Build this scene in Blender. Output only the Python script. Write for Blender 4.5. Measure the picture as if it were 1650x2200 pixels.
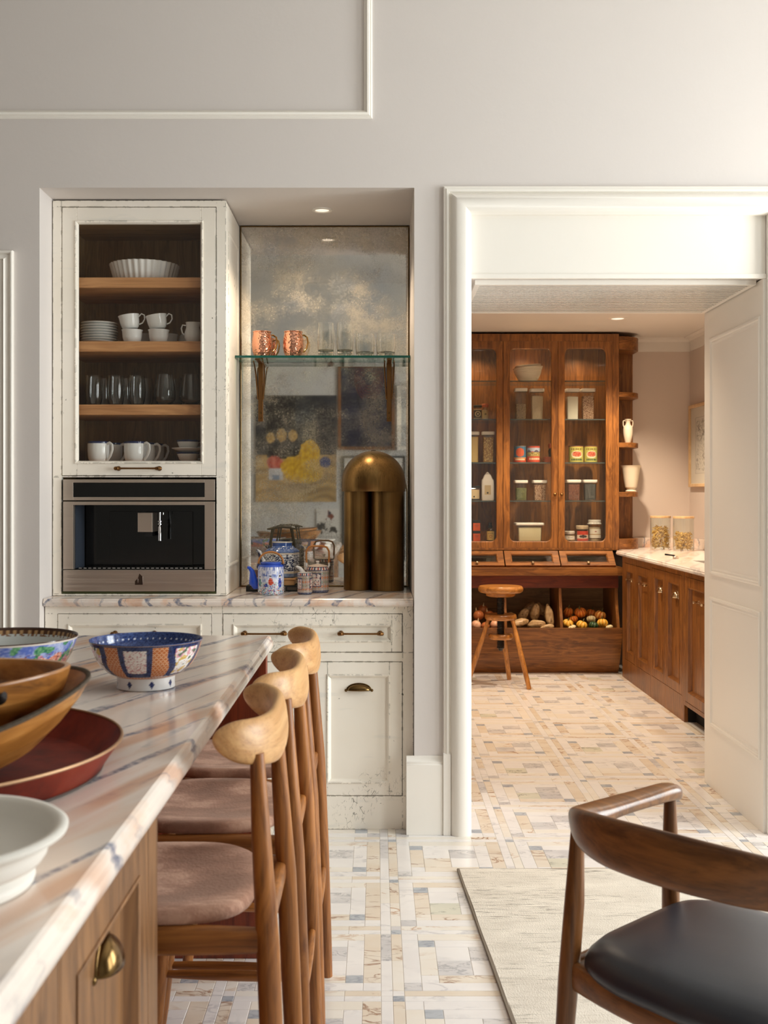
import bpy, bmesh, math, random
from math import sin, cos, pi, sqrt, atan2, radians, hypot
from mathutils import Vector, Matrix, noise

for o in list(bpy.data.objects):
    bpy.data.objects.remove(o, do_unlink=True)
SC = bpy.context.scene
COL = SC.collection

# ------------------------------------------------------------------ camera
CAM_H, FPX = 1.32, 2415.0
cam_d = bpy.data.cameras.new('camera')
cam = bpy.data.objects.new('camera', cam_d)
COL.objects.link(cam)
cam.location = (0, 0, CAM_H)
cam.rotation_euler = (radians(90), 0, 0)
cam_d.sensor_fit = 'VERTICAL'
cam_d.sensor_height = 48.0
cam_d.lens = FPX / 2200 * 48.0
cam_d.shift_x = 15 / 2200
cam_d.shift_y = -38 / 2200
cam_d.clip_start = 0.05
cam_d.dof.use_dof = True
cam_d.dof.focus_distance = 4.5
cam_d.dof.aperture_fstop = 11
SC.camera = cam

# ------------------------------------------------------------------ world, daylight, exposure
W_ = bpy.data.worlds.new('sky')
SC.world = W_
W_.use_nodes = True
_bg = W_.node_tree.nodes['Background']
_bg.inputs[0].default_value = (0.80, 0.88, 1.0, 1)
_bg.inputs[1].default_value = 1.0
SC.view_settings.view_transform = 'Standard'
SC.view_settings.look = 'None'
SC.view_settings.gamma = 1.0
SC.view_settings.use_curve_mapping = False
SC.view_settings.exposure = 0.66
SC.cycles.max_bounces = 10
SC.cycles.diffuse_bounces = 5
SC.cycles.glossy_bounces = 5
SC.cycles.transparent_max_bounces = 16
SC.cycles.sample_clamp_indirect = 6.0
SC.cycles.caustics_reflective = False
SC.cycles.caustics_refractive = False

def area_light(name, loc, rot, sx, sy, power, col=(1, 1, 1), spread=180):
    d = bpy.data.lights.new(name, 'AREA')
    d.shape = 'RECTANGLE'; d.size = sx; d.size_y = sy; d.energy = power; d.color = col
    d.spread = radians(spread)
    o = bpy.data.objects.new(name, d); COL.objects.link(o)
    o.location = loc; o.rotation_euler = rot
    return o
# daylight through the two windows of the right-hand wall
area_light('daylight_window_near', (3.95, 1.1, 1.75), (0, radians(90), 0), 2.3, 1.3, 62, (0.95, 0.98, 1.0))
area_light('daylight_window_far', (3.95, 3.0, 1.75), (0, radians(90), 0), 2.3, 1.3, 118, (0.95, 0.98, 1.0))

# ------------------------------------------------------------------ material helpers
def S(r, g, b):
    def c(x):
        x /= 255.0
        return x / 12.92 if x <= 0.04045 else ((x + 0.055) / 1.055) ** 2.4
    return (c(r), c(g), c(b))

class G:
    def __init__(s, name, rough=0.5, metal=0.0, col=None, spec=None):
        s.m = bpy.data.materials.new(name); s.m.use_nodes = True
        s.t = s.m.node_tree; s.b = s.t.nodes['Principled BSDF']; s.out = s.t.nodes['Material Output']
        s.b.inputs['Roughness'].default_value = rough
        s.b.inputs['Metallic'].default_value = metal
        if col: s.b.inputs['Base Color'].default_value = (*col, 1)
        if spec is not None: s.b.inputs['Specular IOR Level'].default_value = spec
    def n(s, typ, ins=None, **kw):
        nd = s.t.nodes.new(typ)
        for k, v in kw.items(): setattr(nd, k, v)
        for k, v in (ins or {}).items(): s.set(nd.inputs[k], v)
        return nd
    def set(s, inp, v):
        if isinstance(v, bpy.types.NodeSocket): s.t.links.new(v, inp)
        elif isinstance(v, tuple) and len(v) == 3 and inp.type == 'RGBA': inp.default_value = (*v, 1)
        else: inp.default_value = v
    def P(s, name, v): s.set(s.b.inputs[name], v)
    def obj(s, rnd=True):
        tc = s.n('ShaderNodeTexCoord').outputs['Object']
        if not rnd: return tc
        oi = s.n('ShaderNodeObjectInfo').outputs['Random']
        m = s.math('MULTIPLY', oi, 23.7)
        return s.n('ShaderNodeVectorMath', {0: tc, 1: m}, operation='ADD').outputs[0]
    def map(s, vec, scale=(1, 1, 1), rot=(0, 0, 0)):
        return s.n('ShaderNodeMapping', {0: vec, 'Scale': scale, 'Rotation': rot}).outputs[0]
    def noise(s, vec, scale=5, detail=4, rough=0.5, dist=0.0):
        return s.n('ShaderNodeTexNoise', {'Vector': vec, 'Scale': scale, 'Detail': detail, 'Roughness': rough, 'Distortion': dist}).outputs[0]
    def vor(s, vec, scale=5, feature='F1'):
        return s.n('ShaderNodeTexVoronoi', {'Vector': vec, 'Scale': scale}, feature=feature).outputs[0]
    def ramp(s, fac, stops, interp='LINEAR'):
        r = s.n('ShaderNodeValToRGB', {0: fac}); cr = r.color_ramp; cr.interpolation = interp
        while len(cr.elements) < len(stops): cr.elements.new(0.5)
        for e, (p, c) in zip(cr.elements, stops):
            e.position = p
            e.color = (c, c, c, 1) if isinstance(c, (int, float)) else (*c, 1)
        return r.outputs[0]
    def mix(s, fac, a, b, blend='MIX'):
        m = s.n('ShaderNodeMix', data_type='RGBA', blend_type=blend)
        s.set(m.inputs[0], fac); s.set(m.inputs[6], a); s.set(m.inputs[7], b)
        return m.outputs[2]
    def math(s, op, a, b=0.0):
        return s.n('ShaderNodeMath', {0: a, 1: b}, operation=op).outputs[0]
    def bump(s, h, strength=0.2, dist=0.01):
        s.P('Normal', s.n('ShaderNodeBump', {'Height': h, 'Strength': strength, 'Distance': dist}).outputs[0])

def plain(name, col, rough=0.5, metal=0.0, spec=None):
    return G(name, rough, metal, col, spec).m

MT = {}
def paint(name, col, bump=0.06, scale=60, rough=0.55):
    g = G(name, rough)
    v = g.obj(False)
    n1 = g.noise(v, 1.3, 3)
    c2 = tuple(x * 0.93 for x in col)
    g.P('Base Color', g.mix(n1, c2, col))
    g.bump(g.noise(v, scale, 3), bump, 0.004)
    return g.m
MT['wall'] = paint('wall_paint', S(221, 214, 209), 0.10, 45)
MT['ceiling'] = paint('ceiling_paint', S(232, 228, 222))
MT['trim'] = paint('trim_paint', S(246, 241, 232), 0.03, 20, 0.38)
MT['pantry_wall'] = paint('pantry_wall_paint', S(214, 200, 190))
MT['wall_left'] = paint('low_bounce_taupe', S(120, 108, 98))  # unseen wall; dark tone invented to cut light bounced from the left
MT['rear_wall'] = paint('rear_wall_paint', S(205, 203, 198))

def distressed(name, col=S(251, 244, 232)):
    g = G(name, 0.45)
    v = g.obj(False)
    big = g.ramp(g.noise(v, 3.1, 2), [(0.60, 0.0), (0.68, 1.0)])
    warp = g.map(v, (1, 1, 0.45))
    cr = g.n('ShaderNodeTexVoronoi', {'Vector': warp, 'Scale': 75.0}, feature='DISTANCE_TO_EDGE').outputs[0]
    crack = g.ramp(cr, [(0.0, 1.0), (0.05, 0.0)])
    brk = g.ramp(g.noise(v, 38, 3), [(0.50, 0.0), (0.56, 1.0)])
    lines = g.math('MULTIPLY', g.math('MULTIPLY', big, crack), brk)
    chipn = g.noise(v, 55, 4, 0.6)
    bigc = g.ramp(g.noise(v, 5.2, 2), [(0.56, 0.0), (0.66, 0.16)])
    chip = g.ramp(g.math('ADD', chipn, bigc), [(0.80, 0.0), (0.82, 1.0)])
    bv = g.n('ShaderNodeBevel', {'Radius': 0.006}, samples=4).outputs[0]
    nn = g.n('ShaderNodeNewGeometry').outputs['Normal']
    ed_ = g.math('SUBTRACT', 1.0, g.n('ShaderNodeVectorMath', {0: bv, 1: nn}, operation='DOT_PRODUCT').outputs['Value'])
    edge = g.ramp(ed_, [(0.03, 0.0), (0.12, 1.0)])
    ebr = g.ramp(g.math('ADD', g.noise(v, 34, 4, 0.65), g.math('MULTIPLY', g.noise(v, 4.0, 2), 0.45)), [(0.735, 0.0), (0.775, 1.0)])
    m = g.math('MAXIMUM', g.math('MAXIMUM', lines, chip), g.math('MULTIPLY', edge, ebr))
    wash = g.ramp(g.noise(g.map(v, (1, 1, 1)), 2.2, 4), [(0.35, S(244, 236, 221)), (0.65, col)])
    blue = g.ramp(g.noise(g.map(v, (1, 1, 6)), 4.0, 4), [(0.62, 0.0), (0.78, 0.28)])
    wash = g.mix(blue, wash, S(190, 196, 196))
    g.P('Base Color', g.mix(g.math('MULTIPLY', m, 0.85), wash, S(70, 66, 44)))
    g.bump(g.math('SUBTRACT', 1.0, m), 0.3, 0.002)
    return g.m
MT['cream'] = distressed('distressed_cream_paint')

def wood(name, dark, light, axis=2, scale=1.0, rough=0.42, pore=0.35, contrast=1.0, coat=0.0):
    g = G(name, rough)
    v = g.obj(True)
    def st(across, along):
        q = [across * scale] * 3; q[axis] = along * scale
        return g.map(v, tuple(q))
    big = g.noise(st(6.0, 0.8), 1.0, 3, 0.5, 0.6)
    wob = g.noise(st(5.0, 1.1), 1.0, 2, 0.5)
    ringv = g.n('ShaderNodeVectorMath', {0: st(34.0, 1.3), 1: g.math('MULTIPLY', wob, 9.0)}, operation='ADD').outputs[0]
    ring = g.noise(ringv, 1.0, 4, 0.62)
    mid = tuple((a + b) / 2 for a, b in zip(dark, light))
    t = g.math('ADD', g.math('MULTIPLY', big, 0.3), g.math('MULTIPLY', ring, 0.7))
    c = g.ramp(t, [(0.5 - 0.15 / contrast, dark), (0.5, mid), (0.5 + 0.13 / contrast, light)])
    p = g.noise(st(190.0, 4.0), 1.0, 2, 0.5)
    pm = g.math('MULTIPLY', g.ramp(p, [(0.38, 1.0), (0.48, 0.0)]), g.ramp(ring, [(0.40, 1.0), (0.58, 0.25)]))
    c = g.mix(g.math('MULTIPLY', pm, pore), c, tuple(x * 0.35 for x in dark))
    g.P('Base Color', c)
    if coat:
        g.P('Coat Weight', coat); g.P('Coat Roughness', 0.2)
    g.bump(g.math('SUBTRACT', ring, g.math('MULTIPLY', pm, 0.6)), 0.07, 0.003)
    return g.m
for ax, nm in ((0, 'x'), (1, 'y'), (2, 'z')):
    MT['oak_' + nm] = wood('natural_oak_' + nm, S(182, 130, 78), S(214, 168, 114), ax, 1.3, 0.42, 0.22)
    MT['leg_' + nm] = wood('warm_oak_' + nm, S(112, 62, 22), S(174, 112, 54), ax, 1.3, 0.38, 0.4)
    MT['poak_' + nm] = wood('stained_oak_' + nm, S(98, 56, 22), S(158, 102, 48), ax, 1.5, 0.36, 0.5)
    MT['isl_' + nm] = wood('island_oak_' + nm, S(100, 68, 42), S(146, 104, 66), ax, 1.2, 0.40, 0.35)
    MT['wal_' + nm] = wood('dark_oak_' + nm, S(92, 56, 28), S(144, 94, 50), ax, 1.4, 0.34, 0.3, coat=0.15)
    MT['gab_' + nm] = wood('red_brown_oak_' + nm, S(96, 36, 16), S(134, 58, 28), ax, 1.5, 0.42, 0.45)
    MT['soak_' + nm] = wood('shelf_oak_' + nm, S(176, 118, 70), S(216, 160, 108), ax, 1.2, 0.45, 0.25)
    MT['int_' + nm] = wood('cabinet_lining_oak_' + nm, S(146, 114, 74), S(180, 144, 98), ax, 1.6, 0.5, 0.4)
    MT['pst_' + nm] = wood('waxed_stool_oak_' + nm, S(144, 88, 34), S(206, 142, 72), ax, 1.5, 0.28, 0.35, coat=0.3)

def marble(name, base, pink, vein, vscale=1.0, amt=0.9, rot=19.0):
    g = G(name, 0.16)
    v = g.map(g.obj(False), (1, 1, 1), (0, 0, radians(rot)))
    vs = g.map(v, (1, 0.13, 1))
    def bands(scale, dist, dsc, ph):
        return g.n('ShaderNodeTexWave', {'Vector': vs, 'Scale': scale * vscale, 'Distortion': dist, 'Detail': 4.0, 'Detail Scale': dsc, 'Detail Roughness': 0.6, 'Phase Offset': ph}, wave_type='BANDS', bands_direction='X', wave_profile='SIN').outputs['Fac']
    soft = g.noise(g.map(v, (7, 1.1, 7)), 1.0 * vscale, 5, 0.6, 0.4)
    c = g.ramp(soft, [(0.28, pink), (0.44, base), (0.56, tuple(min(1, x * 1.06) for x in base)), (0.70, pink)])
    w1 = g.ramp(bands(2.3, 8.0, 1.6, 0.6), [(0.93, 0.0), (0.985, 1.0)])
    w2 = g.ramp(bands(3.7, 10.0, 2.2, 2.4), [(0.95, 0.0), (0.993, 1.0)])
    m1 = g.ramp(g.noise(g.map(v, (3, 1.0, 3)), 1.9 * vscale, 3), [(0.34, 0.0), (0.50, 1.0)])
    m2 = g.ramp(g.noise(g.map(v, (4, 1.2, 4)), 2.4 * vscale, 3, 0.5), [(0.42, 0.0), (0.58, 0.8)])
    f = g.math('MAXIMUM', g.math('MULTIPLY', w1, m1), g.math('MULTIPLY', w2, m2))
    f = g.math('MULTIPLY', f, g.ramp(g.noise(v, 70, 4, 0.6), [(0.32, 0.3), (0.6, 1.0)]))
    pk = g.math('MULTIPLY', g.ramp(bands(1.9, 6.0, 1.4, 4.0), [(0.80, 0.0), (0.97, 0.75)]), g.ramp(g.noise(g.map(v, (3, 1, 3)), 2.2, 2), [(0.42, 0.0), (0.6, 1.0)]))
    c = g.mix(pk, c, tuple(x * y for x, y in zip(pink, (0.86, 0.80, 0.78))))
    g.P('Base Color', g.mix(g.math('MULTIPLY', f, amt), c, vein))
    return g.m
MT['marble'] = marble('pink_marble', S(232, 220, 210), S(226, 184, 154), S(100, 110, 134))
MT['marble_pale'] = marble('pale_marble', S(238, 232, 226), S(236, 214, 198), S(170, 166, 168), 0.7, 0.6)

def tile_mat(name, base, alt, vein, vs=9.0, vamt=0.6, width=0.05, lo=0.45):
    g = G(name, 0.22)
    pos = g.n('ShaderNodeNewGeometry').outputs['Position']
    oi = g.n('ShaderNodeObjectInfo').outputs['Random']
    at = g.n('ShaderNodeAttribute', attribute_name='rnd').outputs['Fac']
    r = g.math('ADD', g.math('MULTIPLY', oi, 91.0), g.math('MULTIPLY', at, 83.0))
    v = g.n('ShaderNodeVectorMath', {0: pos, 1: r}, operation='ADD').outputs[0]
    v = g.map(v, (1, 2.0, 1), (0, 0, radians(35)))
    n0 = g.noise(v, 5.0, 4, 0.5, 0.6)
    c = g.ramp(n0, [(0.35, base), (0.65, alt)])
    n1 = g.noise(v, vs, 5, 0.55, 1.2)
    ln = g.ramp(g.math('ABSOLUTE', g.math('SUBTRACT', n1, 0.5)), [(0.0, 1.0), (width, 0.0)])
    mk = g.ramp(g.noise(v, vs * 0.7, 2), [(lo, 0.0), (lo + 0.14, 1.0)])
    g.P('Base Color', g.mix(g.math('MULTIPLY', g.math('MULTIPLY', ln, mk), vamt), c, vein))
    rr = g.math('FRACT', g.math('MULTIPLY', r, 7.31))
    return g.m
TILE = {
    'w': tile_mat('tile_white_marble', S(243, 239, 236), S(236, 232, 230), S(186, 183, 187), 6, 0.6, 0.045, 0.48),
    'v': tile_mat('tile_grey_veined_marble', S(226, 222, 220), S(206, 203, 204), S(140, 140, 146), 16, 0.6, 0.06, 0.42),
    'b': tile_mat('tile_cream_veined_marble', S(234, 224, 210), S(229, 214, 195), S(146, 98, 64), 6.5, 0.9, 0.035, 0.45),
    'c': tile_mat('tile_pale_cream_marble', S(241, 235, 226), S(238, 230, 218), S(190, 142, 102), 6, 0.85, 0.04, 0.52),
    'g': tile_mat('tile_blue_grey_marble', S(174, 179, 187), S(194, 198, 203), S(140, 146, 158), 14, 0.7, 0.07, 0.35),
    'f': tile_mat('tile_green_veined_marble', S(226, 222, 204), S(214, 212, 196), S(64, 70, 68), 15, 0.9, 0.05, 0.50),
}
MT['grout'] = plain('grout', S(206, 200, 192), 0.8)

def brushed(name, col, rough, axis, amt=0.25, metal=1.0, s=1.0):
    g = G(name, rough, metal)
    sc = [260.0 * s] * 3; sc[axis] = 3.0 * s
    v = g.obj(True)
    n = g.noise(g.map(v, tuple(sc)), 1.0, 3)
    b = g.noise(v, 6.0, 3)
    c = g.mix(g.math('MULTIPLY', g.math('ADD', n, b), 0.5), tuple(x * (1 - amt * 1.6) for x in col), tuple(min(1, x * (1 + amt)) for x in col))
    g.P('Base Color', c)
    g.P('Roughness', g.ramp(n, [(0.3, rough * 0.8), (0.7, min(1, rough * 1.25))]))
    return g.m
MT['brass'] = brushed('aged_brushed_brass', S(150, 116, 70), 0.33, 2, 0.55)
MT['steel'] = brushed('brushed_steel', S(206, 192, 178), 0.36, 0, 0.10, 0.9)
MT['chrome'] = plain('chrome', S(225, 225, 228), 0.08, 1.0)
MT['bronze'] = plain('aged_bronze', S(128, 92, 56), 0.28, 1.0)
MT['bronze_dark'] = plain('dark_antique_brass', S(112, 88, 54), 0.22, 1.0)
MT['nickel'] = plain('polished_nickel_brass', S(216, 196, 164), 0.15, 1.0)
MT['black_gloss'] = plain('black_gloss', S(14, 13, 12), 0.10)
MT['black_matt'] = plain('black_matt', S(16, 16, 16), 0.6)
MT['black_slate'] = plain('dark_slate_side', S(52, 58, 68), 0.35)
MT['dark_green'] = plain('dark_green_paint', S(62, 66, 30), 0.5)
MT['porcelain'] = plain('white_porcelain', S(236, 234, 230), 0.12)
MT['navy'] = plain('navy_glaze', S(36, 46, 88), 0.15)
MT['matt_white'] = plain('matt_white_ceramic', S(226, 222, 214), 0.55)
MT['stoneware'] = paint('cream_stoneware', S(224, 212, 190), 0.15, 160, 0.6)
MT['plastic'] = plain('white_lid_plastic', S(236, 230, 222), 0.35)
MT['white_enamel'] = plain('white_enamel', S(240, 236, 228), 0.3)
MT['dark'] = plain('shadow_gap', S(24, 20, 16), 0.8)

def hammered():
    g = G('hammered_copper', 0.14, 1.0, S(236, 172, 142))
    v = g.obj(True)
    g.bump(g.vor(v, 120), 0.55, 0.003)
    return g.m
MT['copper'] = hammered()

def thin_glass(name, tint=(1, 1, 1), rough=0.0, ior=1.45, refl=1.0, edge=0.0):
    g = G(name)
    tr = g.n('ShaderNodeBsdfTransparent', {0: tint}).outputs[0]
    gl = g.n('ShaderNodeBsdfGlossy', {0: (1.0, 1.0, 1.0), 'Roughness': rough}).outputs[0]
    bk = g.n('ShaderNodeNewGeometry').outputs['Backfacing']
    ie = g.math('ADD', ior, g.math('MULTIPLY', bk, 1 / ior - ior))
    fr = g.n('ShaderNodeFresnel', {'IOR': ie}).outputs[0]
    fac = g.math('MULTIPLY', fr, refl)
    if edge:
        lw = g.n('ShaderNodeLayerWeight', {'Blend': 0.5}).outputs['Facing']
        e = g.math('POWER', lw, 5.0)
        fac = g.math('MINIMUM', 1.0, g.math('ADD', fac, g.math('MULTIPLY', e, edge)))
    mx = g.n('ShaderNodeMixShader', {0: fac, 1: tr, 2: gl})
    g.t.links.new(mx.outputs[0], g.out.inputs[0])
    return g.m
MT['pane'] = thin_glass('window_glass', (0.97, 0.98, 0.97))
MT['pane_dim'] = thin_glass('cabinet_glass', (0.98, 0.98, 0.97), 0.02, 1.35)
MT['glassware'] = thin_glass('clear_glassware', (0.95, 0.97, 0.96), 0.02, 1.55, 1.0, 0.5)
MT['shelf_glass'] = thin_glass('green_shelf_glass', (0.82, 0.93, 0.90), 0.0, 1.5)
MT['glass_edge'] = plain('glass_edge_green', S(18, 84, 76), 0.15)
MT['glass_edge2'] = plain('glass_edge_grey', S(74, 84, 84), 0.2)

def solid_glass(name, col=(1, 1, 1)):
    g = G(name, 0.0, 0.0, col); g.P('Transmission Weight', 1.0); g.P('IOR', 1.45)
    return g.m
MT['glass_thin_wall'] = solid_glass('blown_glass', (0.97, 0.985, 0.98))
MT['glass_base'] = solid_glass('thick_glass', (0.93, 0.96, 0.93))

def antique_mirror():
    g = G('antique_mirror')
    v = g.obj(False)
    cl = g.noise(g.map(v, (1, 1, 1.6), (0, radians(38), 0)), 4.2, 3, 0.5, 0.2)
    cl2 = g.noise(v, 14.0, 4, 0.6)
    sp = g.noise(v, 120, 3, 0.7)
    t = g.math('ADD', g.math('MULTIPLY', cl, 0.72), g.math('MULTIPLY', cl2, 0.28))
    t = g.math('ADD', t, g.math('MULTIPLY', g.math('SUBTRACT', sp, 0.5), 0.34))
    dif = g.ramp(g.noise(v, 5.5, 4, 0.6), [(0.35, S(146, 148, 150)), (0.5, S(184, 176, 160)), (0.66, S(206, 196, 174))])
    tint = g.ramp(g.noise(v, 3.4, 3), [(0.35, (0.66, 0.67, 0.68)), (0.65, (0.84, 0.79, 0.70))])
    d = g.n('ShaderNodeBsdfDiffuse', {0: dif}).outputs[0]
    gl = g.n('ShaderNodeBsdfGlossy', {0: tint, 'Roughness': 0.02}).outputs[0]
    f = g.ramp(t, [(0.36, 0.02), (0.45, 0.09), (0.54, 0.34), (0.66, 0.58)])
    mx = g.n('ShaderNodeMixShader', {0: f, 1: gl, 2: d})
    g.t.links.new(mx.outputs[0], g.out.inputs[0])
    return g.m
MT['mirror'] = antique_mirror()

def painted(name='painted_colour', rough=0.15, bump=0):
    g = G(name, rough)
    a = g.n('ShaderNodeAttribute', attribute_name='Col').outputs['Color']
    g.P('Base Color', a)
    if bump:
        g.bump(g.noise(g.obj(True), bump, 3), 0.2, 0.003)
    return g.m
MT['glaze'] = painted('painted_glaze', 0.12)
MT['oil'] = painted('oil_paint_on_canvas', 0.6, 120)
MT['veg'] = painted('vegetable_skin', 0.4, 60)
MT['label'] = painted('printed_label', 0.4)

def suede():
    g = G('brown_suede', 0.85)
    v = g.obj(True)
    n = g.noise(g.map(v, (1, 1.6, 1)), 7, 5, 0.6)
    n2 = g.noise(v, 180, 3)
    c = g.ramp(n, [(0.40, S(132, 92, 72)), (0.52, S(164, 120, 98)), (0.62, S(206, 164, 140))])
    g.P('Base Color', g.mix(g.math('MULTIPLY', n2, 0.35), c, S(118, 80, 64)))
    g.P('Sheen Weight', 0.4); g.P('Sheen Tint', (*S(230, 200, 180), 1))
    g.bump(g.math('ADD', g.math('MULTIPLY', n, 0.6), g.math('MULTIPLY', n2, 0.3)), 0.35, 0.01)
    return g.m
MT['suede'] = suede()
def leather():
    g = G('black_leather', 0.36, 0, S(22, 32, 48))
    g.P('Specular IOR Level', 0.75)
    g.bump(g.vor(g.obj(True), 420), 0.08, 0.001)
    return g.m
MT['leather'] = leather()
def rugm():
    g = G('woven_wool_rug', 0.95)
    v = g.obj(False)
    n = g.noise(g.map(v, (1.6, 4, 1)), 3.0, 6, 0.7)
    m = g.ramp(g.noise(g.map(v, (0.9, 2.2, 1)), 2.2, 3), [(0.40, 0.0), (0.58, 1.0)])
    st = g.math('MULTIPLY', g.ramp(g.noise(g.map(v, (5, 46, 1)), 2.0, 5, 0.75), [(0.53, 0.0), (0.63, 1.0)]), m)
    c = g.ramp(n, [(0.3, S(206, 197, 184)), (0.7, S(230, 222, 209))])
    g.P('Base Color', g.mix(g.math('MULTIPLY', st, 0.8), c, S(112, 102, 90)))
    wv = g.noise(g.map(v, (240, 120, 1)), 1.0, 2)
    g.bump(wv, 0.5, 0.003)
    return g.m
MT['rug'] = rugm()
MT['rug_edge'] = plain('rug_binding', S(130, 118, 104), 0.9)

def woodbowl():
    g = G('spalted_wood_bowl', 0.34)
    v = g.obj(True)
    n = g.noise(g.map(v, (2, 2, 9)), 1.6, 5, 0.6, 1.5)
    c = g.ramp(n, [(0.34, S(70, 40, 16)), (0.42, S(140, 88, 36)), (0.55, S(176, 118, 56)), (0.72, S(208, 154, 90))])
    k = g.ramp(g.noise(v, 9, 2), [(0.68, 0.0), (0.74, 1.0)])
    g.P('Base Color', g.mix(g.math('MULTIPLY', k, 0.8), c, S(36, 26, 18)))
    g.P('Coat Weight', 0.25); g.P('Coat Roughness', 0.25)
    return g.m
MT['bowlwood'] = woodbowl()
MT['bark'] = paint('dark_bark_edge', S(70, 58, 44), 0.8, 90, 0.9)
def redtray():
    g = G('worn_red_lacquer', 0.5, spec=0.2)
    v = g.obj(True)
    n = g.noise(v, 9, 6, 0.65)
    c = g.ramp(n, [(0.3, S(72, 18, 10)), (0.55, S(126, 40, 20)), (0.72, S(136, 58, 36)), (0.8, S(120, 90, 74))])
    g.P('Base Color', c)
    return g.m
MT['tray'] = redtray()
MT['tin_edge'] = plain('bare_tin_edge', S(186, 150, 116), 0.35, 0.8)
MT['tin_dark'] = plain('dark_tin', S(120, 112, 108), 0.4, 0.7)
MT['cane'] = brushed('wrapped_cane', S(188, 122, 58), 0.45, 2, 0.3, 0.0, 0.5)
MT['dark_cane'] = plain('dark_cane', S(52, 34, 24), 0.4)
MT['aged_metal'] = plain('dark_patinated_handle', S(70, 62, 42), 0.5, 0.3)
MT['terracotta'] = plain('terracotta', S(176, 84, 50), 0.6)
MT['pasta'] = plain('dry_pasta', S(232, 196, 120), 0.5)
def speck(name, a, b, sc=240):
    g = G(name, 0.6)
    n = g.vor(g.obj(True), sc)
    g.P('Base Color', g.ramp(n, [(0.15, a), (0.6, b)]))
    g.bump(n, 0.6, 0.003)
    return g.m
MT['grain_tan'] = speck('brown_grain', S(214, 184, 142), S(110, 82, 52))
MT['grain_cream'] = speck('pale_grain', S(232, 214, 184), S(206, 182, 148), 320)
MT['grain_green'] = speck('green_lentils', S(150, 148, 84), S(72, 78, 40))
MT['grain_pink'] = speck('mixed_beans', S(224, 190, 158), S(130, 86, 60), 160)
MT['grain_brown'] = speck('red_beans', S(160, 92, 62), S(86, 40, 26), 190)
MT['grain_grey'] = speck('grey_seeds', S(96, 100, 98), S(48, 52, 54), 340)
MT['flour'] = plain('white_flour', S(238, 230, 214), 0.8)
MT['macaroni'] = speck('small_macaroni', S(240, 206, 128), S(170, 120, 50), 90)
MT['bag'] = plain('white_paper_bag', S(238, 230, 222), 0.5)
MT['kraft'] = plain('kraft_label', S(206, 184, 146), 0.7)
MT['orange_box'] = plain('orange_carton', S(214, 86, 28), 0.5)
MT['ink'] = plain('black_ink', S(26, 24, 22), 0.6)
MT['paper'] = plain('white_paper', S(236, 230, 220), 0.7)
MT['pale_frame'] = wood('pale_maple_frame', S(204, 168, 122), S(226, 194, 150), 2, 1.0, 0.5, 0.15)
def emis(name, col, st):
    g = G(name, 0.5, 0, col); g.P('Emission Color', (*col, 1)); g.P('Emission Strength', st)
    return g.m
MT['lamp_glow'] = emis('lit_lamp_lens', (1.0, 0.86, 0.70), 0.6)

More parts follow.
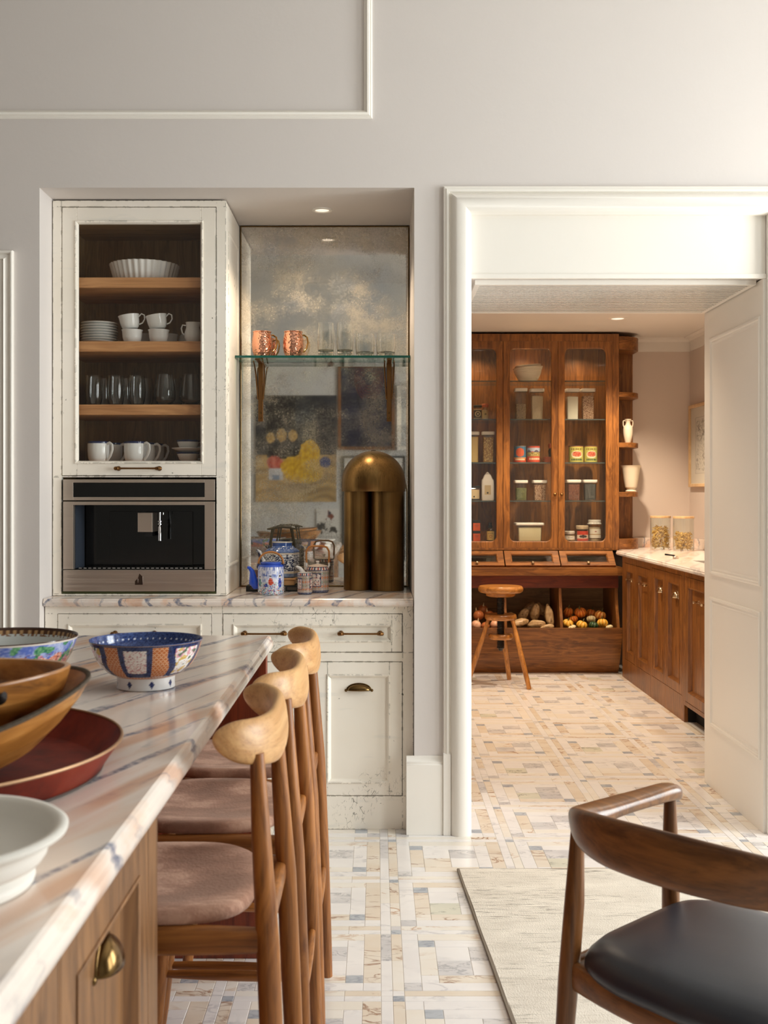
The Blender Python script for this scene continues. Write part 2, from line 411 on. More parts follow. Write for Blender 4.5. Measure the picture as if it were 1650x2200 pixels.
# ------------------------------------------------------------------ mesh helpers
ORG = {}
class MB:
    def __init__(s, xf=None): s.v = []; s.f = []; s.m = []; s.c = []; s.xf = xf
    def add(s, vs, fs, mi=0, cols=None):
        b = len(s.v)
        for i, p in enumerate(vs):
            s.v.append(tuple(s.xf(*p)) if s.xf else tuple(p))
            s.c.append(cols[i] if cols else (0.8, 0.8, 0.8))
        if cols: s.hasc = True
        for f in fs: s.f.append([b + k for k in f]); s.m.append(mi)
        return s
    hasc = False
    def box(s, x0, x1, y0, y1, z0, z1, mi=0):
        v = [(x, y, z) for z in (z0, z1) for y in (y0, y1) for x in (x0, x1)]
        return s.add(v, [(0, 1, 3, 2), (4, 6, 7, 5), (0, 4, 5, 1), (2, 3, 7, 6), (0, 2, 6, 4), (1, 5, 7, 3)], mi)
    def loft(s, rings, cap0=True, cap1=True, closed=True, mi=0, cols=None):
        n = len(rings[0]); v = [p for r in rings for p in r]; f = []
        for i in range(len(rings) - 1):
            for j in range(n if closed else n - 1):
                a = i * n + j; b = i * n + (j + 1) % n
                f.append((a, b, b + n, a + n))
        if cap0: f.append(tuple(range(n))[::-1])
        if cap1: f.append(tuple((len(rings) - 1) * n + k for k in range(n)))
        return s.add(v, f, mi, cols)
    def prism(s, poly, axis, a, b, mi=0):
        def pt(u, w, t): return {0: (t, u, w), 1: (u, t, w), 2: (u, w, t)}[axis]
        return s.loft([[pt(u, w, a) for u, w in poly], [pt(u, w, b) for u, w in poly]], mi=mi)
    def lathe(s, prof, seg=32, c=(0, 0, 0), rf=None, zf=None, cf=None, mi=0, mif=None, caps=True):
        n = len(prof); v = []; cols = [] if cf else None; f = []; ms = []
        for i, (r, z) in enumerate(prof):
            for j in range(seg):
                th = 2 * pi * j / seg
                rr = r * (rf(th, i, z) if rf else 1.0)
                zz = z + (zf(th, i, r) if zf else 0.0)
                v.append((c[0] + rr * cos(th), c[1] + rr * sin(th), c[2] + zz))
                if cf: cols.append(cf(th, i, r, z))
        for i in range(n - 1):
            for j in range(seg):
                k = (j + 1) % seg
                f.append((i * seg + j, i * seg + k, (i + 1) * seg + k, (i + 1) * seg + j)); ms.append(mif(i) if mif else mi)
        if caps and prof[0][0] > 1e-5: f.append(tuple(range(seg))[::-1]); ms.append(mif(0) if mif else mi)
        if caps and prof[-1][0] > 1e-5: f.append(tuple((n - 1) * seg + k for k in range(seg))); ms.append(mif(n - 2) if mif else mi)
        b = len(s.v); s.add(v, f, mi, cols); s.m[-len(f):] = ms
        return s
    def tube(s, pts, rad, seg=12, rad2=None, ref=None, caps=True, mi=0, ex=1.0):
        pts = [Vector(p) for p in pts]; n = len(pts)
        if not hasattr(rad, '__len__'): rad = [rad] * n
        if rad2 is None: rad2 = rad
        elif not hasattr(rad2, '__len__'): rad2 = [rad2] * n
        rings = []; up = Vector(ref) if ref else None
        for i, p in enumerate(pts):
            t = (pts[min(i + 1, n - 1)] - pts[max(i - 1, 0)]).normalized()
            if up is None:
                up = Vector((0, 0, 1)) if abs(t.z) < 0.9 else Vector((1, 0, 0))
            side = t.cross(up)
            if side.length < 1e-6: side = t.orthogonal()
            side.normalize()
            u = side.cross(t).normalized()
            if not ref: up = u
            ring = []
            for j in range(seg):
                a = 2 * pi * j / seg
                ca, sa = cos(a), sin(a)
                if ex != 1.0:
                    ca = math.copysign(abs(ca) ** ex, ca); sa = math.copysign(abs(sa) ** ex, sa)
                q = p + side * (rad[i] * ca) + u * (rad2[i] * sa)
                ring.append(tuple(q))
            rings.append(ring)
        return s.loft(rings, caps, caps, mi=mi)
    def grid(s, fn, nu, nv, cf=None, mi=0):
        v = []; c = [] if cf else None
        for i in range(nu + 1):
            for j in range(nv + 1):
                u, w = i / nu, j / nv
                v.append(fn(u, w))
                if cf: c.append(cf(u, w))
        f = [(i * (nv + 1) + j, (i + 1) * (nv + 1) + j, (i + 1) * (nv + 1) + j + 1, i * (nv + 1) + j + 1) for i in range(nu) for j in range(nv)]
        return s.add(v, f, mi, c)
    def mesh(s, name, mat, smooth=40):
        me = bpy.data.meshes.new(name)
        me.from_pydata(s.v, [], s.f)
        for m in (mat if isinstance(mat, (list, tuple)) else [mat]):
            me.materials.append(MT[m] if isinstance(m, str) else m)
        me.polygons.foreach_set('material_index', s.m)
        if s.hasc:
            a = me.color_attributes.new('Col', 'FLOAT_COLOR', 'POINT')
            a.data.foreach_set('color', [x for c in s.c for x in (c[0], c[1], c[2], 1.0)])
        bm = bmesh.new(); bm.from_mesh(me)
        bmesh.ops.recalc_face_normals(bm, faces=bm.faces); bm.to_mesh(me); bm.free()
        if smooth:
            me.shade_smooth(); me.set_sharp_from_angle(angle=radians(smooth))
        return me
    def build(s, name, mat, parent=None, bevel=0.0, smooth=40, world=False, kind=None, solid=0.0, sub=0):
        if world and parent is not None:
            o0 = ORG.get(parent.name, Vector((0, 0, 0)))
            s.v = [(x - o0[0], y - o0[1], z - o0[2]) for x, y, z in s.v]
        me = s.mesh(name, mat, smooth)
        o = bpy.data.objects.new(name, me); COL.objects.link(o)
        if parent is not None:
            o.parent = parent; ORG[o.name] = ORG.get(parent.name, Vector((0, 0, 0)))
        if solid:
            md = o.modifiers.new('solid', 'SOLIDIFY'); md.thickness = solid; md.offset = -1
        if sub:
            md = o.modifiers.new('sub', 'SUBSURF'); md.levels = sub; md.render_levels = sub
        if bevel:
            md = o.modifiers.new('bevel', 'BEVEL'); md.width = bevel; md.segments = 2; md.limit_method = 'ANGLE'; md.angle_limit = radians(40)
            md.harden_normals = False
        if kind: o['kind'] = kind
        return o

def thing(name, label, cat, loc=(0, 0, 0), rz=0.0, group=None):
    o = bpy.data.objects.new(name, None); COL.objects.link(o)
    o.empty_display_size = 0.05
    o.location = loc; o.rotation_euler = (0, 0, rz)
    o['label'] = label; o['category'] = cat
    if group: o['group'] = group
    ORG[o.name] = Vector(loc)
    return o
def tag(o, label, cat, group=None):
    o['label'] = label; o['category'] = cat
    if group: o['group'] = group
    return o
def struct(o):
    o['kind'] = 'structure'; return o
def dup(root, loc, rz=None, label=None):
    r = root.copy(); COL.objects.link(r); r.location = loc
    if rz is not None: r.rotation_euler = (0, 0, rz)
    if label: r['label'] = label
    for ch in list(root.children):
        c = ch.copy(); COL.objects.link(c); c.parent = r
        for g in list(ch.children):
            d = g.copy(); COL.objects.link(d); d.parent = c
    return r

def XZ(Y0): return lambda u, v, n: (u, Y0 - n, v)          # faces the camera (-Y)
def YZp(X0): return lambda u, v, n: (X0 + n, u, v)         # faces +X
def YZm(X0): return lambda u, v, n: (X0 - n, u, v)         # faces -X

def rect_ring(mb, u0, u1, v0, v1, prof, mi=0):
    """prof: list of (inset, n) from outside in, mitred at the corners"""
    rings = [[(u0 + d, v0 + d, n), (u1 - d, v0 + d, n), (u1 - d, v1 - d, n), (u0 + d, v1 - d, n)] for d, n in prof]
    return mb.loft(rings, False, False, mi=mi)

def panel_door(T, name, xf, u0, u1, v0, v1, st, mat, rec=0.010, th=0.022, bead=0.006, top=None, pmat=None, g=0.0022, bev=0.0012, bmat=None):
    top = st if top is None else top
    u0 += g; u1 -= g; v0 += g; v1 -= g
    mb = MB(xf)
    mb.box(u0, u0 + st, v0, v1, -th, 0); mb.box(u1 - st, u1, v0, v1, -th, 0)
    mb.box(u0 + st, u1 - st, v0, v0 + st, -th, 0); mb.box(u0 + st, u1 - st, v1 - top, v1, -th, 0)
    d = mb.build(name, mat, T, bev, 0, True)
    a, b, c, e = u0 + st, u1 - st, v0 + st, v1 - top
    m2 = MB(xf)
    rect_ring(m2, a - 0.002, b + 0.002, c - 0.002, e + 0.002, [(0, -0.002), (0.0, bead * 0.5), (0.004, bead * 0.6), (0.008, bead * 0.2), (0.012, -rec * 0.5), (0.016, -rec), (0.018, -rec - 0.002)])
    m2.build('bead', bmat or mat, d, 0, 0, True)
    m3 = MB(xf); m3.box(a - 0.003, b + 0.003, c - 0.003, e + 0.003, -th + 0.001, -rec)
    m3.build('panel', pmat or mat, d, 0, 0, True)
    return d

def cup_pull(parent, xf, u, v, a=0.047, b=0.026, c=0.024, mat='bronze_dark'):
    mb = MB(xf); nu, nv = 20, 8
    def f(s, t):
        th = pi * s; ph = pi / 2 * t
        return (u + a * cos(th), v + b * sin(th) * cos(ph), 0.001 + c * sin(th) ** 0.8 * sin(ph))
    mb.grid(f, nu, nv)
    h = mb.build('cup_pull', mat, parent, 0, 60, True, solid=0.0025)
    m2 = MB(xf)
    m2.tube([(u + a * 1.03 * cos(pi * i / 20), v + b * 1.05 * sin(pi * i / 20), 0.001) for i in range(21)], 0.0025, 8)
    for sg in (-1, 1):
        m2.lathe([(0.0, 0.004), (0.003, 0.0035), (0.0055, 0.002), (0.006, 0.0)], 12, (u + sg * (a + 0.004), v, 0.0))
    m2.build('flange', mat, h, 0, 60, True)
    return h
def bar_pull(parent, xf, u, v, L, mat='bronze', vert=False, r=0.0042):
    mb = MB(xf)
    P = (lambda s, t, n: (u + t, v + s, n)) if vert else (lambda s, t, n: (u + s, v + t, n))
    h = L / 2
    mb.tube([P(-h, 0, 0.026), P(-h * 0.6, 0, 0.028), P(0, 0, 0.0285), P(h * 0.6, 0, 0.028), P(h, 0, 0.026)], [r, r * 0.9, r * 0.85, r * 0.9, r], 10)
    o = mb.build('bar_handle', mat, parent, 0, 60, True)
    for sg in (-1, 1):
        m2 = MB(xf)
        m2.tube([P(sg * h, 0, -0.001), P(sg * h, 0, 0.004), P(sg * h, 0, 0.006), P(sg * h, 0, 0.022), P(sg * h, 0, 0.030), P(sg * h, 0, 0.034)], [0.010, 0.010, 0.006, 0.006, 0.0075, 0.005], 12)
        m2.tube([P(sg * (h - 0.012), 0, 0.026), P(sg * h, 0, 0.026), P(sg * (h + 0.010), 0, 0.026), P(sg * (h + 0.014), 0, 0.026)], [0.006, 0.0078, 0.0075, 0.003], 10)
        m2.build('handle_post', mat, o, 0, 60, True)
    return o
def knob(parent, xf, u, v, r=0.011, mat='bronze'):
    mb = MB(xf)
    mb.lathe([(r * 0.55, 0), (r * 0.45, 0.006), (r * 0.5, 0.010), (r * 0.95, 0.014), (r, 0.018), (r * 0.7, 0.023), (0, 0.0245)], 16, (u, v, 0))
    return mb.build('knob', mat, parent, 0, 60, True)

def mould(name, path, prof, Y0, mat='trim', parent=None, back=0.004):
    """a mitred moulding on a wall facing -Y. path: (X, Z) points, profile (d towards the right-hand side of travel, h proud of Y0)"""
    n = len(path); rings = []
    for i, (x, z) in enumerate(path):
        def dirn(a, b):
            dx, dz = b[0] - a[0], b[1] - a[1]; L = hypot(dx, dz); return dz / L, -dx / L
        if i == 0: mx, mz = dirn(path[0], path[1])
        elif i == n - 1: mx, mz = dirn(path[-2], path[-1])
        else:
            a = dirn(path[i - 1], path[i]); b = dirn(path[i], path[i + 1])
            k = 1 + a[0] * b[0] + a[1] * b[1]; mx, mz = (a[0] + b[0]) / k, (a[1] + b[1]) / k
        pr = list(prof) + [(prof[-1][0], -back), (prof[0][0], -back)]
        rings.append([(x + mx * d, Y0 - h, z + mz * d) for d, h in pr])
    mb = MB(); mb.loft(rings)
    return struct(mb.build(name, mat, parent, 0, 30))
# =================================================================== THE ROOM
W = 4.37
XL, XR, YB, ZC = -3.2, 3.6, -2.2, 3.6
NX0, NX1, NZ = -1.312, 0.1448, 2.512      # niche
DX0, DX1, DZ = 0.366, 1.515, 2.418        # doorway
PZ, PXR, PYB, PXL, PY0 = 2.53, 2.426, 8.72, -0.55, 5.2   # pantry

mb = MB(); mb.box(XL - 0.1, XR + 0.1, YB - 0.1, PYB + 0.1, -0.12, -0.0015)
floor = struct(mb.build('floor', 'grout', None, 0, 0))

# marble floor tiles: a 0.4475 m module of narrow border strips round a square-in-square field
PM, SW = 0.4475, 0.031
U = (PM - 2 * SW) / 8
def module():
    r = []
    r += [(0, SW, SW, 2 * SW, 'w'), (SW, 2 * SW, SW, 2 * SW, 'w'), (0, SW, 0, SW, 'w'), (SW, 2 * SW, 0, SW, 'g')]
    f0 = 2 * SW
    r += [(0, SW, f0, f0 + 4 * U, 'w'), (0, SW, f0 + 4 * U, PM, 'w'), (SW, 2 * SW, f0, f0 + 4 * U, 'c'), (SW, 2 * SW, f0 + 4 * U, PM, 'b')]
    r += [(f0, f0 + 6 * U, 0, SW, 'w'), (f0 + 6 * U, PM, 0, SW, 'w'), (f0, f0 + 6 * U, SW, 2 * SW, 'c'), (f0 + 6 * U, PM, SW, 2 * SW, 'b')]
    def c(x0, x1, y0, y1, m): r.append((f0 + x0 * U, f0 + x1 * U, f0 + y0 * U, f0 + y1 * U, m))
    c(0, 1, 7, 8, 'w'); c(0, 1, 1, 7, 'w'); c(0, 1, 0, 1, 'v')
    c(7, 8, 1, 8, 'b'); c(7, 8, 0, 1, 'w')
    c(1, 7, 7, 8, 'c'); c(1, 7, 0, 1, 'w')
    c(1, 2, 6, 7, 'g'); c(1, 2, 2, 6, 'b'); c(1, 2, 1, 2, 'w')
    c(6, 7, 2, 7, 'w'); c(6, 7, 1, 2, 'g')
    c(2, 6, 6, 7, 'w'); c(2, 6, 1, 2, 'b')
    c(2, 4, 4, 6, 'w'); c(2, 4, 2, 4, 'f'); c(4, 6, 4, 6, 'v'); c(4, 6, 2, 4, 'w')
    return r
MODR = module()
TX0, TY0 = 0.0105, 2.927
def rug_edge(y): return 0.282 + (3.935 - y) * 0.0476
def tile_seen(x, y):
    px = 810 + x * FPX / y; py = 1062 + CAM_H * FPX / y
    if not (0 < px < 1650 and 1440 < py < 2200): return False
    if y < 3.95 and x > rug_edge(y) + 0.03: return False
    if px > 1235 and py > 1760: return False
    if y < 4.30:
        if px > 700: return x < 3
        return 345 < px < 545 and py > 2060
    if y < 4.45 and not (DX0 < x < DX1): return False
    return px > 1015 and x < min(1.515 if y < 5.2 else 1.80, 3) and y < 8.3 and x * FPX / y < 708
rng = random.Random(4)
tiles = []
for ky in range(-6, 14):
    for kx in range(-4, 8):
        ox, oy = TX0 + kx * PM, TY0 + ky * PM
        for (x0, x1, y0, y1, m) in MODR:
            xa, xb, ya, yb = ox + x0, ox + x1, oy + y0, oy + y1
            if xb < -1.7 or xa > 3.2 or ya < 0.3 or yb > 8.75: continue
            if ya > W + 0.05 and yb < PY0 and (xb < DX0 - 0.02 or xa > DX1 + 0.02): continue
            if ya > PY0 and (xa > PXR or xb < PXL): continue
            if m == 'f' and rng.random() < 0.6: m = rng.choice('bvc')
            elif m == 'b' and rng.random() < 0.25: m = 'c'
            elif m == 'c' and rng.random() < 0.2: m = rng.choice('wb')
            elif m == 'w' and rng.random() < 0.10: m = rng.choice('vc')
            cx, cy = (xa + xb) / 2, (ya + yb) / 2
            area = (xb - xa) * (yb - ya) / max(cy, 0.5) ** 3 if tile_seen(cx, cy) else -1
            tiles.append((area, cx, cy, xb - xa, yb - ya, m))
tiles.sort(key=lambda t: -t[0])
def tile_geo(w, d, cx=0, cy=0, z=0.0):
    a, b, g, c = w / 2 - 0.0006, d / 2 - 0.0006, 0.0012, 0.0008
    r = lambda a, b, z: [(cx - a, cy - b, z), (cx + a, cy - b, z), (cx + a, cy + b, z), (cx - a, cy + b, z)]
    v = r(a, b, -0.006 + z) + r(a, b, z - c) + r(a - c, b - c, z)
    f = [(0, 1, 5, 4), (1, 2, 6, 5), (2, 3, 7, 6), (3, 0, 4, 7), (4, 5, 9, 8), (5, 6, 10, 9), (6, 7, 11, 10), (7, 4, 8, 11), (8, 9, 10, 11)]
    return v, f
shared = {}
for (ar, cx, cy, w, d, m) in tiles[:300]:
    k = (round(w, 4), round(d, 4), m)
    if k not in shared:
        v, f = tile_geo(w, d)
        me = bpy.data.meshes.new('tile'); me.from_pydata(v, [], f); me.materials.append(TILE[m]); shared[k] = me
    o = bpy.data.objects.new('tile', shared[k]); COL.objects.link(o); o.parent = floor
    o.location = (cx, cy, rng.uniform(-0.0003, 0.0002))
keys = list(TILE)
V, F, MI, RN = [], [], [], []
for (ar, cx, cy, w, d, m) in tiles[300:]:
    v, f = tile_geo(w, d, cx, cy, rng.uniform(-0.0003, 0.0002)); b = len(V); V += v
    for q in f: F.append([b + k for k in q]); MI.append(keys.index(m)); 
    RN += [rng.random()] * len(f)
me = bpy.data.meshes.new('tile_field'); me.from_pydata(V, [], F)
for k in keys: me.materials.append(TILE[k])
me.polygons.foreach_set('material_index', MI)
at = me.attributes.new('rnd', 'FLOAT', 'FACE'); at.data.foreach_set('value', RN)
o = bpy.data.objects.new('tile_field', me); COL.objects.link(o); o.parent = floor; o['kind'] = 'stuff'

# far wall with the niche and the doorway
mb = MB()
mb.box(XL - 0.15, NX0, W, PY0, 0, ZC); mb.box(NX0, NX1, W, PY0, NZ, ZC); mb.box(NX0, NX1, 4.995, PY0, 0, NZ)
mb.box(NX1, DX0, W, PY0, 0, ZC); mb.box(DX0, DX1, 4.39, PY0, 2.166, ZC); mb.box(DX0, DX1, W, 4.39, DZ, ZC)
mb.box(DX1, XR + 0.15, W, PY0, 0, ZC)
struct(mb.build('wall_far', 'wall', None, 0, 0))
def wall_x(name, x0, x1, ya, yb, openings, mat='wall'):
    m = MB(); y = ya
    for (a, b, z0, z1) in openings:
        m.box(x0, x1, y, a, 0, ZC); m.box(x0, x1, a, b, 0, z0); m.box(x0, x1, a, b, z1, ZC); y = b
    m.box(x0, x1, y, yb, 0, ZC)
    return struct(m.build(name, mat, None, 0, 0))
wall_x('wall_left', XL - 0.15, XL, YB - 0.15, W, [], 'wall_left')
wall_x('wall_right', XR, XR + 0.15, YB - 0.15, W, [(0.4, 1.8, 0.5, 2.95), (2.3, 3.7, 0.5, 2.95)])
mb = MB(); mb.box(XL - 0.15, XR + 0.15, YB - 0.15, YB, 0, ZC)
struct(mb.build('wall_rear', 'rear_wall', None, 0, 0))
mb = MB(); mb.box(XL - 0.15, XR + 0.15, YB - 0.15, PY0, ZC, ZC + 0.12)
struct(mb.build('ceiling', 'ceiling', None, 0, 0))
def window(name, xa, y0, y1, z0, z1):
    m = MB(); w = 0.06
    m.box(xa - 0.03, xa + 0.03, y0, y0 + w, z0, z1); m.box(xa - 0.03, xa + 0.03, y1 - w, y1, z0, z1)
    m.box(xa - 0.03, xa + 0.03, y0 + w, y1 - w, z0, z0 + w); m.box(xa - 0.03, xa + 0.03, y0 + w, y1 - w, z1 - w, z1)
    ym, zm = (y0 + y1) / 2, (z0 + z1) / 2
    m.box(xa - 0.02, xa + 0.02, ym - 0.02, ym + 0.02, z0 + w, z1 - w)
    m.box(xa - 0.02, xa + 0.02, y0 + w, ym - 0.02, zm - 0.02, zm + 0.02); m.box(xa - 0.02, xa + 0.02, ym + 0.02, y1 - w, zm - 0.02, zm + 0.02)
    o = struct(m.build(name, 'trim', None, 0.003, 0))
    g = MB(); g.box(xa - 0.003, xa + 0.003, y0 + w - 0.01, y1 - w + 0.01, z0 + w - 0.01, z1 - w + 0.01)
    g.build('pane', 'pane', o, 0, 0)
window('window_1', XR + 0.08, 0.4, 1.8, 0.5, 2.95)
window('window_2', XR + 0.08, 2.3, 3.7, 0.5, 2.95)

# raised wall moulding, top left
mould('trim_1', [(-0.018, ZC), (-0.018, 1.32 + 806 * 0.0018095), (-3.1, 1.32 + 806 * 0.0018095)],
      [(0, 0), (0.0, 0.006), (0.005, 0.010), (0.010, 0.010), (0.013, 0.017), (0.020, 0.019), (0.024, 0.016), (0.026, 0.008), (0.032, 0.006), (0.034, 0.0)], W)
# casing of the opening at the left edge of the picture, and its panel
mould('trim_2', [(-1.411, 0.0), (-1.411, 2.2645), (-3.0, 2.2645)][::-1],
      [(0, 0), (0.0, 0.018), (0.003, 0.022), (0.008, 0.022), (0.011, 0.018), (0.013, 0.012), (0.022, 0.013), (0.030, 0.018), (0.034, 0.024), (0.0345, 0.018), (0.070, 0.018), (0.072, 0.0)], W)
# big rounded casing round the pantry doorway
arc = [(0.068 - 0.040 * cos(t), 0.008 + 0.034 * sin(t)) for t in [pi * k / 16 for k in range(1, 14)]]
mould('trim_3', [(0.257, 0.0), (0.257, 2.514), (1.624, 2.514), (1.624, 0.0)],
      [(0, 0), (0.0, 0.014), (0.004, 0.017), (0.010, 0.017), (0.012, 0.021), (0.022, 0.021), (0.024, 0.012)] + arc + [(0.107, 0.012), (0.109, 0.010), (0.109, 0.0)], W, back=-0.0)
# transom lip and door-jamb linings of the thick wall
mb = MB(); mb.box(DX0, DX1, 4.372, 4.39, 2.160, 2.178); mb.box(DX0 - 0.0, DX1, 4.372, 4.389, 2.405, DZ)
struct(mb.build('trim_4', 'trim', None, 0.002, 0))
# lining panel board above the opening
mb = MB(); mb.box(DX0 + 0.001, DX1 - 0.001, 4.380, 4.3899, 2.178, 2.405)
struct(mb.build('trim_5', 'trim', None, 0, 0))
# panelled right-hand jamb lining (seen obliquely)
JX = 1.515
xf = YZm(JX)
mb = MB(xf); mb.box(4.375, 5.16, 0.0, 2.16, -0.002, 0.012)
jl = struct(mb.build('trim_6', 'trim', None, 0.001, 0))
def jpanel(v0, v1):
    m = MB(xf)
    rect_ring(m, 4.40, 5.06, v0, v1, [(0, 0.011), (0.0, 0.018), (0.006, 0.021), (0.012, 0.019), (0.016, 0.013), (0.024, 0.0155), (0.03, 0.0125), (0.034, 0.0122)])
    m.build('panel_moulding', 'trim', jl, 0, 30)
jpanel(0.96, 2.02); jpanel(0.28, 0.86)
# ventilation grille in the soffit of the opening
gr = thing('ceiling_grille', 'long white linear slot ventilation grille in the soffit over the doorway', 'grille', (0.94, 4.8, 2.16))
mb = MB(); x0, x1, y0, y1 = DX0 + 0.02, DX1 - 0.02, 4.43, 5.14
for b in ((x0, x1, y0, y0 + 0.02), (x0, x1, y1 - 0.02, y1), (x0, x0 + 0.02, y0 + 0.02, y1 - 0.02), (x1 - 0.02, x1, y0 + 0.02, y1 - 0.02)):
    mb.box(b[0], b[1], b[2], b[3], 2.146, 2.1655)
mb.build('frame', 'white_enamel', gr, 0.001, 0, True)
mb = MB(); n = 23
for k in range(n):
    y = y0 + 0.028 + (y1 - y0 - 0.056) * k / (n - 1)
    mb.box(x0 + 0.02, x1 - 0.02, y - 0.0098, y + 0.0098, 2.1475, 2.1485, 0); mb.box(x0 + 0.02, x1 - 0.02, y - 0.0094, y + 0.0094, 2.1485, 2.160, 1)
mb.build('slats', ['white_enamel', 'dark'], gr, 0, 0, True, kind='stuff')
mb = MB(); mb.box(x0 + 0.02, x1 - 0.02, y0 + 0.02, y1 - 0.02, 2.162, 2.1655); mb.build('backing', 'dark', gr, 0, 0, True)

# baseboards on the far wall
BBP = [(4.352, 0), (4.352, 0.272), (4.356, 0.276), (4.356, 0.282), (4.361, 0.286), (4.3655, 0.294), (4.367, 0.304), (W, 0.305), (W, 0)]
mb = MB()
mb.prism(BBP, 0, 0.1130, 0.2555)
mb.prism([(y, z + 0.027) if z > 0 else (y, z) for y, z in [(4.347, 0), (4.347, 0.285), (4.352, 0.29), (4.362, 0.296), (4.366, 0.31), (W, 0.311), (W, 0)]], 0, 0.2557, 0.2850)
mb.box(0.1130, NX1, W, 4.4285, 0, 0.276)
struct(mb.build('baseboard_far', 'trim', None, 0.0015, 30))
mb = MB(); mb.prism(BBP, 0, 1.626, XR)
struct(mb.build('baseboard_right', 'trim', None, 0.0015, 30))
mb = MB(); mb.prism(BBP, 0, -1.409, NX0 - 0.003)
struct(mb.build('baseboard_left', 'trim', None, 0.0015, 30))

# pantry shell
mb = MB(); mb.box(PXL - 0.1, PXR + 0.15, PYB, PYB + 0.12, 0, PZ + 0.1); struct(mb.build('wall_pantry_far', 'pantry_wall', None, 0, 0))
mb = MB(); mb.box(PXR, PXR + 0.15, PY0, PYB, 0, PZ + 0.1); struct(mb.build('wall_pantry_right', 'pantry_wall', None, 0, 0))
mb = MB(); mb.box(PXL - 0.1, PXL, PY0, PYB, 0, PZ + 0.1); struct(mb.build('wall_pantry_left', 'pantry_wall', None, 0, 0))
mb = MB(); mb.box(PXL - 0.1, PXR + 0.15, PY0, PYB + 0.12, PZ, PZ + 0.1); struct(mb.build('ceiling_pantry', 'ceiling', None, 0, 0))
CV = [(0, 0), (0, -0.105), (0.010, -0.105), (0.012, -0.095), (0.016, -0.03), (0.03, -0.012), (0.06, -0.004), (0.06, 0)]
mb = MB(); mb.prism([(PYB - d, PZ + z) for d, z in CV], 0, 1.99, PXR); struct(mb.build('trim_7', 'ceiling', None, 0, 30))
mb = MB(); mb.prism([(PXR - d, PZ + z) for d, z in CV], 1, PY0, PYB - 0.06); struct(mb.build('trim_8', 'ceiling', None, 0, 30))

def downlight(label, x, y, z, power, r=0.035, spot=120, col=(1.0, 0.80, 0.58), blend=0.6):
    t = thing('downlight', label, 'downlight', (x, y, z), 0, None)
    m = MB(); m.lathe([(r * 1.45, 0.0), (r * 1.4, -0.004), (r * 1.05, -0.005), (r, 0.002), (r, 0.0)], 28); m.build('ring', 'white_enamel', t)
    m = MB(); m.lathe([(r * 0.98, -0.0015), (0, -0.0016)], 24); m.build('lens', 'lamp_glow', t)
    d = bpy.data.lights.new('downlight_lamp', 'SPOT'); d.energy = power; d.spot_size = radians(spot); d.spot_blend = blend; d.color = col; d.shadow_soft_size = r
    o = bpy.data.objects.new('downlight_lamp', d); COL.objects.link(o); o.location = (x, y, z - 0.04)
    return t
downlight('round recessed spotlight in the niche ceiling above the brass lamp', -0.23, 4.71, NZ, 13, 0.03, 130, (1.0, 0.80, 0.58))
downlight('round recessed ceiling light in the pantry over the right-hand counter', 1.655, 7.73, PZ, 85, 0.045)
downlight('round recessed ceiling light, unseen, added to brighten the pantry over the wooden stool', 0.85, 7.3, PZ, 58, 0.045)  # out of view; this and the next two added to light the pantry
downlight('round recessed ceiling light, unseen, added to brighten the pantry just behind the doorway', 1.0, 5.7, PZ, 26, 0.045)
downlight('round recessed ceiling light, unseen, added to brighten the pantry above the sink', 2.1, 6.2, PZ, 30, 0.045)
# wall lamp on the far wall, right of the doorway and just outside the picture
sc = thing('wall_lamp', 'brass wall lamp with a pleated shade right of the pantry doorway', 'wall lamp', (1.76, W, 1.90))
m = MB(XZ(W)); m.lathe([(0.05, 0), (0.05, 0.008), (0.03, 0.014), (0, 0.015)], 24, (1.76, 1.90, 0)); m.build('backplate', 'brass', sc, 0, 40, True)
m = MB(); m.tube([(1.76, W - 0.01, 1.90), (1.76, W - 0.10, 1.88), (1.76, W - 0.14, 1.91), (1.76, W - 0.14, 1.97)], 0.006, 10); m.build('arm', 'brass', sc, 0, 60, True)
m = MB(); m.lathe([(0.085, 0.0), (0.055, 0.15)], 32, (1.76, W - 0.14, 1.95), caps=False); o = m.build('shade', 'paper', sc, 0, 60, True, solid=0.001)
m = MB(); m.lathe([(0.0, 0.0), (0.012, 0.005), (0.02, 0.03), (0.016, 0.05), (0, 0.06)], 16, (1.76, W - 0.14, 1.975)); m.build('bulb', 'lamp_glow', sc, 0, 60, True)
d = bpy.data.lights.new('wall_lamp_bulb', 'POINT'); d.energy = 7; d.color = (1.0, 0.88, 0.72); d.shadow_soft_size = 0.09
o = bpy.data.objects.new('wall_lamp_bulb', d); COL.objects.link(o); o.location = (1.76, W - 0.14, 2.06)

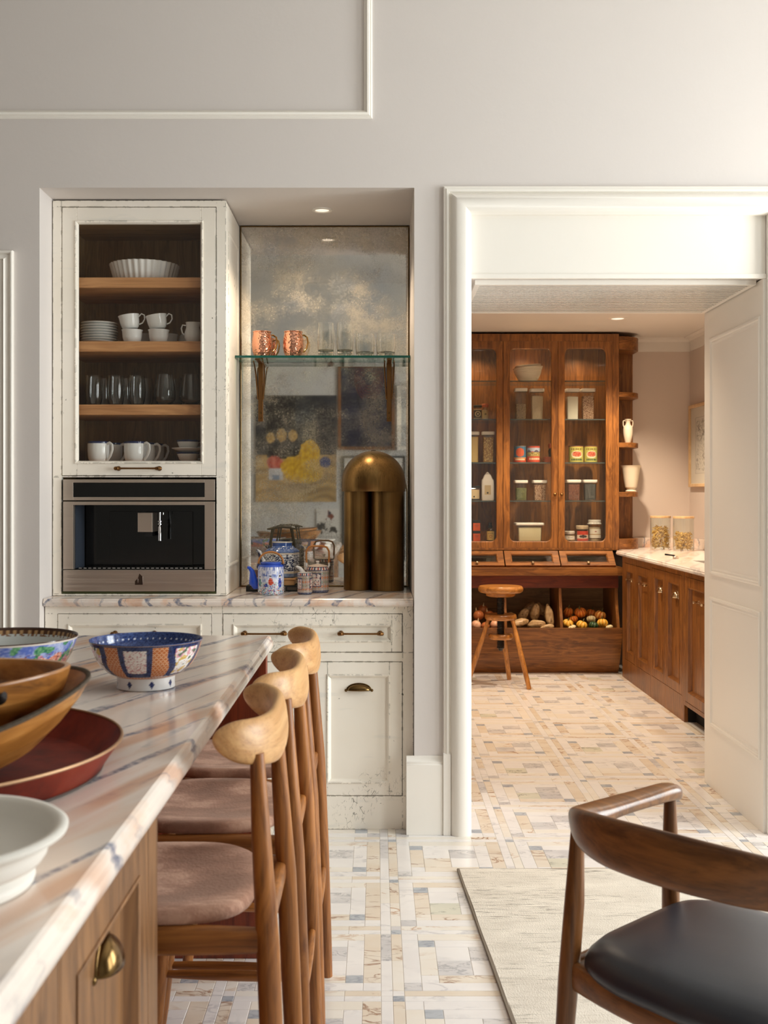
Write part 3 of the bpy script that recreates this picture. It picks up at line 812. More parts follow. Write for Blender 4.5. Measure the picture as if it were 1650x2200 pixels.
# ------------------------------------------------------------------ pictures on the wall behind the camera (seen in the mirror)
RS = 0.005043
def rx(px): return (px - 810) * RS
def rz_(py): return 1.32 - (py - 1062) * RS
def picture(name, label, px0, px1, py0, py1, cf, frame=None, fw=0.02, mat_w=0.0, n=(90, 110)):
    x0, x1, z1, z0 = rx(px0), rx(px1), rz_(py0), rz_(py1)
    t = thing(name, label, 'picture', ((x0 + x1) / 2, YB, (z0 + z1) / 2))
    xf = lambda u, v, w: (u, YB + w, v)
    m = MB(xf); m.box(x0, x1, z0, z1, 0.002, 0.022); m.build('backing', 'paper', t, 0, 0, True)
    if frame:
        m = MB(xf); rect_ring(m, x0 - fw, x1 + fw, z0 - fw, z1 + fw, [(0, 0.002), (0, 0.034), (0.003, 0.037), (fw - 0.003, 0.037), (fw, 0.034), (fw, 0.0225)])
        m.build('frame', frame, t, 0, 0, True)
    a, b, c, d = x0 + mat_w, x1 - mat_w, z0 + mat_w, z1 - mat_w
    m = MB(xf); m.grid(lambda u, v: (a + (b - a) * u, c + (d - c) * v, 0.0232), n[0], n[1], cf)
    m.build('canvas', 'oil', t, 0, 0, True)
    return t
def nz(x, y, s, o=0.0): return noise.noise(Vector((x * s + o, y * s - o, o)))
def mixc(a, b, t): t = max(0, min(1, t)); return tuple(p + (q - p) * t for p, q in zip(a, b))
def art1(u, v):
    w = nz(u, v, 5, 3.1) * 0.02
    fib = nz(u * 0.6, v * 6 + 0.5 * nz(u, v, 3, 1), 4, 2.2)
    if v > 0.44: c = mixc(S(30, 31, 36), S(48, 50, 56), 0.5 + nz(u, v, 9, 5))
    else: c = mixc(S(150, 118, 70), S(198, 164, 106), 0.5 + 1.1 * fib)
    if v > 0.44 and 0.13 < u < 0.50 and v > 0.6: c = S(22, 21, 22)
    for (cx, cy, a, b) in ((0.185, 0.60, 0.052, 0.050), (0.32, 0.625, 0.062, 0.060), (0.46, 0.62, 0.058, 0.055)):
        if ((u - cx) / a) ** 2 + ((v - cy) / b) ** 2 < 1 + nz(u, v, 30) * 0.3: c = mixc(S(150, 116, 62), S(206, 172, 106), 0.5 + nz(u, v, 40, 3))
    if 0.14 < u < 0.58 and 0.41 + w < v < 0.50 + w: c = S(24, 23, 26)
    if ((u - 0.24) / 0.10) ** 2 + ((v - 0.36) / 0.07) ** 2 < 1 + nz(u, v, 14) * 0.4: c = mixc(S(170, 58, 44), S(214, 120, 100), 0.5 + nz(u, v, 20, 8))
    if 0.17 < u + w < 0.34 and 0.205 < v < 0.31: c = S(206, 204, 206) if not (0.2 < u < 0.3 and v < 0.25) else S(120, 140, 170)
    body = ((u - 0.58) / 0.27) ** 2 + ((v - 0.30 + 0.06 * (u - 0.58)) / 0.13) ** 2
    neck = ((u - 0.67) / 0.125) ** 2 + ((v - 0.44) / 0.14) ** 2
    if min(body, neck) < 1 + nz(u, v, 16, 2) * 0.25: c = mixc(S(190, 140, 22), S(232, 188, 44), 0.5 + nz(u, v, 30, 4))
    if ((u - 0.86) / 0.07) ** 2 + ((v - 0.37) / 0.05) ** 2 < 1: c = S(30, 62, 124)
    return c
picture('painting', 'abstract painting of a yellow shape on bare plywood under a near-black field', 550, 723, 850, 1078, art1)
def art2(u, v):
    c = mixc(S(26, 27, 44), S(40, 40, 62), 0.5 + nz(u, v, 6, 1))
    d = abs((u - 0.3) - 0.28 * (0.9 - v) ** 2 * 1.6)
    if v < 0.85 and v > 0.12 and d < 0.012: c = S(16, 14, 20)
    for k in range(8):
        vv = 0.25 + 0.06 * k; uu = 0.3 + 0.45 * (0.9 - vv) ** 2
        if 0 < u - uu < 0.18 and abs(v - vv - 0.3 * (u - uu)) < 0.006: c = S(18, 15, 20)
    for k in range(6):
        if abs(hypot(u - 0.55, v - 0.86) - 0.10 - 0.035 * k) < 0.004 and v > 0.6: c = S(120, 48, 30)
    return c
picture('framed_painting', 'dark navy painting of a thin branching plant in a brown frame', 733, 841, 790, 960, art2, 'wal_z', 0.035)
picture('white_framed_print', 'pale print in a narrow white frame beside the navy painting', 858, 900, 835, 962, lambda u, v: mixc(S(206, 206, 202), S(170, 174, 176), 0.5 + nz(u, v, 7)), 'trim', 0.03, 0.02, (20, 30))
picture('black_framed_print', 'pale print in a thin black frame below the navy painting', 740, 866, 984, 1200, lambda u, v: mixc(S(216, 214, 208), S(150, 150, 150), 2 * nz(u, v, 5, 7)), 'black_matt', 0.02, 0.04, (30, 40))
def art5(u, v):
    c = S(210, 206, 198)
    for (cx, cy, r, k) in ((0.6, 0.75, 0.14, S(120, 60, 40)), (0.22, 0.35, 0.18, S(24, 22, 22)), (0.75, 0.22, 0.14, S(40, 34, 30)), (0.62, 0.85, 0.07, S(46, 40, 60))):
        if hypot(u - cx, v - cy) < r * (1 + 1.4 * nz(u, v, 9, cx)): c = k
    return c
picture('unframed_print', 'small unframed white print with loose dark and rust figures', 680, 728, 1093, 1152, art5, None, 0, 0, (40, 50))
# =================================================================== NICHE
def px2(px, py, Y): return (px - 810) * Y / FPX, CAM_H - (py - 1062) * Y / FPX
# ---- base cabinet
BY = 4.430
bc = thing('base_cabinet', 'cream distressed base cabinet under the marble counter in the niche', 'cabinet', (-0.6, BY, 0))
BX0, BX1 = NX0 + 0.004, NX1 - 0.002
xf = XZ(BY)
mb = MB(xf)
def bars(mb, u0, u1, v0, v1, holes, th=0.022):
    """face frame = rectangle minus holes, cut on a grid"""
    us = sorted({u0, u1} | {h[0] for h in holes} | {h[1] for h in holes}); vs = sorted({v0, v1} | {h[2] for h in holes} | {h[3] for h in holes})
    for i in range(len(vs) - 1):
        run = None
        for j in range(len(us) - 1):
            a, b, c, d = us[j], us[j + 1], vs[i], vs[i + 1]
            hole = any(h[0] <= a + 1e-6 and h[1] >= b - 1e-6 and h[2] <= c + 1e-6 and h[3] >= d - 1e-6 for h in holes)
            if not hole: mb.box(a, b, c, d, -th, 0)
H = dict(d1=(-1.260, -0.651, 0.6965, 0.850), d2=(-0.609, 0.1009, 0.6965, 0.850), a=(-1.260, -0.9575, 0.131, 0.661), b=(-0.9535, -0.651, 0.131, 0.661),
         c=(-0.609, -0.304, 0.131, 0.661), d=(-0.2476, 0.1009, 0.131, 0.661))
holes = list(H.values()); holes[2] = (-1.260, -0.651, 0.131, 0.661); holes.pop(3)
bars(mb, BX0, BX1, 0.0, 0.879, holes)
mb.build('face_frame', 'cream', bc, 0, 0, True)
mb = MB(); mb.box(BX0, BX0 + 0.018, BY + 0.0225, 4.985, 0, 0.879); mb.box(BX1 - 0.018, BX1, BY + 0.0225, 4.985, 0, 0.879)
mb.box(BX0 + 0.018, BX1 - 0.018, 4.965, 4.985, 0, 0.879); mb.box(BX0 + 0.018, BX1 - 0.018, BY + 0.0225, 4.964, 0.1, 0.118)
mb.build('carcass', 'dark', bc, 0, 0, True)
for k, (st, nm) in dict(d1=(0.041, 'drawer'), d2=(0.041, 'drawer'), a=(0.05, 'door'), b=(0.05, 'door'), c=(0.05, 'door'), d=(0.05, 'door')).items():
    h = H[k]
    o = panel_door(bc, nm, xf, *h, st, 'cream', rec=0.009)
    um, vm = (h[0] + h[1]) / 2, (h[2] + h[3]) / 2
    zz = 0.772
    if k == 'd1':
        bar_pull(o, XZ(BY + 0.009), px2(289, 0, BY)[0], zz, 0.155)
    elif k == 'd2':
        bar_pull(o, XZ(BY + 0.009), px2(775, 0, BY)[0], zz, 0.155); bar_pull(o, XZ(BY + 0.009), px2(568, 0, BY)[0], zz, 0.155)
    else:
        cup_pull(o, XZ(BY + 0.009), um + 0.002, 0.546)
# ---- worktop
mb = MB(); mb.prism([(4.412, 0.880), (4.405, 0.887), (4.403, 0.896), (4.4045, 0.9005), (4.409, 0.9015), (4.4095, 0.9065), (4.414, 0.910), (4.984, 0.910), (4.984, 0.880)], 0, NX0 + 0.003, NX1 - 0.003)
tag(mb.build('marble_worktop', 'marble', None, 0, 30), 'veined pink marble worktop with a moulded edge in the niche', 'worktop')
# ---- antiqued mirror
mb = MB(); mb.box(-0.606, NX1 - 0.002, 4.9835, 4.9935, 0.9115, NZ - 0.003)
mr = thing('mirror_panel', 'mottled antique mirror lining the back of the niche', 'mirror', (-0.23, 4.99, 0.9115))
mb.build('glass', 'mirror', mr, 0, 0, True)
mb = MB(XZ(4.984)); rect_ring(mb, -0.606, NX1 - 0.002, 0.9115, NZ - 0.003, [(0, -0.001), (0, 0.003), (0.003, 0.004), (0.005, 0.003), (0.005, -0.0005)])
mb.build('edge_bead', 'bronze_dark', mr, 0, 0, True)

# ---- tower cabinet
TY = 4.535
TX0_, TX1_ = NX0 + 0.004, -0.610
tw = thing('wall_cabinet', 'tall distressed cream cabinet with a glazed door and white crockery above the coffee machine', 'cabinet', (-0.96, TY, 0.9115))
xf = XZ(TY)
TZ1 = 2.505
mb = MB(xf)
bars(mb, TX0_, TX1_, 0.9115, TZ1, [(-1.2732, -0.6478, 1.3932, 2.4805), (-1.2732, -0.6478, 0.9185, 1.3890)], 0.024)
mb.build('face_frame', 'cream', tw, 0, 0, True)
mb = MB(); mb.box(TX1_ - 0.020, TX1_, TY + 0.0245, 4.983, 0.9115, TZ1)
side = mb.build('side_panel', 'cream', tw, 0, 0, True)
m = MB(YZp(TX1_)); rect_ring(m, TY + 0.07, 4.93, 1.02, 2.40, [(0, -0.001), (0, 0.002), (0.006, 0.004), (0.012, 0.002), (0.016, -0.001)]); m.build('panel_bead', 'cream', side, 0, 0, True)
mb = MB(); mb.box(TX0_, TX0_ + 0.02, TY + 0.0245, 4.983, 0.9115, TZ1); mb.build('side_panel', 'int_z', tw, 0, 0, True)
mb = MB(); mb.box(TX0_ + 0.02, TX1_ - 0.02, 4.962, 4.983, 0.9115, TZ1); mb.build('back_panel', 'int_z', tw, 0, 0, True)
mb = MB(); mb.box(TX0_ + 0.02, TX1_ - 0.0205, TY + 0.0245, 4.9615, 2.44, TZ1); mb.build('top_panel', 'int_x', tw, 0, 0, True)
mb = MB(); mb.box(TX1_ - 0.0225, TX1_ - 0.0203, TY + 0.0245, 4.9615, 1.45, 2.44); mb.build('lining', 'int_z', tw, 0, 0, True)
mb = MB(); mb.box(TX0_ + 0.0205, TX1_ - 0.0205, TY + 0.0245, 4.9615, 1.415, 1.449); mb.build('bottom_panel', 'soak_x', tw, 0, 0, True)
SHZ = [2.2028, 1.943, 1.6855]
for z in SHZ:
    mb = MB(); mb.box(TX0_ + 0.0205, TX1_ - 0.023, 4.575, 4.9615, z - 0.042, z); mb.build('shelf', 'soak_x', tw, 0.0015, 0, True)
# door with glass
d = (-1.2732, -0.6478, 1.3932, 2.4805)
g0 = 0.0028
mb = MB(xf); a0, a1, b0, b1 = d[0] + g0, d[1] - g0, d[2] + g0, d[3] - g0; gu0, gu1, gv0, gv1 = -1.2112, -0.7098, 1.4514, 2.4166
mb.box(a0, gu0, b0, b1, -0.022, 0); mb.box(gu1, a1, b0, b1, -0.022, 0); mb.box(gu0, gu1, b0, gv0, -0.022, 0); mb.box(gu0, gu1, gv1, b1, -0.022, 0)
dr = mb.build('door', 'cream', tw, 0.0012, 0, True)
mb = MB(xf); rect_ring(mb, gu0 - 0.008, gu1 + 0.008, gv0 - 0.008, gv1 + 0.008, [(0, -0.001), (0, 0.003), (0.003, 0.0045), (0.007, 0.003), (0.010, -0.003), (0.012, -0.012), (0.012, -0.02)])
mb.build('bead', 'cream', dr, 0, 0, True)
mb = MB(xf); mb.box(gu0, gu1, gv0, gv1, -0.016, -0.012); mb.build('pane', 'pane_dim', dr, 0, 0, True)
bar_pull(dr, xf, px2(299, 0, TY)[0], 1.424, 0.165)

# ---- built-in coffee machine
CX0, CX1, CZ0, CZ1 = -1.2638, -0.6535, 0.9294, 1.3800
cm = thing('coffee_machine', 'built-in brushed steel coffee machine with a black brewing recess', 'coffee machine', ((CX0 + CX1) / 2, TY, CZ0))
z = lambda py: px2(0, py, TY - 0.004)[1]
x = lambda px: px2(px, 0, TY - 0.004)[0]
xf = XZ(TY - 0.004)
rx0, rx1 = x(158), x(440)
mb = MB(xf)
zt0 = z(1075)
mb.box(CX0, rx0, zt0, CZ1, -0.02, 0.006); mb.box(rx1, CX1, zt0, CZ1, -0.02, 0.006); mb.box(rx0, rx1, z(1037), CZ1, -0.02, 0.006); mb.box(rx0, rx1, zt0, z(1068), -0.02, 0.006)
mb.build('top_trim', 'steel', cm, 0.0008, 0, True)
mb = MB(xf); mb.box(rx0, rx1, z(1068), z(1037), -0.02, 0.004); mb.build('display', 'black_gloss', cm, 0, 0, True)
mb = MB(xf); zb = z(1223)
mb.box(CX0, rx0, zb, z(1077.5), -0.02, 0.006); mb.box(rx1, CX1, zb, z(1077.5), -0.02, 0.006); mb.box(rx0, rx1, z(1085), z(1077.5), -0.02, 0.006)
mb.build('door_frame', 'steel', cm, 0.0008, 0, True)
mb = MB(xf); mb.box(CX0, CX1, CZ0, z(1224.5), -0.02, 0.006); low = mb.build('drip_panel', 'steel', cm, 0.0008, 0, True)
# recess: black box open to the front
mb = MB(xf); t = 0.004; D = 0.17
mb.box(rx0 - 0.002, rx1 + 0.002, zb, z(1085), -D - t, -D); mb.box(rx0 - 0.004, rx0, zb, z(1085), -D, -0.021); mb.box(rx1, rx1 + 0.004, zb, z(1085), -D, -0.021)
mb.box(rx0, rx1, z(1085) - 0.001, z(1085) + 0.003, -D, -0.021); mb.box(rx0, rx1, zb - 0.003, zb + 0.001, -D, -0.021)
mb.build('recess', 'black_gloss', cm, 0, 0, True)
mb = MB(xf); mb.box(rx0 + 0.0005, rx0 + 0.003, zb + 0.002, z(1086), -D + 0.01, -0.021); mb.build('side_glass', 'black_slate', cm, 0, 0, True)
mb = MB(xf); mb.box(x(215), x(400), zb + 0.002, z(1100), -D + 0.001, -D + 0.006); mb.build('rear_plate', 'black_gloss', cm, 0.001, 0, True)
mb = MB(xf); mb.box(x(290), x(322), z(1144), z(1102), -D + 0.0065, -0.05); sp = mb.build('brew_head', 'steel', cm, 0.0012, 0, True)
mb = MB(xf); mb.box(x(302), x(320), z(1154), z(1144.5), -0.12, -0.07); mb.build('coffee_spout', 'black_matt', sp, 0.001, 0, True)
mb = MB(); xs, ys = x(337), TY + 0.06
mb.lathe([(0.004, z(1163)), (0.0075, z(1163)), (0.0075, z(1133)), (0.004, z(1131)), (0.004, z(1129)), (0.009, z(1128)), (0.009, z(1126)), (0.005, z(1125)), (0.005, z(1123)), (0.009, z(1122)), (0.009, z(1120)), (0.004, z(1119)), (0.004, z(1101))], 16, (xs, ys, 0))
mb.build('steam_wand', 'chrome', cm, 0, 50, True)
mb = MB(); mb.lathe([(0.0, 0), (0.0022, 0.001), (0.0022, 0.010), (0, 0.011)], 8, (x(344.5), ys, z(1107))); mb.build('indicator', 'chrome', cm, 0, 50, True)
mb = MB(xf)
for k in range(26): mb.box(x(165) + k * (x(436) - x(165)) / 26, x(165) + (k + 0.6) * (x(436) - x(165)) / 26, zb + 0.0012, zb + 0.004, -0.10, -0.03)
mb.build('drip_grate', 'chrome', cm, 0, 0, True, kind='stuff')
# emblem on the lower panel: a stepped dark tower mark with two bright bars
E0 = lambda px, py: (x(250 + px / 11.58), z(1080 + py / 11.58))
mb = MB(xf)
pl = [E0(470, 2040), E0(470, 1950), E0(550, 1870), E0(580, 1760), E0(655, 1830), E0(655, 2040)]
mb.loft([[(a, b, 0.0061) for a, b in pl], [(a, b, 0.0068) for a, b in pl]])
mb.build('emblem', plain('emblem_dark', S(50, 34, 22), 0.4), low, 0, 0, True)
mb = MB(xf)
for (a, b, c, e) in ((538, 556, 1990, 1885), (657, 674, 2035, 1835)):
    (u0, v0), (u1, v1) = E0(a, c), E0(b, e); mb.box(u0, u1, v0, v1, 0.0062, 0.0082)
mb.build('emblem_bars', 'chrome', low, 0, 0, True)
mb = MB(xf); mb.box(-1.271, -0.650, 0.9190, 0.9282, -0.10, -0.002); mb.build('base_plinth', 'dark_green', cm, 0, 0, True)
mb = MB(xf); mb.box(CX0 + 0.004, CX1 - 0.004, 0.9284, CZ1 - 0.004, -0.40, -0.176); mb.build('body', 'black_matt', cm, 0, 0, True)

# ---- glass shelf on straps
GZ = 1.915
gs = thing('glass_shelf', 'green-edged glass shelf across the antique mirror holding copper mugs and glasses', 'shelf', (-0.23, 4.9, GZ - 0.011))
sx0, sx1, sy0, sy1 = -0.608, NX1 - 0.002, 4.815, 4.980
mb = MB()
v = [(x_, y_, z_) for z_ in (GZ - 0.010, GZ) for y_ in (sy0, sy1) for x_ in (sx0, sx1)]
mb.add(v, [(0, 1, 3, 2), (4, 6, 7, 5)], 0); mb.add(v, [(0, 4, 5, 1), (2, 3, 7, 6), (0, 2, 6, 4), (1, 5, 7, 3)], 1)
mb.build('glass', ['shelf_glass', 'glass_edge'], gs, 0, 0, True)
for bx in (px2(560, 0, 4.975)[0], px2(836, 0, 4.975)[0]):
    mb = MB(); zt = GZ - 0.0105
    mb.box(bx - 0.011, bx + 0.011, 4.9755, 4.9825, 1.642, zt); mb.box(bx - 0.011, bx + 0.011, 4.835, 4.975, zt - 0.006, zt)
    br = mb.build('bracket', 'bronze', gs, 0.002, 0, True)
    mb = MB()
    for s_ in (-1, 1):
        mb.tube([(bx + s_ * 0.012, 4.972, 1.74), (bx + s_ * 0.016, 4.966, 1.80), (bx + s_ * 0.019, 4.950, 1.85), (bx + s_ * 0.021, 4.92, 1.885), (bx + s_ * 0.020, 4.87, zt - 0.008)], 0.0032, 8)
    mb.build('curved_stay', 'bronze', br, 0, 60, True)
    mb = MB(XZ(4.9755))
    for zz in (1.658, 1.68): mb.lathe([(0.004, -0.001), (0.004, 0.001), (0.002, 0.0022), (0, 0.0023)], 10, (bx, zz, 0))
    mb.build('screw', 'bronze_dark', br, 0, 60, True)

# ---- copper mugs, glasses on the shelf
def copper_mug(label, x0, y0, rz):
    t = thing('copper_mug', label, 'mug', (x0, y0, GZ + 0.0005), rz, 'copper mugs on the glass shelf')
    mb = MB(); mb.lathe([(0.030, 0), (0.034, 0.002), (0.041, 0.02), (0.0445, 0.045), (0.0435, 0.075), (0.039, 0.100), (0.0385, 0.104), (0.0408, 0.106), (0.0408, 0.109), (0.0385, 0.110), (0.0368, 0.106), (0.041, 0.07), (0.042, 0.045), (0.038, 0.02), (0.03, 0.005), (0, 0.004)], 40)
    mb.build('body', 'copper', t)
    mb = MB(); mb.tube([(0.037, 0, 0.094), (0.06, 0, 0.100), (0.078, 0, 0.092), (0.082, 0, 0.07), (0.076, 0, 0.045), (0.06, 0, 0.028), (0.042, 0, 0.024)], 0.004, 10)
    mb.build('handle', plain('brass_handle', S(200, 160, 96), 0.2, 1.0), t, 0, 60)
for lab, px, rz in (('hammered copper mug at the left end of the glass shelf', 563, 0.75), ('hammered copper mug next to the tall glasses on the shelf', 630, 0.75)):
    copper_mug(lab, px2(px, 0, 4.872)[0], 4.872, rz)
def tumbler(label, x0, y0, z0, prof, grp, base=True, name='glass'):
    t = thing(name, label, 'glass', (x0, y0, z0), 0, grp)
    mb = MB(); mb.lathe(prof, 32); mb.build('bowl', 'glass_thin_wall', t, 0, 60)
    if base:
        r = prof[0][0]
        mb = MB(); mb.lathe([(r * 0.8, 0.0006), (r * 0.985, 0.002), (r * 0.99, 0.011), (r * 0.9, 0.0145), (0, 0.012)], 28); mb.build('thick_base', 'glass_base', t, 0, 60)
    return t
def gl_prof(r0, rm, r1, h, w=0.0014):
    o = [(r0, 0.0), (r0 * 1.02, 0.003), (r0 + (rm - r0) * 0.7, h * 0.2), (rm, h * 0.45), (rm * 0.5 + r1 * 0.5, h * 0.8), (r1, h)]
    i = [(r - w, z_ if z_ > 0.016 else 0.016) for r, z_ in o[::-1] if z_ > 0.010]
    return o + i + [(0, 0.016)]
for lab, px in (('tall clear highball glass beside the copper mugs', 700), ('second tall clear highball glass on the shelf', 741)):
    tumbler(lab, px2(px, 0, 4.872)[0], 4.872, GZ + 0.0005, gl_prof(0.031, 0.0365, 0.033, 0.147), 'highball glasses on the glass shelf', name='highball_glass')
for lab, px in (('short clear rocks glass beside the tall glasses', 784), ('short clear rocks glass at the right end of the shelf', 829)):
    tumbler(lab, px2(px, 0, 4.872)[0], 4.872, GZ + 0.0005, gl_prof(0.035, 0.0418, 0.038, 0.100), 'rocks glasses on the glass shelf', name='rocks_glass')

# ---- brass table lamp
LY = 4.825
tl = thing('table_lamp', 'large domed aged-brass table lamp on two fused cylinders', 'lamp', (-0.016, LY, 0.9105))
mb = MB(); mb.lathe([(0.058, 0.9105), (0.0595, 0.912), (0.0595, 1.345), (0, 1.345)], 48, (-0.0835, LY + 0.012, 0)); mb.build('column', 'brass', tl, 0, 40, True)
mb = MB(); mb.lathe([(0.069, 0.9105), (0.0705, 0.912), (0.0705, 1.345), (0, 1.345)], 48, (0.0448, LY - 0.015, 0)); mb.build('column', 'brass', tl, 0, 40, True)
dp = [(0.1365, 1.332), (0.137, 1.3325)] + [(0.137 * cos(a), 1.372 + 0.135 * sin(a)) for a in [pi / 2 * k / 22 for k in range(0, 22)]] + [(0.0, 1.507)]
mb = MB(); mb.lathe(dp + [(0.0, 1.5055)] + [(r - 0.0015, z_) for r, z_ in dp[:-1][::-1]], 64, (-0.0155, LY - 0.002, 0)); mb.build('dome_shade', 'brass', tl, 0, 50, True)
mb = MB(); mb.lathe([(0.0, 1.503), (0.012, 1.5075), (0.009, 1.5095), (0, 1.5098)], 20, (-0.0155, LY - 0.002, 0)); mb.build('finial', 'bronze_dark', tl, 0, 60, True)
mb = MB(); mb.tube([(NX1 - 0.012, 4.965, 0.9135), (NX1 - 0.012, 4.968, 1.2), (NX1 - 0.012, 4.968, 1.33), (NX1 - 0.03, 4.95, 1.42)], 0.003, 8); mb.build('cord', 'nickel', tl, 0, 60, True)

# ---- teapots on the niche worktop
CZ = 0.9105
def cyl_pot(t, r, h, cf, sp_mat, spout, lid_mat='glaze', shoulder=0.012):
    n = 60; prof = [(r * 0.93, 0.0), (r * 0.96, 0.002)] + [(r, 0.006 + (h - 0.018) * k / n) for k in range(n + 1)] + [(r * 0.97, h - 0.006), (r * 0.88, h), (r * 0.66, h + 0.001)]
    mb = MB(); mb.lathe(prof, 96, cf=lambda th, i, rr, zz: cf(th, zz / h)); mb.build('body', 'glaze', t)
    if spout:
        mb = MB(); mb.tube([Vector(p) for p in spout[0]], spout[1], 14, rad2=spout[2] if len(spout) > 2 else None, caps=True); mb.build('spout', sp_mat, t, 0, 70)
def chinoise(th, t):
    x, y = th * 0.6, t
    c = mixc(S(228, 230, 240), S(140, 156, 208), 0.25 + 1.6 * nz(x * 2.6, y * 0.8, 9, 1))
    if t > 0.93: return S(48, 84, 190)
    if t > 0.62 and nz(x * 5, y * 1.4, 7, 3) > 0.18: c = S(112, 132, 196)
    if t < 0.42: c = mixc(S(224, 228, 228), mixc(S(140, 176, 172), S(112, 132, 190), 0.5 + nz(x, y, 14, 5)), 0.35 + 1.5 * nz(x, y, 22, 2))
    n_ = nz(x * 1.3, y, 24, 9)
    if t < 0.40 and n_ > 0.30: c = S(206, 96, 92)
    if t < 0.34 and n_ < -0.34: c = S(44, 76, 172)
    if t < 0.20 and nz(x * 1.3, y, 21, 4) > 0.30: c = S(90, 128, 96)
    for (cx, cy, w, h, k) in ((-1.50, 0.46, 0.15, 0.13, S(196, 66, 40)), (-0.72, 0.42, 0.14, 0.17, S(36, 64, 168)), (-2.45, 0.42, 0.13, 0.14, S(60, 128, 130)), (0.6, 0.45, 0.15, 0.14, S(190, 66, 44)), (1.9, 0.45, 0.14, 0.15, S(40, 72, 180)), (-1.85, 0.33, 0.12, 0.06, S(60, 84, 160))):
        d = (th - cx + pi) % (2 * pi) - pi + 0.05 * nz(t, th, 14)
        e = (d / (w * (1.25 - 1.2 * (t - cy) / h * 0.4))) ** 2 + ((t - cy) / h) ** 2
        if e < 1: c = mixc(k, S(226, 214, 206), 0.6 * max(0, nz(x, y, 40, cx)))
        if h > 0.1:
            if (d / 0.065) ** 2 + ((t - cy - h - 0.012) / 0.032) ** 2 < 1: c = S(226, 206, 190)
            if (d / 0.08) ** 2 + ((t - cy - h - 0.045) / 0.026) ** 2 < 1: c = S(26, 24, 34)
    return c
def imari_pot(th, t):
    x = th * 3.0; c = mixc(S(196, 178, 166), S(176, 168, 156), 0.5 + nz(th, t, 6))
    if t > 0.86:
        k = int((th + pi) * 7) % 4
        return (S(228, 214, 200), S(52, 54, 88), S(228, 214, 200), S(186, 66, 48))[k] if 0.88 < t < 0.97 else S(70, 70, 96)
    if t < 0.12: return mixc(S(66, 72, 104), S(120, 124, 140), 0.5 + nz(th, t, 22)) if t < 0.11 else S(228, 214, 200)
    u = (th * 5.0 / pi * 2) % 1.0; w = (t * 6.0) % 1.0
    if abs(u - 0.5) + abs(w - 0.5) < 0.34: c = S(208, 140, 96) if int(t * 6) % 2 else S(150, 168, 148)
    if abs(abs(u - 0.5) + abs(w - 0.5) - 0.40) < 0.05: c = S(168, 92, 66)
    for cx in (-1.75, 0.35, 2.45):
        d = abs((th - cx + pi) % (2 * pi) - pi)
        e = max(d / 0.52, abs(t - 0.50) / 0.26)
        if e < 1: c = S(56, 60, 96)
        if e < 0.88: c = mixc(S(236, 226, 216), S(186, 76, 60), 1.6 * nz(th, t, 15, cx + 3)) if nz(th, t, 11, cx) < 0.3 else S(60, 66, 90)
    return c
Yp = 4.612
bt = thing('teapot', 'small blue and white teapot painted with figures, with a blue spout', 'teapot', (px2(582, 0, Yp)[0], Yp, CZ))
cyl_pot(bt, 0.0535, 0.122, chinoise, plain('cobalt_glaze', S(34, 78, 196), 0.12),
        ([(-0.045, 0, 0.028), (-0.060, 0, 0.032), (-0.072, 0, 0.05), (-0.074, 0, 0.075), (-0.078, 0, 0.095), (-0.088, 0, 0.108), (-0.096, 0, 0.110)], [0.006, 0.016, 0.019, 0.014, 0.010, 0.007, 0.006]))
mb = MB(); mb.lathe([(0.040, 0.1225), (0.042, 0.125), (0.042, 0.131), (0.039, 0.133), (0, 0.132)], 40); mb.build('collar', plain('blue_rim_glaze', S(60, 92, 190), 0.12), bt)
mb = MB(); pts = [(0.050 * cos(a) * 1.02, 0, 0.118 + 0.055 * sin(a) ** 0.8) for a in [pi * k / 24 for k in range(25)]]
mb.tube(pts, [0.0038 + 0.0009 * (k % 2) for k in range(25)], 10); mb.build('cane_handle', 'cane', bt, 0, 60)
for s_ in (-1, 1):
    mb = MB(); mb.lathe([(0.006, 0.105), (0.008, 0.112), (0.006, 0.124), (0.003, 0.126), (0, 0.126)], 12, (s_ * 0.051, 0, 0)); mb.build('lug', 'navy', bt, 0, 60)

Yp = 4.615
cu = thing('tea_cup', 'small patterned cylindrical tea cup in front of the cane-handled teapot', 'cup', (px2(655, 0, Yp)[0], Yp, CZ))
mb = MB(); prof = [(0.027, 0), (0.0285, 0.002)] + [(0.0305, 0.004 + 0.083 * k / 40) for k in range(41)] + [(0.0295, 0.0885), (0.0275, 0.087), (0.0265, 0.01), (0, 0.008)]
mb.lathe(prof, 72, cf=lambda th, i, r, z_: imari_pot(th + 0.65, z_ / 0.088) if i < 43 else S(232, 226, 218)); mb.build('body', 'glaze', cu)
Yp = 4.705
ip = thing('teapot', 'rust and green patterned teapot with a tall arched cane handle', 'teapot', (px2(682.5, 0, Yp)[0], Yp, CZ))
cyl_pot(ip, 0.0465, 0.108, imari_pot, 'porcelain', ([(-0.042, 0, 0.055), (-0.052, 0, 0.064), (-0.064, 0, 0.085), (-0.074, 0, 0.1), (-0.090, 0, 0.108)], [0.016, 0.015, 0.011, 0.008, 0.005]))
mb = MB(); mb.lathe([(0.043, 0.1085), (0.040, 0.112), (0.02, 0.117), (0.006, 0.119), (0.005, 0.123), (0.008, 0.127), (0.006, 0.131), (0, 0.132)], 40, cf=lambda th, i, r, z_: S(214, 190, 170) if r > 0.01 else S(230, 222, 212)); mb.build('lid', 'glaze', ip)
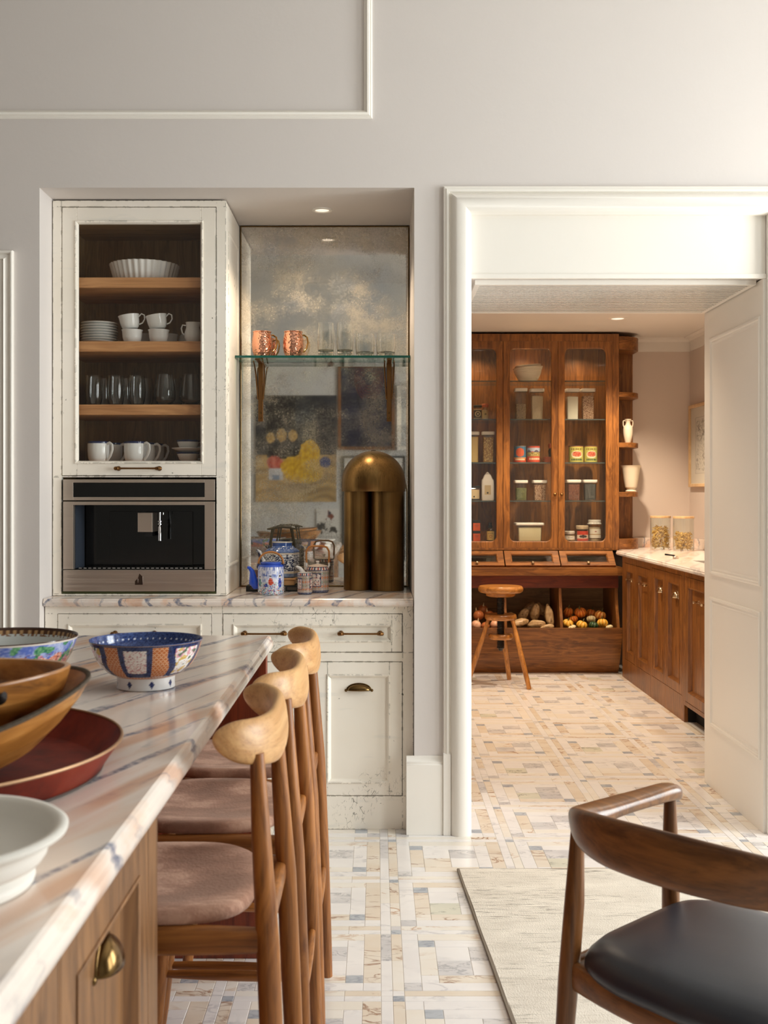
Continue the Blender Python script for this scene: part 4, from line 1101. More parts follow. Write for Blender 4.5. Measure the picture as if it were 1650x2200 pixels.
mb = MB(); mb.tube([(-0.046, 0, 0.122), (-0.048, 0, 0.150), (-0.047, 0, 0.172), (-0.038, 0, 0.188), (-0.02, 0, 0.193), (0.02, 0, 0.193), (0.038, 0, 0.188), (0.047, 0, 0.172), (0.048, 0, 0.150), (0.046, 0, 0.122)], 0.0042, 10); mb.build('cane_handle', 'cane', ip, 0, 60)
for s_ in (-1, 1):
    mb = MB(); mb.tube([(s_ * 0.042, 0, 0.103), (s_ * 0.048, 0, 0.112), (s_ * 0.046, 0, 0.126)], 0.0042, 8); mb.build('lug', 'porcelain', ip, 0, 60)

# black book lying flat, tea crate on it and the big blue and white pot on top
bk = thing('book', 'black hardback book lying flat beneath the teapots', 'book', (px2(585, 0, 4.76)[0], 4.80, CZ))
mb = MB(); mb.box(-0.108, 0.108, -0.07, 0.07, 0.0, 0.003); mb.box(-0.108, 0.108, -0.07, 0.07, 0.021, 0.024); mb.box(-0.108, 0.108, -0.070, -0.067, 0.003, 0.021); mb.build('cover', 'black_matt', bk, 0.0008, 0)
mb = MB(); mb.box(-0.105, 0.105, -0.0665, 0.067, 0.0032, 0.0208); mb.build('pages', 'paper', bk, 0, 0)
def text(parent, name, body, size, loc, mat, rot=(radians(90), 0, 0), ext=0.0003, align='CENTER'):
    cu_ = bpy.data.curves.new(name, 'FONT'); cu_.body = body; cu_.size = size; cu_.extrude = ext; cu_.align_x = align; cu_.align_y = 'CENTER'
    cu_.materials.append(MT[mat] if isinstance(mat, str) else mat)
    q = bpy.data.objects.new(name + '_curve', cu_); COL.objects.link(q)
    me = bpy.data.meshes.new_from_object(q.evaluated_get(bpy.context.evaluated_depsgraph_get()))
    bpy.data.objects.remove(q); me.name = name
    o = bpy.data.objects.new(name, me); COL.objects.link(o); o.parent = parent; o.location = loc; o.rotation_euler = rot
    return o
text(bk, 'spine_letter', 'E', 0.021, (0.053, -0.0706, 0.012), 'paper')
mb = MB()
for (a, b) in ((-0.09, -0.03), (0.066, 0.104)):
    for zz in (0.009, 0.0145):
        xx = a
        while xx < b:
            w_ = 0.002 + 0.003 * abs(nz(xx, zz, 900)); mb.box(xx, xx + w_, -0.0708, -0.0699, zz, zz + 0.0026); xx += w_ + 0.0012
mb.build('spine_small_print', plain('dim_print', S(120, 100, 84), 0.6), bk, 0, 0)
st = thing('wooden_stand', 'low carved honey-coloured wood stand on the black book', 'stand', (px2(600, 0, 4.79)[0] - 0.004, 4.805, CZ + 0.0245))
mb = MB(); mb.box(-0.072, 0.072, -0.060, 0.060, 0.0, 0.022); mb.build('block', 'oak_x', st, 0.003, 0)
mb = MB(); mb.box(-0.078, 0.078, -0.064, 0.064, 0.0222, 0.031); mb.build('top', 'oak_x', st, 0.003, 0)
def bw(th, t):
    s6 = (th % (pi / 3)) / (pi / 3)
    if t > 0.93: return S(60, 92, 160)
    if t > 0.78: return mixc(S(64, 92, 150), S(206, 212, 222), 2.2 * nz(th * 1.2, t, 20, 3))
    if t > 0.70: return mixc(S(58, 84, 140), S(120, 140, 180), 0.5 + nz(th, t, 26))
    if t > 0.655: return S(222, 208, 184)
    if t > 0.17:
        n_ = nz(th * 1.1, t, 17, 2) + 0.4 * nz(th * 1.1, t, 34, 6)
        return S(34, 44, 76) if abs(n_) > 0.16 else S(226, 226, 224)
    if t > 0.115: return S(222, 208, 184)
    return mixc(S(96, 116, 150), S(140, 156, 180), 0.5 + nz(th, t, 20))
bp = thing('teapot', 'big hexagonal blue and white teapot with a bridge handle behind the small pots', 'teapot', (px2(606, 0, 4.80)[0], 4.808, CZ + 0.0563), radians(15))
hexr = lambda th, i, z_: cos(pi / 6) / cos((th % (pi / 3)) - pi / 6)
hh = 0.150; n = 50
prof = [(0.070, 0), (0.073, 0.003)] + [(0.0745, 0.004 + 0.106 * k / n) for k in range(n + 1)] + [(0.0735 - 0.026 * k / 14, 0.112 + 0.022 * k / 14) for k in range(15)]
mb = MB(); mb.lathe(prof, 96, rf=lambda th, i, z_: 1 + (hexr(th, i, z_) - 1) * (1 if z_ < 0.113 else max(0, 1 - (z_ - 0.113) / 0.02)), cf=lambda th, i, r, z_: bw(th, z_ / hh)); mb.build('body', 'glaze', bp, 0, 25)
mb = MB(); mb.lathe([(0.042, 0.134), (0.042, 0.146), (0.0445, 0.1475), (0.0445, 0.151), (0.038, 0.151), (0.037, 0.14), (0, 0.14)], 40, cf=lambda th, i, r, z_: S(60, 92, 160) if z_ < 0.147 else S(232, 224, 208)); mb.build('neck', 'glaze', bp)
mb = MB(); mb.tube([(-0.066, 0, 0.05), (-0.083, 0, 0.066), (-0.092, 0, 0.09), (-0.098, 0, 0.108), (-0.110, 0, 0.116)], [0.018, 0.014, 0.010, 0.009, 0.008], 14); sp_ = mb
sp_.c = [bw(p[0] * 30 + p[2] * 60, 0.4) for p in sp_.v]; sp_.hasc = True; sp_.build('spout', 'glaze', bp, 0, 70)
mb = MB()
for sx in (-1, 1):
    for sy in (-1, 1):
        mb.tube([(sx * 0.052, sy * 0.016, 0.126), (sx * 0.050, sy * 0.016, 0.150), (sx * 0.044, sy * 0.016, 0.185), (sx * 0.040, sy * 0.016, 0.208)], [0.006, 0.0035, 0.0035, 0.005], 8)
for sy in (-1, 1): mb.tube([(-0.062, sy * 0.016, 0.204), (-0.03, sy * 0.016, 0.211), (0.0, sy * 0.016, 0.213), (0.03, sy * 0.016, 0.211), (0.062, sy * 0.016, 0.204)], [0.003, 0.0045, 0.0045, 0.0045, 0.003], 8)
mb.box(-0.036, 0.036, -0.02, 0.02, 0.211, 0.216)
mb.build('bridge_handle', 'aged_metal', bp, 0, 50)
for s_ in (-1, 1):
    mb = MB(); mb.lathe([(0.005, 0.124), (0.007, 0.13), (0, 0.138)], 10, (s_ * 0.055, 0, 0)); mb.build('lug', 'navy', bp)

# ---- crockery inside the glazed cabinet
S1, S2, S3, S0 = SHZ[0] + 0.0006, SHZ[1] + 0.0006, SHZ[2] + 0.0006, 1.4496
fd = thing('flan_dish', 'large white fluted flan dish on the top cabinet shelf', 'dish', (px2(311, 0, 4.745)[0], 4.745, S1))
flute = lambda th, i, z_: 1 + 0.022 * cos(34 * th)
mb = MB(); mb.lathe([(0.118, 0), (0.123, 0.003), (0.133, 0.04), (0.143, 0.076), (0.145, 0.079), (0.143, 0.081), (0.140, 0.078), (0.129, 0.04), (0.118, 0.008), (0, 0.007)], 204, rf=lambda th, i, z_: flute(th, i, z_) if i not in (9,) else 1); mb.build('body', 'porcelain', fd, 0, 50)
proto = None
for k in range(8):
    z_ = S2 + k * 0.0112
    lab = 'white dinner plate in the stack on the second shelf, ' + ('lowest of eight', 'second from below', 'third from below', 'fourth from below', 'fifth from below', 'sixth from below', 'seventh from below', 'topmost of eight')[k]
    if proto is None:
        proto = thing('plate', lab, 'plate', (px2(213, 0, 4.70)[0], 4.70, z_), 0, 'stacked white plates behind the cabinet glass')
        mb = MB(); mb.lathe([(0.048, 0), (0.050, 0.001), (0.052, 0.0045), (0.074, 0.0095), (0.077, 0.0108), (0.076, 0.0122), (0.070, 0.0112), (0.05, 0.0058), (0, 0.0052)], 48); mb.build('dish', 'porcelain', proto)
    else: dup(proto, (proto.location[0] + 0.0015 * sin(k * 2.1), 4.70, z_), None, lab)
def cup_geo(t, r, h, handle=True, rim=None):
    mb = MB(); prof = [(r * 0.66, 0), (r * 0.7, 0.002), (r * 0.80, h * 0.12), (r * 0.92, h * 0.45), (r * 0.97, h * 0.9), (r * 1.03, h * 0.97), (r * 1.03, h), (r * 0.98, h), (r * 0.92, h * 0.9), (r * 0.86, h * 0.4), (r * 0.7, h * 0.1), (0, h * 0.08)]
    mb.lathe(prof, 36); mb.build('bowl', 'porcelain', t)
    if handle:
        mb = MB(); mb.tube([(r * 0.93, 0, h * 0.80), (r * 1.25, 0, h * 0.98), (r * 1.50, 0, h * 0.85), (r * 1.48, 0, h * 0.55), (r * 1.2, 0, h * 0.3), (r * 0.88, 0, h * 0.25)], 0.003, 8); mb.build('handle', 'porcelain', t, 0, 60)
cups = []
for i, (px, yy, zz, tilt, rz, lab) in enumerate(((284, 4.66, 0, 0, 2.0, 'white cup under a tilted cup, left pair on the second shelf'), (341, 4.66, 0, 0, 1.2, 'white cup under a tilted cup, right pair on the second shelf'),
        (281, 4.662, 0.0555, -0.16, 2.2, 'white cup tilted on another, left pair on the second shelf'), (340, 4.662, 0.0555, -0.17, 0.25, 'white cup with its handle out, tilted on another cup'),
        (308, 4.79, 0, 0, 0.3, 'white cup half hidden behind the left pair of cups'), (360, 4.79, 0, 0, 1.5, 'white cup half hidden behind the right pair of cups'))):
    if not cups:
        t = thing('cup', lab, 'cup', (px2(px, 0, yy)[0], yy, S2), rz, 'white cups on the second cabinet shelf'); cup_geo(t, 0.043, 0.057); cups.append(t)
    else:
        t = dup(cups[0], (px2(px, 0, yy)[0], yy, S2 + zz), rz, lab)
    if tilt: t.rotation_euler = (0, tilt, 0) if rz < 1 else (0, tilt, rz * 0); t.location.z += 0.006
t = thing('jug', 'white cream jug at the right of the second cabinet shelf', 'jug', (px2(414, 0, 4.66)[0], 4.66, S2), pi)
mb = MB(); mb.lathe([(0.024, 0), (0.026, 0.003), (0.034, 0.025), (0.0335, 0.045), (0.027, 0.068), (0.0285, 0.084), (0.030, 0.088), (0.0285, 0.088), (0.0255, 0.068), (0.032, 0.03), (0, 0.006)], 36, rf=lambda th, i, z_: 1 + (0.25 * max(0, cos(th + pi)) ** 6 if z_ > 0.07 else 0)); mb.build('body', 'porcelain', t)
mb = MB(); mb.tube([(0.027, 0, 0.076), (0.042, 0, 0.078), (0.047, 0, 0.064), (0.043, 0, 0.045), (0.032, 0, 0.036)], 0.0032, 8); mb.build('handle', 'porcelain', t, 0, 60)
t = thing('sugar_bowl', 'white lidded sugar bowl behind the cream jug', 'sugar bowl', (px2(402, 0, 4.85)[0], 4.85, S2))
mb = MB(); mb.lathe([(0.024, 0), (0.036, 0.02), (0.038, 0.04), (0.032, 0.056), (0, 0.056)], 32); mb.build('body', 'porcelain', t)
mb = MB(); mb.lathe([(0.033, 0.0565), (0.026, 0.066), (0.008, 0.073), (0.006, 0.077), (0.008, 0.083), (0, 0.087)], 28); mb.build('lid', 'porcelain', t)
tp = [(0.026, 0), (0.0275, 0.002), (0.034, 0.03), (0.0365, 0.062), (0.034, 0.10), (0.0315, 0.126), (0.0302, 0.126), (0.0328, 0.10), (0.0352, 0.062), (0.032, 0.03), (0.025, 0.008), (0, 0.007)]
wp = [(0.027, 0), (0.0285, 0.002), (0.043, 0.028), (0.0455, 0.046), (0.042, 0.08), (0.0335, 0.131), (0.0322, 0.131), (0.0407, 0.08), (0.044, 0.046), (0.041, 0.029), (0.027, 0.007), (0, 0.006)]
pt = None
for px, yy, lab in ((202, 4.665, 'clear water tumbler at the left of the third cabinet shelf'), (249, 4.665, 'clear water tumbler, middle of three on the third cabinet shelf'), (294, 4.665, 'clear water tumbler beside the wine tumblers'),
                    (222, 4.79, 'tumbler in the back row behind the left water tumbler'), (268, 4.79, 'tumbler in the back row behind the middle water tumbler'), (311, 4.79, 'tumbler in the back row behind the third water tumbler')):
    loc = (px2(px, 0, yy)[0], yy, S3)
    if pt is None: pt = tumbler(lab, *loc, tp, 'water tumblers in the glazed cabinet', False, 'water_tumbler')
    else: dup(pt, loc, None, lab)
pt = None
for px, yy, lab in ((354, 4.665, 'stemless tapered wine tumbler, left of two at the front'), (409, 4.665, 'stemless tapered wine tumbler by the cabinet door edge'), (372, 4.80, 'tapered wine tumbler in the back row')):
    loc = (px2(px, 0, yy)[0], yy, S3)
    if pt is None: pt = tumbler(lab, *loc, wp, 'stemless wine tumblers in the glazed cabinet', False, 'wine_tumbler')
    else: dup(pt, loc, None, lab)
pm = None
for px, yy, rz, lab in ((212, 4.645, -0.5, 'navy-rimmed white mug at the left of the bottom shelf'), (290, 4.645, -0.45, 'navy-rimmed white mug in the middle of the bottom shelf'), (240, 4.77, -0.4, 'navy-rimmed mug behind the left mug'),
                        (312, 4.75, -0.4, 'navy-rimmed mug directly behind the middle mug'), (330, 4.85, -0.4, 'navy-rimmed mug at the back of the middle row')):
    loc = (px2(px, 0, yy)[0], yy, S0)
    if pm is None:
        pm = thing('mug', lab, 'mug', loc, rz, 'navy-rimmed mugs in the glazed cabinet')
        mb = MB(); mb.lathe([(0.034, 0), (0.037, 0.002), (0.043, 0.02), (0.0455, 0.05), (0.0455, 0.086), (0.044, 0.088), (0.0425, 0.086), (0.042, 0.05), (0.036, 0.008), (0, 0.006)], 36); mb.build('body', 'porcelain', pm)
        mb = MB(); mb.lathe([(0.0456, 0.0800), (0.0464, 0.0803), (0.0464, 0.0865), (0.044, 0.0884), (0.0422, 0.087)], 36, caps=False); mb.build('rim', 'navy', pm)
        mb = MB(); mb.tube([(0.044, 0, 0.078), (0.06, 0, 0.082), (0.072, 0, 0.074), (0.074, 0, 0.055), (0.064, 0, 0.03), (0.048, 0, 0.012)], 0.0035, 10, rad2=0.006); mb.build('handle', 'porcelain', pm, 0, 60)
    else: dup(pm, loc, rz, lab)
def teacup(lab, z_, rz):
    t = thing('teacup', lab, 'cup', (px2(404, 0, 4.66)[0], 4.66, z_), rz, 'navy-rimmed teacups stacked in the cabinet')
    mb = MB(); mb.lathe([(0.020, 0), (0.022, 0.003), (0.036, 0.014), (0.044, 0.034), (0.047, 0.044), (0.0455, 0.044), (0.042, 0.033), (0.03, 0.012), (0, 0.006)], 36); mb.build('bowl', 'porcelain', t)
    mb = MB(); mb.lathe([(0.0452, 0.0375), (0.0462, 0.0378), (0.0480, 0.0440), (0.0466, 0.0450), (0.0450, 0.0440)], 36, caps=False); mb.build('rim', 'navy', t)
    mb = MB(); mb.tube([(0.043, 0, 0.036), (0.056, 0, 0.038), (0.062, 0, 0.028), (0.055, 0, 0.018), (0.04, 0, 0.017)], 0.003, 8); mb.build('handle', 'porcelain', t, 0, 60)
teacup('navy-rimmed teacup below the saucer at the right of the bottom shelf', S0, 0.3)
t = thing('saucer', 'white saucer lying between the two stacked teacups', 'saucer', (px2(404, 0, 4.66)[0], 4.66, S0 + 0.0453))
mb = MB(); mb.lathe([(0.03, 0), (0.032, 0.002), (0.055, 0.008), (0.068, 0.015), (0.067, 0.0165), (0.054, 0.0095), (0.03, 0.004), (0, 0.004)], 40); mb.build('dish', 'porcelain', t)
teacup('navy-rimmed teacup standing on top of the saucer', S0 + 0.0500, 0.5)
# =================================================================== ISLAND
IZ, IX, IY0, IY1, IXL = 0.910, -0.303, 0.30, 3.279, -1.75
it = MB()
ep = [(0.0, 0.0), (0.0, -0.004), (0.0, -0.009)]
# worktop with a moulded edge: inset/height profile lofted round the slab
def slab(x0, x1, y0, y1, prof):
    m = MB(); m.loft([[(x0 + d, y0 + d, z_), (x1 - d, y0 + d, z_), (x1 - d, y1 - d, z_), (x0 + d, y1 - d, z_)] for d, z_ in prof]); return m
mo = slab(IXL, IX, IY0, IY1, [(0.012, IZ - 0.040), (0.004, IZ - 0.039), (0.001, IZ - 0.034), (0.0, IZ - 0.026), (0.001, IZ - 0.018), (0.005, IZ - 0.013), (0.0055, IZ - 0.008), (0.008, IZ - 0.003), (0.013, IZ)])
tag(mo.build('island_worktop', 'marble', None, 0, 30), 'long veined marble island worktop holding the bowls', 'worktop')
ib = thing('kitchen_island', 'brown oak kitchen island with panelled doors and a red-brown end panel', 'island', (-1.0, 1.7, 0))
FX = -0.330
xf = YZp(FX)
zt = IZ - 0.0405
NY1 = 1.690
mb = MB(xf)
DH = [(1.172, 1.622, 0.12, 0.854), (0.716, 1.166, 0.12, 0.854), (0.40, 0.71, 0.12, 0.854)]
bars(mb, 0.36, NY1, 0.0, zt, DH, 0.022); mb.build('face_frame', 'isl_z', ib, 0.001, 0, True)
mb = MB(); mb.box(IXL + 0.05, FX - 0.0225, 1.672, NY1, 0, zt); mb.build('gable', 'gab_z', ib, 0, 0, True)
mb = MB(); mb.box(IXL + 0.05, FX - 0.0225, 0.36, 1.6715, 0.0, 0.1); mb.box(IXL + 0.05, FX - 0.06, 0.36, 1.6715, 0.101, zt); mb.build('carcass', 'dark', ib, 0, 0, True)
for h in DH:
    dd = panel_door(ib, 'door', xf, *h, 0.062, 'isl_z', rec=0.018, th=0.028, bead=0.004)
    cup_pull(dd, YZp(FX - 0.018), (h[0] + h[1]) / 2 + 0.028, 0.722, 0.040, 0.040, 0.026)
mb = MB(); mb.box(IXL + 0.05, -0.315, 3.195, 3.235, 0, zt); mb.build('end_panel', 'gab_z', ib, 0.002, 0, True)
mb = MB(); mb.box(-0.78, -0.755, NY1 + 0.001, 3.194, 0, zt); mb.build('back_panel', 'gab_z', ib, 0, 0, True)
mb = MB(); mb.box(-0.754, -0.70, NY1 + 0.001, 3.194, zt - 0.06, zt); mb.build('support_rail', 'gab_y', ib, 0, 0, True)

# ---- bowls on the island
def dense(prof, n):
    out = []
    for a, b in zip(prof[:-1], prof[1:]):
        k = max(1, int(n * hypot(b[0] - a[0], b[1] - a[1]) / 0.1))
        out += [(a[0] + (b[0] - a[0]) * i / k, a[1] + (b[1] - a[1]) * i / k) for i in range(k)]
    return out + [prof[-1]]
def imari_out(th, t):
    P3 = 2 * pi / 3; a = (th + pi / 2 + P3 / 2) % P3 - P3 / 2; aa = abs(a)
    blue = mixc(S(22, 31, 66), S(48, 64, 110), 0.5 + 1.5 * nz(th * 3, t, 18))
    lat = abs(sin(aa * 36 + t * 26)) < 0.28 or abs(sin(aa * 36 - t * 26)) < 0.28
    orange = S(226, 190, 150) if lat else S(178, 96, 44)
    if t > 0.965: return S(150, 128, 108)
    if t < 0.07: return orange
    j = 0.012 * nz(th * 4, t, 30)
    if aa < 0.31:
        if aa + j > 0.20 or t > 0.85 + j or t < 0.20 + j + 0.12 * (aa / 0.3) ** 4: return blue
        s_ = nz(th * 3.2, t * 1.6, 9, 4)
        return mixc(S(150, 70, 76), S(214, 160, 160), 0.5 + nz(th, t, 40)) if abs(s_) < 0.06 or (t < 0.5 and abs(s_ - 0.25) < 0.06) else S(226, 220, 214)
    if aa < 0.64 + 0.05 * sin(t * 6): return orange if t < 0.93 else blue
    if aa < 0.80 + 0.05 * sin(t * 6) or t > 0.88 or t < 0.13: return blue
    n_ = nz(th * 1.3, t, 6, 9)
    if n_ > 0.24: return mixc(S(186, 146, 66), S(216, 190, 120), 0.5 + nz(th * 3, t, 20))
    if n_ < -0.30: return S(86, 104, 84)
    if abs(nz(th * 1.6, t * 1.6, 8, 6)) < 0.035: return S(186, 120, 104)
    if t > 0.62 and nz(th * 2, t, 6, 3) > 0.12: return S(214, 150, 168)
    return S(228, 226, 222)
def imari_in(th, t):
    if t > 0.60:
        if abs(sin(th * 26)) > 0.93 and 0.79 < t < 0.84: return S(222, 226, 236)
        return mixc(S(26, 40, 88), S(66, 88, 142), 0.5 + 1.4 * nz(th * 4, t, 22))
    return S(206, 214, 222)
BX_, BYc = px2(314, 0, 2.39)[0], 2.39
bb = thing('punch_bowl', 'blue, white and rust patterned porcelain bowl alone on the marble', 'bowl', (BX_, BYc, IZ + 0.0005))
out = dense([(0.0635, 0.026), (0.079, 0.034), (0.094, 0.047), (0.105, 0.063), (0.1135, 0.084), (0.1187, 0.1015)], 110)
inn = dense([(0.1187, 0.1015), (0.1180, 0.1030), (0.1165, 0.1015), (0.1105, 0.083), (0.1015, 0.063), (0.09, 0.047), (0.074, 0.035), (0.05, 0.029), (0.0, 0.0285)], 60)
no = len(out)
mb = MB(); mb.lathe(out + inn, 288, cf=lambda th, i, r, z_: imari_out(th, (z_ - 0.026) / 0.0765) if i < no else imari_in(th, (z_ - 0.028) / 0.0745)); mb.build('body', 'glaze', bb, 0, 60)
def foot_cf(th, i, r, z_):
    u = (th * 4 / pi) % 1.0; w = (z_ - 0.013) / 0.008
    return S(34, 50, 100) if abs(u - 0.5) * 7 + abs(w) < 0.95 else S(226, 226, 224)
mb = MB(); mb.lathe([(0.0575, 0.0), (0.0605, 0.001)] + [(0.0610 - 0.0008 * sin(k / 12 * pi), 0.002 + 0.0245 * k / 14) for k in range(15)] + [(0.055, 0.0268), (0.055, 0.002)], 160, cf=foot_cf); mb.build('foot_ring', 'glaze', bb, 0, 60)

def rose_out(th, t):
    if t > 0.94: return S(214, 206, 196)
    n1, n2, n3, n4 = nz(th * 1.1, t * 0.8, 5, 1), nz(th * 1.1, t * 0.9, 6, 5), nz(th * 3, t * 2, 9, 8), nz(th * 1.3, t, 8, 12)
    c = S(224, 220, 216)
    if t > 0.66 + 0.2 * n1: c = mixc(S(84, 108, 186), S(196, 204, 226), 0.35 + 1.0 * n1 + 0.6 * n3)
    elif t > 0.40 + 0.2 * n2: c = mixc(S(206, 112, 84), S(236, 190, 172), 0.5 + 1.5 * n3)
    if n2 > 0.20 and t > 0.35: c = mixc(S(36, 108, 78), S(108, 164, 116), 0.5 + 1.6 * n3)
    if n4 > 0.30 and t < 0.7: c = mixc(S(176, 96, 130), S(226, 168, 178), 0.5 + n3)
    if abs(n3) < 0.03 and t < 0.75: c = S(120, 70, 74)
    return c
def rose_in(th, t):
    if t > 0.93: return S(66, 40, 26)
    if t > 0.85: return S(178, 140, 96) if sin(th * 60) > 0.1 else S(84, 52, 32)
    if t > 0.80 and nz(th * 20, t, 5) > 0.05: return S(130, 90, 60)
    return S(200, 204, 202)
fb = thing('punch_bowl', 'large porcelain bowl with pink and green scenes and a brown lattice rim', 'bowl', (-0.775, 2.32, IZ + 0.0005))
out = dense([(0.075, 0.022), (0.100, 0.032), (0.124, 0.052), (0.141, 0.080), (0.1535, 0.115)], 90)
inn = dense([(0.1535, 0.115), (0.1528, 0.117), (0.151, 0.115), (0.138, 0.080), (0.12, 0.053), (0.096, 0.034), (0.07, 0.026), (0, 0.0255)], 60)
n1_ = len(out)
mb = MB(); mb.lathe(out + inn, 256, cf=lambda th, i, r, z_: rose_out(th, (z_ - 0.022) / 0.095) if i < n1_ else rose_in(th, (z_ - 0.025) / 0.092)); mb.build('body', 'glaze', fb, 0, 60)
mb = MB(); mb.lathe([(0.070, 0), (0.0735, 0.001), (0.0735, 0.0235), (0.066, 0.0235), (0.066, 0.002)], 64); mb.build('foot_ring', 'porcelain', fb)

ty = thing('round_tray', 'round worn red metal tray under the wooden bowls', 'tray', (-0.708, 1.63, IZ + 0.0005))
mb = MB(); mb.lathe([(0, 0), (0.296, 0.0), (0.300, 0.002), (0.330, 0.046), (0.3285, 0.0465), (0.2985, 0.004), (0.295, 0.0025), (0, 0.0025)], 128); mb.build('pan', 'tray', ty, 0, 40)
mb = MB(); mb.lathe([(0.3305, 0.0445), (0.3325, 0.0465), (0.3312, 0.0488), (0.3285, 0.0488), (0.3275, 0.0468), (0.3285, 0.045)], 128, caps=False); mb.build('rim', 'tin_edge', ty, 0, 60)
mb = MB(); mb.lathe([(0.2995, 0.0), (0.3025, 0.001), (0.3035, 0.004), (0.3015, 0.0045)], 128, caps=False); mb.build('base_seam', 'tin_dark', ty, 0, 60)

TZ_ = IZ + 0.0035
wb = thing('wooden_bowl', 'big natural-edged wooden bowl standing in the red tray', 'bowl', (-0.655, 1.575, TZ_))
rimz = lambda th: 0.006 * cos(th - 0.5) + 0.006 * sin(2 * th + 0.8) - 0.030 * max(0.0, cos(th + 1.35)) ** 2 + 0.004 * max(0.0, cos(th - 0.1)) ** 4
wf = lambda th, i, z_: 1 + (0.018 * sin(2 * th + 1) + 0.01 * sin(3 * th)) * min(1, max(0, z_ / 0.12))
zfn = lambda th, i, r: rimz(th) * max(0, (r - 0.09) / 0.15) ** 1.5
o_ = [(0.085, 0.0), (0.093, 0.004), (0.130, 0.022), (0.170, 0.044), (0.205, 0.076), (0.228, 0.104), (0.2395, 0.126)]
i_ = [(0.2345, 0.1275), (0.222, 0.107), (0.198, 0.079), (0.163, 0.050), (0.12, 0.030), (0.07, 0.016), (0, 0.012)]
mb = MB(); mb.lathe(dense(o_, 60) + dense(i_, 40), 144, rf=wf, zf=zfn); mb.build('body', 'bowlwood', wb, 0, 50)
rim = [(0.2365, 0.1235), (0.2405, 0.1255), (0.2400, 0.1295), (0.2355, 0.1302), (0.2330, 0.1270)]
mb = MB(); mb.lathe(rim + [rim[0]], 144, caps=False, rf=wf, zf=zfn); mb.build('bark_rim', 'bark', wb, 0, 60)
ws = thing('wooden_bowl', 'smaller wooden bowl nested inside the natural-edged bowl', 'bowl', (-0.620, 1.60, TZ_ + 0.054))
wf2 = lambda th, i, z_: 1 + 0.012 * sin(2 * th + 0.4)
zf2 = lambda th, i, r: 0.006 * sin(2 * th + 2.0) * (r / 0.18)
mb = MB(); mb.lathe(dense([(0.07, 0.0), (0.10, 0.008), (0.142, 0.035), (0.168, 0.068), (0.176, 0.098)], 60) + dense([(0.1745, 0.1005), (0.168, 0.0995), (0.159, 0.068), (0.132, 0.038), (0.09, 0.016), (0, 0.010)], 40), 120, rf=wf2, zf=zf2); mb.build('body', 'bowlwood', ws, 0, 50)
mb = MB()
for (a, z_, s_) in ((-1.15, 0.072, 0.016), (-1.25, 0.055, 0.013), (-0.75, 0.085, 0.008)):
    r_ = 0.1685 if z_ < 0.08 else 0.1735
    mb.lathe([(s_, -0.001), (s_ * 0.8, 0.0015), (0, 0.002)], 14, (0, 0, 0)); n_ = 14 * 2 + 1
    q = mb.v[-n_:]; nn = Vector((cos(a), sin(a), -0.15)).normalized(); tt = Vector((-sin(a), cos(a), 0)); uu = nn.cross(tt) * -1
    mb.v[-n_:] = [tuple(Vector((r_ * cos(a), r_ * sin(a), z_)) + tt * (p[0] * 0.8) + uu * (p[1] * 1.3) + nn * (p[2] + 0.0005)) for p in q]
mb.build('knot', plain('dark_knot', S(34, 26, 22), 0.5), ws, 0, 60)

pw = thing('pedestal_bowl', 'matt white footed bowl at the near corner of the island', 'bowl', (-0.468, 1.172, IZ + 0.0005))
mb = MB(); mb.lathe([(0.100, 0), (0.106, 0.001), (0.1075, 0.006), (0.1055, 0.011), (0.100, 0.015), (0.098, 0.0175), (0.105, 0.0195), (0.1150, 0.0235), (0.1195, 0.030), (0.1215, 0.038), (0.1235, 0.0445), (0.1275, 0.048), (0.135, 0.0500), (0.1405, 0.0535), (0.1415, 0.0575), (0.138, 0.0605), (0.131, 0.0600), (0.126, 0.056), (0.120, 0.042), (0.108, 0.031), (0.08, 0.024), (0, 0.022)], 128); mb.build('body', 'matt_white', pw, 0, 50)

